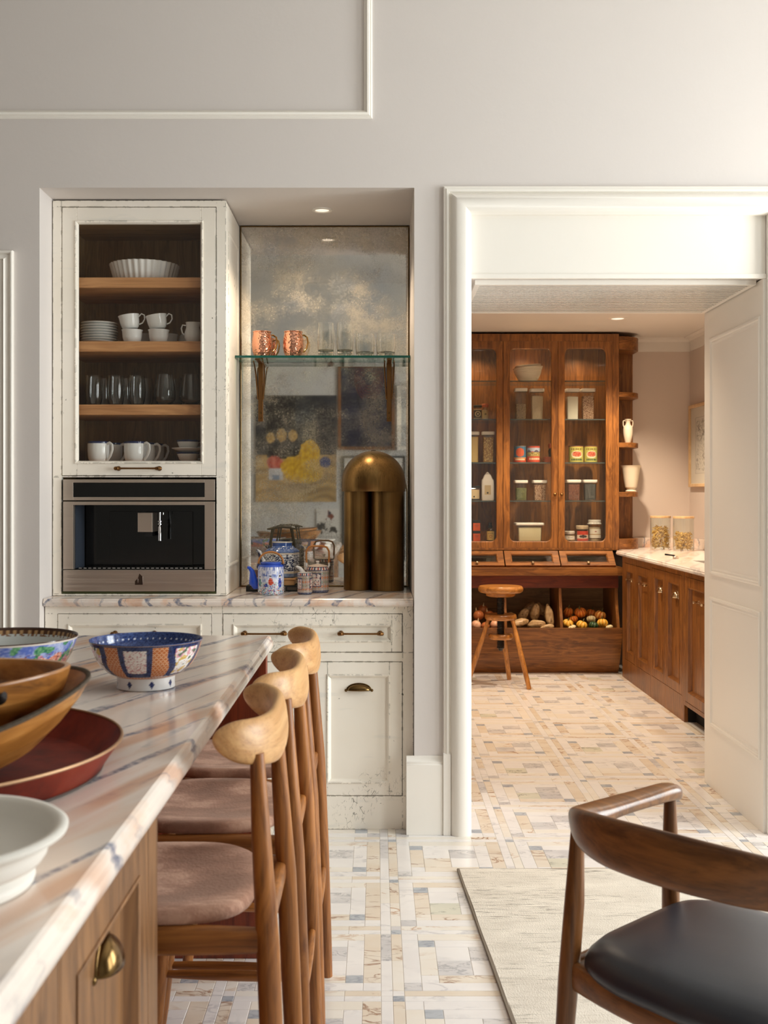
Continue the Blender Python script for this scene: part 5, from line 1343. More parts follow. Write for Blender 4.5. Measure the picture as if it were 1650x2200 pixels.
# =================================================================== BAR STOOLS
def make_stool(label, x0, yc):
    t = thing('bar_stool', label, 'bar stool', (x0, yc, 0), 0, 'oak bar stools at the island')
    # local +X is the back of the stool, towards the room
    def leg(pts, rads, nm='leg'):
        m = MB(); m.tube(pts, rads, 16); m.build(nm, 'leg_z', t, 0, 60)
    for s_ in (-1, 1):
        leg([(0.182, s_ * 0.200, 0.0), (0.178, s_ * 0.196, 0.10), (0.168, s_ * 0.188, 0.36), (0.158, s_ * 0.180, 0.60), (0.146, s_ * 0.172, 0.78), (0.139, s_ * 0.167, 0.906)], [0.014, 0.016, 0.0185, 0.019, 0.0155, 0.0115])
        leg([(-0.205, s_ * 0.205, 0.0), (-0.195, s_ * 0.198, 0.10), (-0.186, s_ * 0.192, 0.20), (-0.172, s_ * 0.184, 0.34), (-0.158, s_ * 0.176, 0.612)], [0.0125, 0.0165, 0.019, 0.0165, 0.0145])
    # curved back rest, one solid piece
    m = MB(); n = 48; ts = [sin(pi / 2 * sin(pi / 2 * (-1 + 2 * k / n))) for k in range(n + 1)]
    rings = []
    for q in ts:
        a = abs(q); ys = 0.205 * sin(q * 1.25) / sin(1.25)
        xs = 0.158 - 0.085 * a ** 3.0
        fall = max(0.0, 1 - max(0, (a - 0.76) / 0.24) ** 2.2) ** 0.5
        hh_ = max(0.0015, (0.043 - 0.013 * a ** 2) * fall); tt_ = max(0.001, (0.0125 + 0.003 * a) * fall)
        zc = 0.911 + 0.022 * a ** 1.5 + 0.002 * (1 - fall)
        dx, dy = -math.copysign(3.0 * 0.085 * a ** 2 / 1.25, q), 0.205 * cos(q * 1.25) / sin(1.25)
        L = hypot(dx, dy); nx, ny = dy / L, -dx / L
        ring = []
        for j in range(20):
            b = 2 * pi * j / 20; cb, sb = cos(b), sin(b)
            w = tt_ * math.copysign(abs(cb) ** 0.75, cb); v = hh_ * math.copysign(abs(sb) ** 0.85, sb)
            lean = -0.10 * v
            ring.append((xs + nx * (w + lean), ys + ny * (w + lean), zc + v))
        rings.append(ring)
    m.loft(rings); m.build('backrest', 'oak_y', t, 0, 70)
    # seat frame
    def rail(p, q, h0, h1, nm, mt):
        m = MB(); k = 8; pts = [Vector(p).lerp(Vector(q), i / k) for i in range(k + 1)]
        m.tube(pts, [0.011] * (k + 1), 12, rad2=[h0 + (h1 - h0) * abs(2 * i / k - 1) ** 2 for i in range(k + 1)], ref=(0, 0, 1), ex=0.6); m.build(nm, mt, t, 0, 60)
    for s_ in (-1, 1): rail((-0.160, s_ * 0.178, 0.612), (0.158, s_ * 0.180, 0.612), 0.024, 0.019, 'side_rail', 'leg_x')
    rail((-0.160, -0.172, 0.610), (-0.160, 0.172, 0.610), 0.022, 0.018, 'front_rail', 'leg_y'); rail((0.148, -0.172, 0.606), (0.148, 0.172, 0.606), 0.022, 0.018, 'rear_rail', 'leg_y')
    def rod(p, q, r0, r1, mt, nm):
        m = MB(); k = 8; m.tube([Vector(p).lerp(Vector(q), i / k) for i in range(k + 1)], [r0 + (r1 - r0) * (1 - abs(2 * i / k - 1) ** 2) for i in range(k + 1)], 12); m.build(nm, mt, t, 0, 60)
    for s_ in (-1, 1): rod((-0.187, s_ * 0.193, 0.195), (0.176, s_ * 0.195, 0.185), 0.008, 0.0125, 'leg_x', 'side_stretcher')
    rod((-0.176, -0.186, 0.30), (-0.176, 0.186, 0.30), 0.009, 0.013, 'leg_y', 'footrest'); rod((0.171, -0.190, 0.30), (0.171, 0.190, 0.30), 0.008, 0.012, 'leg_y', 'rear_stretcher')
    # suede seat pad: rounded and gently dished
    m = MB(); N = 56; rings = []
    def outl(k, f):
        a = 2 * pi * k / N; ca, sa = cos(a), sin(a); e = 0.62
        return (-0.036 + 0.160 * f * math.copysign(abs(ca) ** e, ca) * (1 - 0.03 * sa * sa), 0.186 * f * math.copysign(abs(sa) ** e, sa))
    for f, zz in ((0.93, 0.626), (0.985, 0.629), (1.0, 0.637), (0.985, 0.646), (0.94, 0.650), (0.80, 0.6495), (0.6, 0.646), (0.35, 0.643), (0.12, 0.642)):
        rings.append([(*outl(k, f), zz + 0.010 * (abs(outl(k, f)[1]) / 0.186) ** 2 * (1 if f < 0.97 else 0.8)) for k in range(N)])
    m.loft(rings); m.build('seat_pad', 'suede', t, 0, 70)
    return t
s1 = make_stool('oak bar stool with a brown suede seat, nearest of the three at the island', -0.331, 1.965)
dup(s1, (-0.323, 2.445, 0), None, 'oak bar stool with a brown suede seat, middle of the three at the island')
dup(s1, (-0.318, 2.88, 0), None, 'oak bar stool with a brown suede seat at the far end of the island')

# =================================================================== RUG, ARMCHAIR
rg = MB(); c0 = Vector((0.282, 3.935, 0)); ang = radians(-2.73)
ex, ey = Vector((cos(ang) , sin(ang) * 0.15, 0)), Vector((0.0476, -1, 0)).normalized()
ex = Vector((1, 0.0, 0))
LX, LY_ = 2.6, 3.3
def rp(u, v, z_):
    w = 0.004 * nz(0.3, v * LY_, 3) if u < 0.5 else 0
    p = c0 + ex * (u * LX + w) + ey * (v * LY_); return (p.x, p.y, z_)
nu, nv = 60, 80
rg.grid(lambda u, v: rp(0.002 + 0.996 * u, 0.0015 + 0.997 * v, 0.0115 + 0.0012 * nz(u * LX, v * LY_, 4)), nu, nv)
rug = thing('rug', 'cream woven wool rug with dark flecks under the armchair', 'rug', (1.6, 2.3, 0))
ro = rg.build('pile', 'rug', rug, 0, 60, True)
mb = MB(); ring = lambda e, z_: [rp(-e, -e, z_), rp(1 + e, -e, z_), rp(1 + e, 1 + e, z_), rp(-e, 1 + e, z_)]
mb.add([p for e, z_ in ((0.0, 0.0006), (0.0012, 0.004), (0.0008, 0.010), (-0.003, 0.0113)) for p in ring(e, z_)], [(4 * r + k, 4 * r + (k + 1) % 4, 4 * r + 4 + (k + 1) % 4, 4 * r + 4 + k) for r in range(3) for k in range(4)] + [(0, 1, 2, 3)])
mb.build('bound_edge', 'rug_edge', rug, 0, 60, True)

RZ0 = 0.0132
ac = thing('armchair', 'dark oak armchair with a curved back and a black leather seat on the rug', 'armchair', (0.689, 2.083, RZ0), radians(-47))
def aleg(pts, rads):
    m = MB(); m.tube(pts, rads, 16); m.build('leg', 'wal_z', ac, 0, 60)
for s_ in (-1, 1):
    aleg([(s_ * 0.290, -0.205, 0), (s_ * 0.285, -0.192, 0.18), (s_ * 0.278, -0.178, 0.38), (s_ * 0.272, -0.168, 0.52), (s_ * 0.270, -0.160, 0.672)], [0.0125, 0.0165, 0.0205, 0.0195, 0.0125])
    aleg([(s_ * 0.288, 0.200, 0), (s_ * 0.284, 0.190, 0.18), (s_ * 0.278, 0.178, 0.38), (s_ * 0.274, 0.170, 0.52), (s_ * 0.271, 0.163, 0.665)], [0.012, 0.016, 0.0195, 0.0185, 0.0125])
# arm and back rail in one continuous sweep
ctl = [(-0.268, 0.190, 0.668, 0.008, 0.010, 0), (-0.270, 0.180, 0.671, 0.021, 0.0165, 0), (-0.273, 0.150, 0.675, 0.026, 0.0175, 0), (-0.280, 0.08, 0.674, 0.0290, 0.0160, 0), (-0.286, 0.0, 0.673, 0.0310, 0.0160, 0.02),
       (-0.287, -0.07, 0.672, 0.0320, 0.0185, 0.06), (-0.277, -0.13, 0.672, 0.0270, 0.0250, 0.16), (-0.252, -0.178, 0.675, 0.0190, 0.0340, 0.16), (-0.212, -0.215, 0.679, 0.0145, 0.0415, 0.14), (-0.146, -0.248, 0.684, 0.0125, 0.0470, 0.12), (-0.073, -0.264, 0.687, 0.0115, 0.0490, 0.1), (0, -0.269, 0.688, 0.0115, 0.0500, 0.1)]
ctl = ctl + [(-x_, y_, z_, w, h, l) for (x_, y_, z_, w, h, l) in ctl[:-1][::-1]]
def cr(p, k, t):
    a, b, c, d_ = p[max(k - 1, 0)], p[k], p[k + 1], p[min(k + 2, len(p) - 1)]
    return [0.5 * (2 * b[i] + (c[i] - a[i]) * t + (2 * a[i] - 5 * b[i] + 4 * c[i] - d_[i]) * t * t + (3 * b[i] - a[i] - 3 * c[i] + d_[i]) * t ** 3) for i in range(6)]
fine = [cr(ctl, k, j / 4) for k in range(len(ctl) - 1) for j in range(4)] + [list(ctl[-1])]
rings = []
for k, p in enumerate(fine):
    a, b = fine[max(k - 1, 0)], fine[min(k + 1, len(fine) - 1)]
    tx, ty_ = b[0] - a[0], b[1] - a[1]; L = hypot(tx, ty_); nx, ny = ty_ / L, -tx / L   # inward normal is -n for the left arm
    ring = []
    for j in range(24):
        an = 2 * pi * j / 24; ca, sa = cos(an), sin(an); e = 0.72
        w = p[3] * math.copysign(abs(ca) ** e, ca); v = p[4] * math.copysign(abs(sa) ** e, sa)
        ring.append((p[0] + nx * w - nx * v * p[5] * -1, p[1] + ny * w - ny * v * p[5] * -1, p[2] + v))
    rings.append(ring)
m = MB(); m.loft(rings); m.build('arm_and_back_rail', 'wal_x', ac, 0, 70)
def arail(p, q, bow, nm, mt, h=0.027, w=0.011):
    m = MB(); k = 12; P_, Q_ = Vector(p), Vector(q); d_ = (Q_ - P_).normalized(); nrm = Vector((d_.y, -d_.x, 0))
    m.tube([P_.lerp(Q_, i / k) + nrm * (bow * (1 - (2 * i / k - 1) ** 2)) for i in range(k + 1)], w, 12, rad2=h, ref=(0, 0, 1), ex=0.55); m.build(nm, mt, ac, 0, 60)
arail((-0.276, -0.174, 0.385), (0.276, -0.174, 0.385), 0.045, 'rear_rail', 'wal_x'); arail((0.276, 0.176, 0.385), (-0.276, 0.176, 0.385), 0.03, 'front_rail', 'wal_x')
arail((-0.277, 0.176, 0.385), (-0.277, -0.174, 0.385), 0.0, 'side_rail', 'wal_y'); arail((0.277, -0.174, 0.385), (0.277, 0.176, 0.385), 0.0, 'side_rail', 'wal_y')
m = MB(); N = 64; rings = []
def sout(k, f):
    a = 2 * pi * k / N; ca, sa = cos(a), sin(a); e = 0.30
    x_, y_ = math.copysign(abs(ca) ** e, ca), math.copysign(abs(sa) ** e, sa)
    bow = (0.045 if y_ < 0 else 0.028) * (1 - x_ * x_) * y_
    return (f * 0.256 * x_, f * ((0.197 if y_ < 0 else 0.206) * y_ + bow * abs(y_)))
for f, zz in ((0.90, 0.398), (0.985, 0.402), (1.015, 0.415), (1.01, 0.428), (0.985, 0.440), (0.92, 0.457), (0.80, 0.467), (0.6, 0.475), (0.35, 0.479), (0.1, 0.480)):
    rings.append([(*sout(k, f), zz) for k in range(N)])
m.loft(rings); m.build('seat_cushion', 'leather', ac, 0, 70)
# =================================================================== PANTRY
CY = 8.35            # front of the glazed cabinet
PS = CY / FPX
XP = lambda px: (px - 810) * PS
ZP = lambda py: CAM_H - (py - 1062) * PS
xf = XZ(CY)
gc = thing('glazed_cabinet', 'tall oak pantry cabinet with glazed doors and tilted glass-fronted drawers', 'cabinet', (1.0, CY, 0.72))
UX0, UX1 = 0.10, 1.797
dx = [(0.122, 0.528), (0.530, 0.936), (0.938, 1.344), (1.346, 1.7495)]
UZ0, UZ1 = 0.905, 2.512
mb = MB(xf); bars(mb, UX0, UX1, UZ0, UZ1, [(dx[0][0], dx[-1][1], ZP(1177) - 0.001, ZP(733) + 0.001)], 0.024); mb.build('face_frame', 'poak_z', gc, 0.001, 0, True)
mb = MB(); mb.box(UX0, UX0 + 0.02, CY + 0.0245, PYB - 0.002, UZ0, UZ1); mb.box(UX1 - 0.02, UX1, CY + 0.0245, PYB - 0.002, UZ0, UZ1); mb.build('side_panel', 'poak_z', gc, 0, 0, True)
mb = MB(); mb.box(UX0 + 0.0205, UX1 - 0.0205, PYB - 0.02, PYB - 0.002, UZ0, UZ1); mb.build('back_panel', 'poak_z', gc, 0, 0, True)
mb = MB(); mb.box(UX0 + 0.0205, UX1 - 0.0205, CY + 0.0245, PYB - 0.0205, 2.44, UZ1); mb.build('top_panel', 'poak_x', gc, 0, 0, True)
mb = MB(); mb.box(UX0 + 0.0205, UX1 - 0.0205, CY + 0.0245, PYB - 0.0205, UZ0 + 0.001, 0.965); mb.build('bottom_panel', 'poak_x', gc, 0, 0, True)
mb = MB(); mb.box(0.9305, 0.9435, CY + 0.03, PYB - 0.0205, 0.9655, 2.4395); mb.build('divider', 'poak_z', gc, 0, 0, True)
YI = CY + 0.15      # depth of the things on the shelves
zi = lambda py, y=YI: CAM_H - (py - 1062) * y / FPX
SH = [zi(818, CY + 0.06), zi(900.5, CY + 0.06), zi(993.5, CY + 0.06), zi(1075.5, CY + 0.06)]
for (a, b) in ((UX0 + 0.021, 0.930), (0.944, UX1 - 0.021)):
    for z_ in SH:
        mb = MB(); v = [(x_, y_, zz) for zz in (z_ - 0.008, z_) for y_ in (CY + 0.05, PYB - 0.021) for x_ in (a, b)]
        mb.add(v, [(0, 1, 3, 2), (4, 6, 7, 5)], 0); mb.add(v, [(0, 4, 5, 1), (2, 3, 7, 6), (0, 2, 6, 4), (1, 5, 7, 3)], 1); mb.build('glass_shelf', ['pane', 'glass_edge2'], gc, 0, 0, True)
def rrect(u0, u1, v0, v1, r, k=7):
    pts = []
    for (cx, cy, a0) in ((u1 - r, v1 - r, 0), (u0 + r, v1 - r, pi / 2), (u0 + r, v0 + r, pi), (u1 - r, v0 + r, 1.5 * pi)):
        for i in range(k): a = a0 + pi / 2 * i / (k - 1); pts.append((cx + r * cos(a), cy + r * sin(a), cx, cy, i))
    return pts
def round_door(T, xf, u0, u1, v0, v1, iu0, iu1, iv0, iv1, r, mat, k=9):
    inner = rrect(iu0, iu1, iv0, iv1, r, k); outer = []
    for idx, (x_, y_, cx, cy, i) in enumerate(inner):
        a = pi / 2 * (idx // k) + pi / 2 * i / (k - 1)
        c_, s_ = cos(a), sin(a); tu = ((u1 - cx) / c_) if c_ > 1e-6 else ((u0 - cx) / c_ if c_ < -1e-6 else 1e9)
        tv = ((v1 - cy) / s_) if s_ > 1e-6 else ((v0 - cy) / s_ if s_ < -1e-6 else 1e9)
        t_ = min(abs(tu), abs(tv))
        if i == k // 2: outer.append((u1 if c_ > 0 else u0, v1 if s_ > 0 else v0))
        else: outer.append((cx + c_ * t_, cy + s_ * t_))
    def ins(d): return [(x_ + (cx - x_) / r * d, y_ + (cy - y_) / r * d) for x_, y_, cx, cy, i in inner]
    L = lambda pts, n: [(p[0], p[1], n) for p in pts]
    mb = MB(xf); mb.loft([L(outer, -0.022), L(outer, 0), L(ins(-0.006), 0), L(ins(-0.003), -0.001), L(ins(0), -0.005), L(ins(0), -0.022), L(outer, -0.022)], False, False)
    d_ = mb.build('door', mat, T, 0, 35, True)
    mb = MB(xf); p = ins(-0.004); mb.loft([L(p, -0.014), L(p, -0.010)]); mb.build('pane', 'pane', d_, 0, 0, True)
    return d_
for k, (a, b) in enumerate(dx):
    d_ = round_door(gc, xf, a + 0.001, b - 0.001, ZP(1177), ZP(733), a + 0.049, b - 0.049, ZP(1163), ZP(749), 0.040, 'poak_z')
    knob(d_, xf, (b - 0.024) if k % 2 == 0 else (a + 0.024), ZP(1062.5), 0.0125, 'bronze')
# tilted drawers: a sloped carcass with glass-fronted drawer fronts
Yd0, Zd0, Yd1, Zd1 = CY - 0.002, 0.902, CY - 0.135, 0.796
sl = Vector((0, Yd1 - Yd0, Zd1 - Zd0)); SLL = sl.length; sl.normalize(); nr = Vector((0, sl.z, -sl.y)); nr = nr if nr.y < 0 else -nr
sxf = lambda u, v, n: (u, Yd0 + sl.y * (SLL - v) + nr.y * n, Zd0 + sl.z * (SLL - v) + nr.z * n)
mb = MB(); mb.prism([(Yd0 + 0.02, Zd0), (Yd0, Zd0), (Yd1, Zd1), (Yd1 + 0.02, Zd1)], 0, UX0, UX0 + 0.02); mb.build('drawer_side', 'poak_z', gc, 0, 0, True); mb = MB(); mb.prism([(Yd0 + 0.3, Zd0), (Yd0 + 0.004, Zd0), (Yd1 + 0.004, Zd1), (Yd1 + 0.3, Zd1)], 0, UX1 - 0.054, UX1 - 0.054 + 0.006); mb.build('drawer_side', 'poak_z', gc, 0, 0, True)
for k, (a, b) in enumerate(dx):
    d_ = None
    mb = MB(sxf); a_, b_, c_, e_ = a + 0.003, b - 0.003, 0.004, SLL - 0.006; st = 0.046; sv = 0.034
    mb.box(a_, a_ + st, c_, e_, -0.016, 0.004); mb.box(b_ - st, b_, c_, e_, -0.016, 0.004); mb.box(a_ + st, b_ - st, c_, c_ + sv, -0.016, 0.004); mb.box(a_ + st, b_ - st, e_ - sv, e_, -0.016, 0.004)
    d_ = mb.build('drawer', 'poak_x', gc, 0.001, 0, True)
    mb = MB(sxf); rect_ring(mb, a_ + st - 0.002, b_ - st + 0.002, c_ + sv - 0.002, e_ - sv + 0.002, [(0, 0.003), (0, 0.007), (0.004, 0.007), (0.010, -0.002), (0.010, -0.010)]); mb.build('bead', 'poak_x', d_, 0, 0, True)
    mb = MB(sxf); mb.box(a_ + st, b_ - st, c_ + sv, e_ - sv, -0.009, -0.005); mb.build('pane', 'pane', d_, 0, 0, True)
    mb = MB(sxf); mb.box(a_ + 0.01, b_ - 0.01, c_ + 0.01, e_ - 0.01, -0.10, -0.06); mb.build('drawer_box', 'dark', d_, 0, 0, True)
    knob(d_, sxf, (a + b) / 2, c_ + sv * 0.55, 0.0125, 'nickel')
LE0, LE1 = CY - 0.170, CY - 0.02
mb = MB(); mb.box(UX0, UX1 + 0.0, LE0, PYB - 0.002, 0.727, 0.786); mb.build('ledge', 'poak_x', gc, 0.003, 0, True)
# puck lights inside the top of the cabinet
for k, (a, b) in enumerate(dx):
    xm = (a + b) / 2
    mb = MB(); mb.lathe([(0.03, 2.4395), (0.03, 2.432), (0.022, 2.430), (0, 2.430)], 20, (xm, CY + 0.17, 0), mif=lambda i: 1 if i == 2 else 0); mb.build('puck_light', ['bronze_dark', 'lamp_glow'], gc, 0, 40, True)
    d = bpy.data.lights.new('puck_lamp', 'SPOT'); d.energy = 5; d.spot_size = radians(150); d.color = (1.0, 0.72, 0.42); d.shadow_soft_size = 0.02; d.spot_blend = 0.8
    o = bpy.data.objects.new('puck_lamp', d); COL.objects.link(o); o.location = (xm, CY + 0.17, 2.422)

# quarter-round open shelves at the end of the cabinet
es = thing('end_shelves', 'quarter-round open oak shelves at the right end of the glazed cabinet', 'shelves', (1.88, CY + 0.1, UZ0))
EX0, EX1 = 1.7985, 1.978
def qshelf(z0, z1, name='shelf', ex=EX1):
    r = ex - EX0; Yb = PYB - 0.003
    pl = [(EX0, CY + 0.004)] + [(EX0 + r * sin(a), CY + 0.004 + r * (1 - cos(a))) for a in [pi / 2 * k / 14 for k in range(1, 15)]] + [(ex, Yb), (EX0, Yb)]
    m = MB(); m.prism(pl, 2, z0, z1); return m.build(name, 'poak_x', es, 0.002, 30, True)
qshelf(2.40, 2.495, 'top_board'); qshelf(UZ0 + 0.006, 0.985, 'bottom_board')
ESZ = [ZP(842), ZP(950.5), ZP(1057)]
for z_ in ESZ: qshelf(z_ - 0.036, z_)
mb = MB(); mb.box(EX0, EX1, PYB - 0.0215, PYB - 0.0035, 0.9855, 2.3995); mb.build('back_panel', 'poak_z', es, 0, 0, True)

# vegetable bins below
vb = thing('vegetable_bin', 'open oak vegetable bin with a bowed front below the glazed cabinet', 'bin', (1.0, CY, 0))
VX0, VX1 = 0.10, 1.772
front = [(8.315, 0.001), (8.285, 0.05), (8.245, 0.12), (8.205, 0.20), (8.172, 0.28), (8.160, 0.349), (8.180, 0.349), (8.192, 0.28), (8.225, 0.20), (8.265, 0.12), (8.305, 0.05), (8.335, 0.001)]
mb = MB(); mb.prism(front, 0, VX0, VX1 + 0.012); mb.build('bowed_front', 'poak_x', vb, 0.001, 40, True)
mb = MB(); mb.box(VX0, VX1, 8.255, 8.275, 0.632, 0.7262); mb.build('apron', 'gab_x', vb, 0.001, 0, True)
mb = MB(); mb.box(VX0, VX1, PYB - 0.035, PYB - 0.015, 0.001, 0.7262); mb.build('back_panel', 'int_x', vb, 0, 0, True)
mb = MB(); mb.box(VX0 + 0.001, VX1 - 0.001, 8.28, PYB - 0.0355, 0.20, 0.215); mb.build('bin_floor', 'int_x', vb, 0, 0, True)
dprof = [(8.203, 0.22), (8.185, 0.30), (8.183, 0.352), (8.205, 0.42), (8.235, 0.50), (8.252, 0.58), (8.254, 0.6315), (PYB - 0.036, 0.6315), (PYB - 0.036, 0.22)]
for xd in (0.112, 0.53, 0.937, 1.345, 1.757):
    mb = MB(); mb.prism(dprof, 0, xd - 0.011, xd + 0.011); mb.build('divider', 'poak_z', vb, 0.001, 30, True)

# ---- vegetables
def blob(t, mat, rx_, ry_, rz_, seed, amp=0.06, ribs=0, rib=0.0, cf=None, name='body', seg=36, n=18, rot=None, cen=(0, 0, 0)):
    R = rot or Matrix.Identity(3)
    m = MB(lambda x_, y_, z_: tuple(R @ Vector((x_, y_, z_)) + Vector(cen)))
    prof = [(sin(pi * k / n), -cos(pi * k / n)) for k in range(n + 1)]; prof[0] = (0, -1); prof[-1] = (0, 1)
    v = []; cols = []
    for k, (r, z_) in enumerate(prof):
        for j in range(seg):
            th = 2 * pi * j / seg; p = Vector((r * cos(th), r * sin(th), z_))
            f = 1 + amp * noise.noise(p * 1.3 + Vector((seed, seed * 2, 0)))
            if ribs: f *= 1 - rib * (1 - abs(cos(th * ribs / 2))) * (r ** 0.6)
            dz = 0
            if ribs: dz = -0.22 * math.exp(-(r / 0.35) ** 2) * (1 if z_ > 0 else -0.5)
            v.append((p.x * f * rx_, p.y * f * ry_, (p.z * f + dz) * rz_)); cols.append(cf(th, z_) if cf else (0.5, 0.4, 0.3))
    f_ = [(k * seg + j, k * seg + (j + 1) % seg, (k + 1) * seg + (j + 1) % seg, (k + 1) * seg + j) for k in range(n) for j in range(seg)]
    m.add(v, f_, 0, cols)
    return m.build(name, mat, t, 0, 70)
def eul(a, b, c): return (Matrix.Rotation(c, 3, 'Z') @ Matrix.Rotation(b, 3, 'Y') @ Matrix.Rotation(a, 3, 'X'))
def vpos(px, py, y): return ((px - 810) * y / FPX, y, CAM_H - (py - 1062) * y / FPX)
def pot_c(s): return lambda th, z_: mixc(S(168, 134, 92), S(206, 174, 130), 0.5 + nz(th * 0.5, z_, 4, s)) if nz(th, z_, 12, s) < 0.42 else S(110, 80, 50)
pots = [(1119, 1338, 8.235, .030, .030, .062, (0, 1.45, .35), 'knobbly potato at the left front of the potato bin'), (1152, 1341, 8.24, .032, .030, .068, (0, 1.45, -.45), 'long potato lying at the front edge of the potato bin'),
        (1176, 1347, 8.215, .020, .020, .050, (0, 1.5, .1), 'small pale potato on the front lip of the potato bin'), (1150, 1316, 8.36, .034, .034, .066, (.1, .15, 0), 'potato standing upright in the middle of the bin'),
        (1180, 1324, 8.30, .034, .034, .086, (-.25, -.14, 0), 'long potato leaning against the bin divider'), (1124, 1322, 8.40, .034, .034, .058, (.2, .5, 0), 'potato in the second row behind the knobbly one'),
        (1102, 1330, 8.36, .032, .032, .054, (.2, -.5, .3), 'potato beside the stool screw at the left of the bin'), (1136, 1308, 8.52, .034, .034, .060, (0, .8, 0), 'potato at the back left of the potato bin'), (1164, 1310, 8.54, .034, .034, .060, (0, -.6, 0), 'potato at the back right of the potato bin')]
for k, (px, py, y, a, b, c, r, lab) in enumerate(pots):
    t = thing('potato', lab, 'potato', vpos(px, py, y), 0, 'potatoes in the middle bin'); blob(t, 'veg', a, b, c, k * 3.1, 0.22, cf=pot_c(k), rot=eul(*r))
on = [(1023, 1343, 8.235, .037, 'pale onion at the left front of the onion bin'), (1043, 1345, 8.22, .030, 'reddish onion behind the stool leg'), (1063, 1342, 8.235, .034, 'pale onion right beside the stool screw'),
      (1028, 1322, 8.33, .040, 'brown onion in the second row of the onion bin'), (1050, 1322, 8.36, .038, 'brown onion behind the reddish one'), (1038, 1310, 8.46, .038, 'dark onion at the back of the onion bin')]
for k, (px, py, y, r, lab) in enumerate(on):
    t = thing('onion', lab, 'onion', vpos(px, py, y), k * 1.1, 'onions in the left bin')
    pale = k in (0, 2)
    blob(t, 'veg', r, r, r * 0.95, k, 0.05, cf=(lambda th, z_, p=pale: mixc(S(226, 160, 120) if p else S(176, 96, 50), S(238, 196, 166) if p else S(206, 130, 76), 0.5 + nz(th * 6, z_ * 0.4, 2))), rot=eul(.3, .4, 0))
    m = MB(); m.tube([(0.3 * r, -0.25 * r, 0.78 * r), (0.38 * r, -0.3 * r, 1.1 * r), (0.40 * r, -0.28 * r, 1.45 * r)], [0.25 * r, 0.10 * r, 0.05 * r], 8); m.build('neck', 'kraft', t, 0, 60)
OR, YE, GR, CRM = (S(206, 104, 30), S(226, 140, 56)), (S(224, 160, 44), S(240, 196, 90)), (S(30, 58, 32), S(64, 92, 50)), (S(226, 206, 150), S(240, 226, 186))
sq = [(1220, 1339, 8.262, .042, .030, YE, 8, 'yellow-orange squash at the left front of the squash bin'), (1250, 1343, 8.252, .042, .034, YE, 8, 'yellow squash with a dark stem in the middle of the front row'), (1275, 1344, 8.226, .036, .030, GR, 8, 'dark green striped gourd at the front of the squash bin'),
      (1294, 1339, 8.262, .042, .034, YE, 8, 'yellow-orange squash at the right of the front row'), (1309, 1348, 8.228, .028, .020, CRM, 8, 'small cream pattypan squash on the right end of the lip'), (1229, 1348, 8.224, .030, .018, CRM, 8, 'small cream squash on the left end of the lip'),
      (1247, 1316, 8.36, .046, .038, OR, 10, 'orange ribbed pumpkin, highest in the squash bin'), (1221, 1316, 8.40, .036, .042, OR, 8, 'dark orange squash at the back left of the squash bin'), (1290, 1322, 8.34, .044, .038, (S(196, 112, 40), S(218, 168, 90)), 8, 'striped orange pumpkin at the right of the squash bin'),
      (1270, 1318, 8.44, .038, .034, OR, 8, 'orange pumpkin behind the cream squash'), (1270, 1330, 8.335, .036, .026, CRM, 9, 'cream squash in the second row of the squash bin'), (1232, 1331, 8.335, .034, .028, OR, 8, 'small orange squash in the second row')]
for k, (px, py, y, r, h, cc, ribs, lab) in enumerate(sq):
    t = thing('squash', lab, 'squash', vpos(px, py, y), k * 0.9, 'squashes in the right bin')
    blob(t, 'veg', r, r, h, k, 0.04, ribs, 0.16, cf=(lambda th, z_, cc=cc, ribs=ribs: mixc(cc[0], cc[1], abs(cos(th * ribs / 2)) ** 3)), rot=eul(.35, .15, 0), seg=64)
    m = MB(); m.tube([(0, -0.25 * r, h * 0.72), (0.02 * r, -0.32 * r, h * 1.1), (0.2 * r, -0.35 * r, h * 1.35)], [0.13 * r, 0.09 * r, 0.11 * r], 8); m.build('stem', plain('dry_stem_%d' % k, S(96, 92, 52), 0.7), t, 0, 60)

# ---- things behind the glass
def itx(pa, pb, y=YI): return ((pa + pb) / 2 - 810) * y / FPX, (pb - pa) * y / FPX
def container(lab, pa, pb, ptop, zs, fill, frac, w=None, dp=None, y=YI, grp='lidded plastic food containers in the pantry cabinet', name='food_container'):
    xm, w_ = itx(pa, pb, y); w = w or w_; dp = dp or w * 0.95; h = zi(ptop, y) - zs
    t = thing(name, lab, 'container', (xm, y, zs + 0.0005), 0, grp)
    b = w / 2 * 0.86; q = dp / 2 * 0.86; lid = min(0.024, h * 0.14)
    def rr(x_, y_, z_, r): return [(p[0], p[1], z_) for p in rrect(-x_, x_, -y_, y_, r, 5)]
    m = MB(); m.loft([rr(b * 0.93, q * 0.93, 0.0, 0.012), rr(b * 0.95, q * 0.95, 0.003, 0.012), rr(b, q, h - lid, 0.012)]); m.build('jar', 'glassware', t, 0, 40)
    m = MB(); m.loft([rr(w / 2 * 0.97, dp / 2 * 0.97, h - lid, 0.014), rr(w / 2, dp / 2, h - lid + 0.003, 0.014), rr(w / 2, dp / 2, h - 0.003, 0.014), rr(w / 2 * 0.97, dp / 2 * 0.97, h, 0.014)]); m.build('lid', 'plastic', t, 0, 40)
    fh = (h - lid) * frac; k0, k1 = 0.90, 0.90 + 0.05 * frac
    m = MB(); m.loft([rr(b * k0, q * k0, 0.004, 0.010), rr(b * k1, q * k1, fh, 0.010), rr(b * k1 * 0.6, q * k1 * 0.6, fh + 0.004, 0.008)]); m.build('contents', fill, t, 0, 40)
    return t
container('tall container part filled with brown grain, left on the second shelf', 1104, 1132, 835, SH[1], 'grain_tan', 0.55)
container('tall container of pale cream grain beside the half-filled one', 1138, 1168, 836, SH[1], 'grain_cream', 0.84)
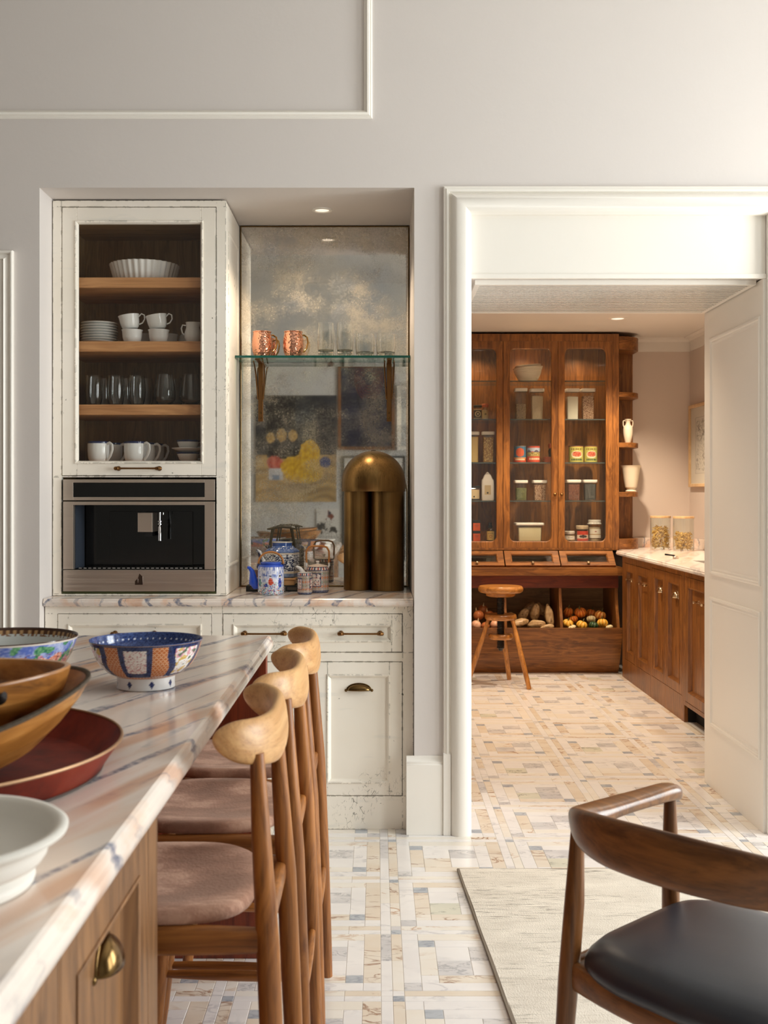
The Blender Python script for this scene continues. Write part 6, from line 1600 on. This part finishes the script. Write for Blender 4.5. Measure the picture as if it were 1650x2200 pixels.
container('tall container full of white flour on the second shelf of the right door', 1214, 1243.5, 836, SH[1], 'flour', 0.82)
container('tall container of speckled oats beside the white flour', 1247, 1277.5, 836, SH[1], 'grain_pink', 0.84)
container('tall container of small macaroni behind the left glazed door', 1035, 1062, 928, SH[2], 'macaroni', 0.90)
container('tall container of pasta tubes partly hidden by the door casing', 1004, 1029.5, 928, SH[2], 'pasta', 0.92)
container('short container of green lentils on the fourth shelf', 1104.5, 1133, 1032, SH[3], 'grain_green', 0.70)
container('short container of speckled beans on the fourth shelf', 1143.5, 1174, 1032, SH[3], 'grain_pink', 0.88)
container('short container of red-brown beans beside the door knob', 1215, 1247, 1031, SH[3], 'grain_brown', 0.92)
container('short container of dark grey seeds on the fourth shelf', 1251, 1281.5, 1031, SH[3], 'grain_grey', 0.92)
container('long low container of cream flour on the cabinet floor', 1106, 1167, 1123, 0.9655, plain('cream_flour', S(232, 218, 180), 0.8), 0.86, None, 0.14)
# nested mixing bowls
xm, _ = itx(1101, 1167)
for k, (r, h, z_, lab) in enumerate(((0.112, 0.105, SH[0] + 0.0005, 'cream ribbed mixing bowl, lower of the nested pair'), (0.100, 0.095, SH[0] + 0.026, 'cream mixing bowl nested in the ribbed one'))):
    t = thing('mixing_bowl', lab, 'bowl', (xm, YI, z_))
    m = MB(); n = 24; pr = [(0.055 * r / 0.112, 0)] + [(r * (0.52 + 0.48 * (k2 / n) ** 0.6) + 0.0014 * sin(k2 * 1.7), 0.002 + h * k2 / n) for k2 in range(1, n + 1)]
    m.lathe(pr + [(r * 0.95, h)] + [(q - 0.008, zz + 0.006) for q, zz in pr[::-1][2:]] + [(0, 0.008)], 48, zf=(lambda th, i, rr: 0.010 * cos(th) if rr > r * 0.9 else 0)); m.build('body', 'stoneware', t)
def can(lab, pa, pb, ptop, zs, cf, grp, y=YI, name='tin_can', rims=True):
    xm, w = itx(pa, pb, y); r = w / 2; h = zi(ptop, y) - zs
    t = thing(name, lab, 'tin', (xm, y, zs + 0.0005), 0, grp)
    m = MB(); m.lathe([(r, 0.004 + (h - 0.008) * k / 40) for k in range(41)], 96, cf=lambda th, i, rr, z_: cf(th + pi / 2, z_ / h)); m.build('label', 'label', t)
    m = MB(); m.lathe([(0, 0), (r * 0.98, 0), (r * 1.015, 0.001), (r * 1.015, 0.0038), (r * 0.99, 0.0039)], 40); m.lathe([(r * 0.99, h - 0.0039), (r * 1.015, h - 0.0038), (r * 1.015, h - 0.001), (r * 0.98, h), (r * 0.96, h - 0.003), (0, h - 0.003)], 40); m.build('rim', 'tin_dark' if rims else 'orange_box', t)
wrap = lambda a: (a + pi) % (2 * pi) - pi
def tom1(a, t):
    a = wrap(a + 0.1); c = S(60, 116, 150) if t > 0.30 else S(206, 76, 44)
    if t > 0.3 and (a / 0.75) ** 2 + ((t - 0.60) / 0.26) ** 2 < 1: c = mixc(S(190, 62, 34), S(222, 104, 60), abs(sin(a * 9)))
    if 0.26 < t < 0.31 or t > 0.96: c = S(232, 170, 90)
    if t < 0.22 and t > 0.14 and abs(sin(a * 16)) > 0.45 and abs(a) < 0.9: c = S(240, 210, 170)
    return c
def tom2(a, t):
    a = wrap(a); c = S(210, 74, 44)
    if t > 0.66: c = S(186, 196, 214) if t < 0.86 else S(206, 110, 100)
    if 0.58 < t < 0.78 and t < 0.68 + 0.07 * sin(a * 5): c = S(96, 88, 110)
    if 0.38 < t < 0.60: c = S(206, 186, 120) if nz(a, t, 10) > 0 else S(150, 130, 70)
    if t > 0.9: c = S(210, 74, 44)
    if 0.17 < t < 0.28 and abs(sin(a * 14)) > 0.4 and abs(a) < 0.9: c = S(242, 224, 190)
    return c
def tom3(a, t):
    a = wrap(a); c = S(190, 184, 96)
    if (a / 0.85) ** 2 + ((t - 0.47) / 0.22) ** 2 < 1: c = S(232, 214, 180)
    if (a / 0.66) ** 2 + ((t - 0.50) / 0.16) ** 2 < 1: c = mixc(S(178, 58, 36), S(226, 130, 100), 0.5 + 2 * nz(a, t, 9))
    if 0.12 < t < 0.22 and abs(sin(a * 11)) > 0.3 and abs(a) < 0.8: c = S(70, 92, 60)
    if 0.74 < t < 0.84 and abs(sin(a * 10)) > 0.55 and abs(a) < 0.8: c = S(120, 90, 50)
    if t > 0.93: c = S(178, 96, 60)
    return c
can('blue and red tomato tin on the third cabinet shelf', 1104, 1130, 958, SH[2], tom1, None)
can('red tomato tin with a mountain scene on its label', 1132.5, 1160.5, 958, SH[2], tom2, None)
can('yellow-green tomato tin, left of the matching pair', 1221.5, 1253, 958, SH[2], tom3, 'matching yellow-green tins')
can('yellow-green tomato tin, right of the matching pair', 1254.5, 1283, 958, SH[2], tom3, 'matching yellow-green tins')
xm, w = itx(1169, 1184); t = thing('terracotta_cup', 'small terracotta cup at the edge of the middle glazed door', 'cup', (xm, YI, SH[2] + 0.0005))
m = MB(); m.lathe([(0.018, 0), (0.022, 0.01), (0.027, 0.04), (0.029, 0.044), (0.026, 0.044), (0.02, 0.01), (0, 0.006)], 28); m.build('body', 'terracotta', t)
m = MB(); m.tube([(-0.024, 0, 0.036), (-0.036, 0, 0.034), (-0.036, 0, 0.016), (-0.022, 0, 0.012)], 0.003, 8); m.build('handle', 'terracotta', t, 0, 60)
xm, w = itx(1176, 1190, YI + 0.06); t = thing('pepper_mill', 'tall dark mill with a red cap behind the terracotta cup', 'mill', (xm, YI + 0.07, SH[2] + 0.0005))
m = MB(); m.lathe([(0.022, 0), (0.022, 0.02), (0.014, 0.05), (0.018, 0.09), (0.012, 0.11), (0, 0.11)], 24); m.build('body', 'black_gloss', t)
m = MB(); m.lathe([(0.014, 0.111), (0.02, 0.125), (0.016, 0.145), (0, 0.15)], 24); m.build('cap', 'terracotta', t)
def jar(lab, pa, pb, ptop, zs, fill, lidm, lab_cf=None, lidh=0.22, y=YI, grp=None, cloth=False, band=(0.18, 0.72)):
    xm, w = itx(pa, pb, y); r = w / 2; h = zi(ptop, y) - zs
    t = thing('jar', lab, 'jar', (xm, y, zs + 0.0005), 0, grp); hb = h * (1 - lidh)
    m = MB(); m.lathe([(r * 0.86, 0), (r * 0.92, 0.003), (r * 0.93, hb * 0.84), (r * 0.80, hb * 0.96), (r * 0.80, hb)], 36); m.build('glass', 'glassware', t)
    m = MB(); m.lathe([(0, 0.004), (r * 0.84, 0.004), (r * 0.86, hb * 0.80), (0, hb * 0.86)], 32); m.build('contents', fill, t)
    m = MB(); m.lathe([(r * (1.0 if cloth else 0.86), hb + 0.001), (r * 0.90, hb + h * lidh * 0.4), (r * 0.92, hb + h * lidh * 0.5), (r * 0.92, h - 0.002), (r * 0.86, h), (0, h)], 40, rf=(lambda th, i, z_: 1 + (0.06 * sin(th * 11) if i == 0 else 0)) if cloth else None); m.build('lid', lidm, t)
    if lab_cf:
        m = MB(); m.grid(lambda u, v: (r * 0.945 * cos(-pi / 2 + (u - 0.5) * 2.2), r * 0.945 * sin(-pi / 2 + (u - 0.5) * 2.2), hb * (band[0] + (band[1] - band[0]) * v)), 30, 24, lab_cf); m.build('label', 'label', t)
    return t
white_l = lambda u, v: S(46, 40, 36) if (abs(v - 0.62) < 0.05 and 0.3 < u < 0.7 and sin(u * 60) > -0.2) else (S(190, 160, 110) if v < 0.14 else S(230, 224, 212))
red_l = lambda u, v: S(200, 62, 40) if v > 0.62 or v < 0.22 else (S(40, 30, 30) if ((u - 0.5) / 0.3) ** 2 + ((v - 0.44) / 0.15) ** 2 < 1 else S(232, 210, 190))
gold_l = lambda u, v: S(150, 50, 40) if hypot(u - 0.5, (v - 0.72) * 1.3) < 0.07 else (S(180, 140, 80) if 0.36 < v < 0.44 else S(230, 222, 206))
jar('squat white-lidded jar with a white label beside the jar of nuts', 1211, 1236, 1141, 0.9655, 'grain_cream', 'plastic', white_l, 0.3)
jar('jar of nuts with a red and black label on the cabinet floor', 1236.5, 1265, 1129, 0.9655, 'grain_tan', 'grain_cream', red_l, 0.24, band=(0.05, 0.86))
jar('tall jar with a white cloth cap and white label on the cabinet floor', 1262.5, 1292, 1117, 0.9655, 'grain_cream', 'matt_white', gold_l, 0.20, YI + 0.05, cloth=True)
dk_l = lambda u, v: S(206, 190, 150) if abs(hypot(u - 0.5, v - 0.5) - 0.28) < 0.05 or hypot(u - 0.5, v - 0.5) < 0.1 or v < 0.08 or v > 0.92 else S(34, 36, 34)
jar('dark jar with a black printed label on the second shelf of the left door', 1016, 1036, 871, SH[1], 'grain_grey', 'black_matt', dk_l, 0.18, band=(0.1, 0.85))
jar('tan jar with a red spout cap beside the dark jar', 1035, 1050, 868, SH[1], 'kraft', 'terracotta', lambda u, v: S(120, 100, 60) if hypot(u - 0.5, v - 0.55) < 0.15 else S(196, 176, 128), 0.22, YI + 0.05)
# flour bag, kraft-labelled box, orange cartons, bottle behind the left door
xm, w = itx(1034, 1061); t = thing('flour_bag', 'white paper bag of flour with a tan label behind the left glazed door', 'bag', (xm, YI, SH[3] + 0.0005))
h = zi(1030, YI) - SH[3]; hw = w / 2
def rr2(x_, y_, z_, r): return [(p[0] * (1 + 0.02 * nz(p[0], z_, 40)), p[1], z_) for p in rrect(-x_, x_, -y_, y_, r, 5)]
m = MB(); m.loft([rr2(hw * 0.92, 0.03, 0, 0.012), rr2(hw, 0.035, 0.01, 0.014), rr2(hw, 0.036, h * 0.6, 0.014), rr2(hw * 0.97, 0.033, h * 0.9, 0.014), rr2(hw * 0.9, 0.026, h, 0.012)]); m.build('body', 'bag', t, 0, 50)
m = MB(); m.loft([rr2(hw * 0.8, 0.022, h, 0.01), rr2(hw * 0.55, 0.010, h + 0.03, 0.006), rr2(hw * 0.1, 0.004, h + 0.055, 0.002)]); m.build('folded_top', 'bag', t, 0, 50)
m = MB(); m.box(-hw * 0.55, hw * 0.45, -0.0375, -0.0362, h * 0.28, h * 0.72); m.build('label', 'kraft', t, 0, 0)
m = MB(XZ(-0.0376)); m.lathe([(0.007, 0), (0.007, 0.0006), (0, 0.0006)], 16, (-0.003, h * 0.36, 0)); m.build('seal', 'ink', t, 0, 0)
xm, w = itx(1004, 1030); t = thing('labelled_tub', 'dark tub with a kraft paper label behind the left glazed door', 'tub', (xm, YI, SH[3] + 0.0005))
h = zi(1044, YI) - SH[3]
m = MB(); m.box(-w / 2, w / 2, -0.036, 0.036, 0, h * 0.84); m.build('body', 'glassware', t, 0.004, 0); m = MB(); m.box(-w / 2 + 0.004, w / 2 - 0.004, -0.032, 0.032, 0.003, h * 0.7); m.build('contents', 'grain_grey', t, 0, 0)
m = MB(); m.box(-w / 2 - 0.002, w / 2 + 0.002, -0.038, 0.038, h * 0.84 + 0.0005, h); m.build('lid', 'black_matt', t, 0.002, 0); m = MB(); m.box(-w / 2 + 0.006, w / 2 - 0.004, -0.0385, -0.0368, h * 0.12, h * 0.74); m.build('label', 'kraft', t, 0, 0)
m = MB(XZ(-0.0387)); m.lathe([(0.006, 0), (0.006, 0.0006), (0, 0.0006)], 16, (0.002, h * 0.26, 0)); m.build('seal', 'ink', t, 0, 0)
xm, w = itx(1016, 1031); zb_ = 0.9655
for k, lab in ((0, 'orange and black carton standing on the cabinet floor'), (1, 'orange and black carton stacked on another carton')):
    hh_ = (zi(1118, YI) - zb_) / 2; t = thing('spice_carton', lab, 'carton', (xm, YI, zb_ + 0.0005 + k * (hh_ + 0.0005)))
    m = MB(); m.box(-w / 2, w / 2, -w / 2, w / 2, 0, hh_ * 0.74); m.build('body', 'orange_box', t, 0.001, 0); m = MB(); m.box(-w / 2 - 0.001, w / 2 + 0.001, -w / 2 - 0.001, w / 2 + 0.001, hh_ * 0.74 + 0.0003, hh_); m.build('lid', 'black_matt', t, 0.001, 0)
    m = MB(); m.box(-w * 0.3, w * 0.3, -w / 2 - 0.0008, -w / 2 - 0.0001, hh_ * 0.5, hh_ * 0.58); m.box(-w * 0.2, w * 0.2, -w / 2 - 0.0008, -w / 2 - 0.0001, hh_ * 0.38, hh_ * 0.44); m.build('print', 'terracotta', t, 0, 0)
xm, w = itx(1045, 1062); r = w / 2; h = zi(1123, YI) - zb_
t = thing('bottle', 'small bottle with a black pump cap and a yellow label reading LOCAL', 'bottle', (xm, YI, zb_ + 0.0005))
m = MB(); m.lathe([(r * 0.9, 0), (r, 0.003), (r, h * 0.56), (r * 0.85, h * 0.64), (r * 0.42, h * 0.70), (r * 0.40, h * 0.74), (0, h * 0.74)], 32); m.build('body', plain('amber_glass', S(70, 44, 20), 0.1), t)
m = MB(); m.lathe([(r * 0.5, h * 0.741), (r * 0.52, h * 0.86), (r * 0.34, h * 0.87), (r * 0.34, h * 0.95), (r * 0.42, h), (0, h)], 20); m.build('pump_cap', 'black_matt', t)
m = MB(); m.grid(lambda u, v: (r * 1.012 * cos(-pi / 2 + (u - 0.5) * 2.4), r * 1.012 * sin(-pi / 2 + (u - 0.5) * 2.4), h * (0.06 + 0.48 * v)), 24, 20, lambda u, v: S(150, 70, 50) if abs(hypot(u - 0.5, (v - 0.42)) - 0.13) < 0.035 or (v < 0.2 and v > 0.12 and sin(u * 50) > 0) else S(214, 176, 96)); lb_ = m.build('label', 'label', t)
text(lb_, 'label_lettering', 'LOCAL', 0.013, (0, -r * 1.02 - 0.0004, h * 0.435), 'ink')

# ---- vases on the end shelves
xv, wv = itx(1338, 1360.5, CY + 0.10); zv = ESZ[1] + 0.0005
t = thing('amphora_vase', 'small cream two-handled vase on the middle end shelf', 'vase', (xv, CY + 0.10, zv)); h = CAM_H - (900.6 - 1062) * (CY + 0.1) / FPX - zv; r = wv / 2 * 0.92
m = MB(); m.lathe([(r * 0.60, 0), (r * 0.64, 0.003), (r * 0.95, h * 0.35), (r, h * 0.55), (r * 0.92, h * 0.68), (r * 0.52, h * 0.77), (r * 0.45, h * 0.86), (r * 0.52, h * 0.94), (r * 0.68, h * 0.97), (r * 0.68, h), (r * 0.42, h * 0.99), (r * 0.38, h * 0.8), (0, h * 0.75)], 40); m.build('body', 'stoneware', t)
for s_ in (-1, 1):
    m = MB(); m.tube([(s_ * r * 0.5, 0, h * 0.93), (s_ * r * 0.98, 0, h * 0.93), (s_ * r * 1.02, 0, h * 0.85), (s_ * r * 0.98, 0, h * 0.74), (s_ * r * 0.86, 0, h * 0.68)], 0.004, 8); m.build('handle', 'stoneware', t, 0, 60)
xv, wv = itx(1333.5, 1377.5, CY + 0.10); zv = ESZ[2] + 0.0005
t = thing('footed_vase', 'flared cream footed vase on the lowest open end shelf', 'vase', (xv, CY + 0.10, zv)); h = CAM_H - (1000 - 1062) * (CY + 0.1) / FPX - zv; r = wv / 2
m = MB(); m.lathe([(r * 0.50, 0), (r * 0.54, 0.006), (r * 0.40, h * 0.10), (r * 0.42, h * 0.13), (r * 0.58, h * 0.18), (r * 0.72, h * 0.5), (r * 0.86, h * 0.88), (r * 0.95, h * 0.97), (r, h), (r * 0.95, h * 0.995), (r * 0.80, h * 0.85), (r * 0.5, h * 0.25), (0, h * 0.2)], 60, rf=lambda th, i, z_: 1 + (0.006 * cos(30 * th) if z_ > h * 0.8 else 0)); m.build('body', 'stoneware', t)

# ---- base cabinets along the right-hand pantry wall
QX = 1.780
xf = YZm(QX)
qz = 0.877
def qcab(lab, y0, y1, holes, toe, pulls):
    t = thing('pantry_base_cabinet', lab, 'cabinet', (QX + 0.3, (y0 + y1) / 2, 0), 0, None)
    mb = MB(xf); hz = list(holes) + ([(y0 + 0.02, y1 - 0.02, 0.0, 0.10)] if toe else [])
    bars(mb, y0, y1, 0.0, qz, hz, 0.022); mb.build('face_frame', 'poak_z', t, 0.001, 0, True)
    mb = MB(); mb.box(QX + 0.0225, PXR - 0.003, y0 + 0.001, y0 + 0.018, 0, 0.69); mb.box(QX + 0.0225, PXR - 0.003, y1 - 0.018, y1 - 0.001, 0, 0.69); mb.box(QX + 0.07 if toe else QX + 0.0225, QX + 0.09, y0 + 0.0185, y1 - 0.0185, 0, 0.104)
    mb.box(QX + 0.03, PXR - 0.003, y0 + 0.0185, y1 - 0.0185, 0.105, 0.12); mb.build('carcass', 'dark', t, 0, 0, True)
    for h, pl in zip(holes, pulls):
        d_ = panel_door(t, 'door', xf, *h, 0.055, 'poak_z', rec=0.020, th=0.028, bead=0.004)
        if pl == 'cup': cup_pull(d_, YZm(QX + 0.020), (h[0] + h[1]) / 2, 0.70, 0.040, 0.040, 0.030, 'nickel')
        elif pl == 'bar': bar_pull(d_, YZm(QX + 0.020), (h[0] + h[1]) / 2, 0.715, 0.15, 'nickel')
    return t
qcab('narrow oak base cabinet in the pantry corner with two tall doors', 7.305, 8.155, [(7.76, 8.06, 0.14, 0.83), (7.335, 7.72, 0.14, 0.83)], False, ['bar', 'bar'])
qcab('oak base cabinet with two cup-handled doors under the pantry counter', 6.535, 7.303, [(6.945, 7.275, 0.145, 0.845), (6.565, 6.935, 0.145, 0.845)], False, ['cup', 'cup'])
qcab('oak base cabinet with a bar handle and a recessed toe space beside the doorway', 5.90, 6.533, [(5.935, 6.49, 0.125, 0.845)], True, ['bar'])
qcab('oak base cabinet hidden mostly behind the door lining', 5.24, 5.898, [(5.27, 5.865, 0.125, 0.845)], True, ['bar'])
mb = MB(); mb.prism([(1.752, 0.878), (1.745, 0.884), (1.744, 0.894), (1.748, 0.899), (1.748, 0.904), (1.753, 0.910), (1.95, 0.910), (1.95, 0.878)], 1, 5.22, 8.205)
mb.box(1.95, PXR - 0.023, 5.22, 6.05, 0.878, 0.910); mb.box(1.95, PXR - 0.023, 6.95, PYB - 0.003, 0.878, 0.910); mb.box(2.33, PXR - 0.023, 6.05, 6.95, 0.878, 0.910); mb.box(1.800, 1.95, 8.2055, PYB - 0.003, 0.878, 0.910)
tag(mb.build('pantry_worktop', 'marble_pale', None, 0, 30), 'pale marble worktop along the right-hand side of the pantry', 'worktop')
mb = MB(); mb.box(PXR - 0.022, PXR - 0.003, 5.22, PYB - 0.024, 0.9105, 0.985); mb.box(1.982, PXR - 0.003, PYB - 0.022, PYB - 0.003, 0.9105, 0.985)
tag(mb.build('backsplash', 'marble', None, 0.001, 0), 'low marble upstand against the pantry walls', 'backsplash')
sk = thing('sink', 'undermounted steel sink with a perforated rim in the pantry worktop', 'sink', (2.14, 6.5, 0.87))
mb = MB(); a, b, c, d_ = 1.945, 2.335, 6.045, 6.955
mb.box(a, a + 0.004, c, d_, 0.70, 0.8775); mb.box(b - 0.004, b, c, d_, 0.70, 0.8775); mb.box(a + 0.004, b - 0.004, c, c + 0.004, 0.70, 0.8775); mb.box(a + 0.004, b - 0.004, d_ - 0.004, d_, 0.70, 0.8775); mb.box(a + 0.004, b - 0.004, c + 0.004, d_ - 0.004, 0.70, 0.704)
mb.build('basin', 'steel', sk, 0, 0, True)
mb = MB(); mb.box(2.02, 2.32, 6.06, 6.94, 0.862, 0.868); gr_ = mb.build('rack', 'black_matt', sk, 0, 0, True)
mb = MB()
for k in range(22): mb.lathe([(0.010, 0.8682), (0.010, 0.874), (0.006, 0.876), (0, 0.876)], 10, (2.04, 6.09 + k * 0.039, 0)); mb.lathe([(0.010, 0.8682), (0.010, 0.874), (0.006, 0.876), (0, 0.876)], 10, (2.09, 6.09 + k * 0.039, 0))
mb.build('rack_studs', 'chrome', gr_, 0, 60, True, kind='stuff')
kn = thing('tap_lever', 'small dark lever tap lying low on the pantry worktop by the sink', 'tap', (1.90, 7.15, 0.9105))
mb = MB(); mb.lathe([(0.018, 0), (0.018, 0.012), (0.012, 0.016), (0, 0.017)], 20); mb.build('base', 'steel', kn); mb = MB(); mb.tube([(-0.005, 0.0, 0.019), (-0.03, 0.01, 0.022), (-0.065, 0.02, 0.026)], [0.006, 0.005, 0.006], 10); mb.build('lever', 'black_gloss', kn, 0, 60)
# pasta jars with wooden lids
def pasta_jar(lab, px, y, h, fh, seed, shape):
    x_ = (px - 810) * y / FPX; r = 0.075
    t = thing('pasta_jar', lab, 'jar', (x_, y, 0.9105), 0, 'glass pasta jars on the pantry counter')
    m = MB(); m.lathe([(0, 0), (r * 0.97, 0), (r, 0.003), (r, h - 0.016), (r - 0.003, h - 0.016), (r - 0.003, 0.006), (0, 0.006)], 48); m.build('glass', 'glassware', t)
    m = MB(); m.lathe([(r - 0.002, h - 0.0155), (r + 0.001, h - 0.014), (r + 0.001, h - 0.002), (r - 0.001, h), (0, h)], 48); m.build('lid', 'pale_frame', t)
    rg_ = random.Random(seed); m = MB()
    for k in range(230):
        z_ = 0.012 + (fh - 0.012) * (k / 230); rm = r - 0.016 - (0.02 * max(0, (k / 230 - 0.8) / 0.2) if shape else 0.0)
        q = rm * sqrt(rg_.uniform(0.25, 1)); a = rg_.uniform(0, 2 * pi); c_ = Vector((q * cos(a), q * sin(a), z_ + rg_.uniform(0, 0.012)))
        d1 = Vector((rg_.gauss(0, 1), rg_.gauss(0, 1), rg_.gauss(0, 0.6))).normalized() * 0.016; d2 = d1.cross(Vector((rg_.gauss(0, 1), rg_.gauss(0, 1), rg_.gauss(0, 1)))).normalized() * 0.009
        m.tube([c_ - d1 + d2 * 0.4, c_ - d1 * 0.4 - d2 * 0.6, c_ + d1 * 0.3 + d2 * 0.5, c_ + d1 + d2], [0.0035, 0.006, 0.006, 0.003], 6, rad2=[0.002, 0.0025, 0.0025, 0.002])
    m.build('pasta', 'pasta', t, 0, 60, kind='stuff')
pasta_jar('glass pasta jar with a wooden lid and a heaped filling, nearer the cabinet', 1419, 8.32, 0.250, 0.165, 1, True)
pasta_jar('glass pasta jar with a wooden lid, right of the heaped one', 1468.5, 8.16, 0.250, 0.125, 2, False)
# framed drawing on the right-hand pantry wall
fr = thing('framed_drawing', 'black line drawing with a white mount in a pale wood frame on the pantry wall', 'picture', (PXR, 8.2, 1.69))
xf = YZm(PXR - 0.001); y0, y1, z0, z1 = 7.72, 8.66, 1.376, 2.0
mb = MB(xf); rect_ring(mb, y0, y1, z0, z1, [(0, 0), (0, 0.026), (0.003, 0.028), (0.021, 0.028), (0.024, 0.026), (0.024, 0.012)]); mb.build('frame', 'pale_frame', fr, 0, 0, True)
mb = MB(xf); mb.box(y0 + 0.022, y1 - 0.022, z0 + 0.022, z1 - 0.022, 0.0, 0.012); mb.build('mount', 'paper', fr, 0, 0, True)
def drw(u, v):
    c = S(226, 222, 214)
    e = min(u, 1 - u, v, 1 - v)
    if e < 0.012: return S(150, 146, 140)
    if e > 0.04 and abs(nz(u * 1.4, v * 1.0, 12, 2)) < 0.07 and nz(u, v, 3, 5) > -0.2: c = S(52, 50, 50)
    if e > 0.05 and abs(nz(u * 2.5, v * 0.7, 17, 4)) < 0.05: c = S(80, 78, 76)
    return c
mb = MB(xf); mb.grid(lambda u, v: (y0 + 0.14 + (y1 - y0 - 0.28) * u, z0 + 0.10 + (z1 - z0 - 0.2) * v, 0.0126), 110, 80, drw); mb.build('drawing', 'label', fr, 0, 0, True)
mb = MB(xf); mb.box(y0 + 0.02, y1 - 0.02, z0 + 0.02, z1 - 0.02, 0.018, 0.020); mb.build('pane', 'pane', fr, 0, 0, True)

# ---- adjustable screw stool
ss = thing('screw_stool', 'round three-legged wooden stool on a black adjusting screw', 'stool', (0.857, 7.79, 0), 0)
def disc(r, z0, z1, nm):
    h = z1 - z0; m = MB(); m.lathe([(0, z0), (r * 0.90, z0), (r * 0.97, z0 + h * 0.2), (r, z0 + h * 0.5), (r * 0.98, z0 + h * 0.8), (r * 0.93, z1), (0, z1)], 48); m.build(nm, 'pst_x', ss)
disc(0.157, 0.640, 0.685, 'seat'); m = MB(); m.lathe([(0.085, 0.612), (0.100, 0.618), (0.103, 0.6395), (0, 0.6395)], 40); m.build('seat_boss', 'pst_x', ss)
disc(0.110, 0.452, 0.490, 'collar'); disc(0.086, 0.318, 0.352, 'lower_collar')
m = MB(); n = 900; seg = 0; rings = []
pr = []
z_ = 0.255
while z_ < 0.611:
    pr += [(0.0225, z_), (0.0275, z_ + 0.003), (0.0275, z_ + 0.005), (0.0225, z_ + 0.008)]; z_ += 0.0105
m.lathe([(0, 0.235), (0.012, 0.238), (0.02, 0.25)] + pr + [(0, z_)], 24); m.build('screw', plain('black_oiled_wood', S(34, 28, 24), 0.35), ss, 0, 30)
for (ax, ay, tx, ty2) in ((0.173, -0.182, 0.078, -0.045), (0.085, 0.215, 0.012, 0.088), (-0.235, -0.03, -0.088, -0.02)):
    m = MB(); m.tube([(ax, ay, 0.0), (ax * 0.9 + tx * 0.1, ay * 0.9 + ty2 * 0.1, 0.05), (ax * 0.45 + tx * 0.55, ay * 0.45 + ty2 * 0.55, 0.25), (tx, ty2, 0.451)], [0.015, 0.0165, 0.0175, 0.013], 14); m.build('leg', 'pst_z', ss, 0, 60)
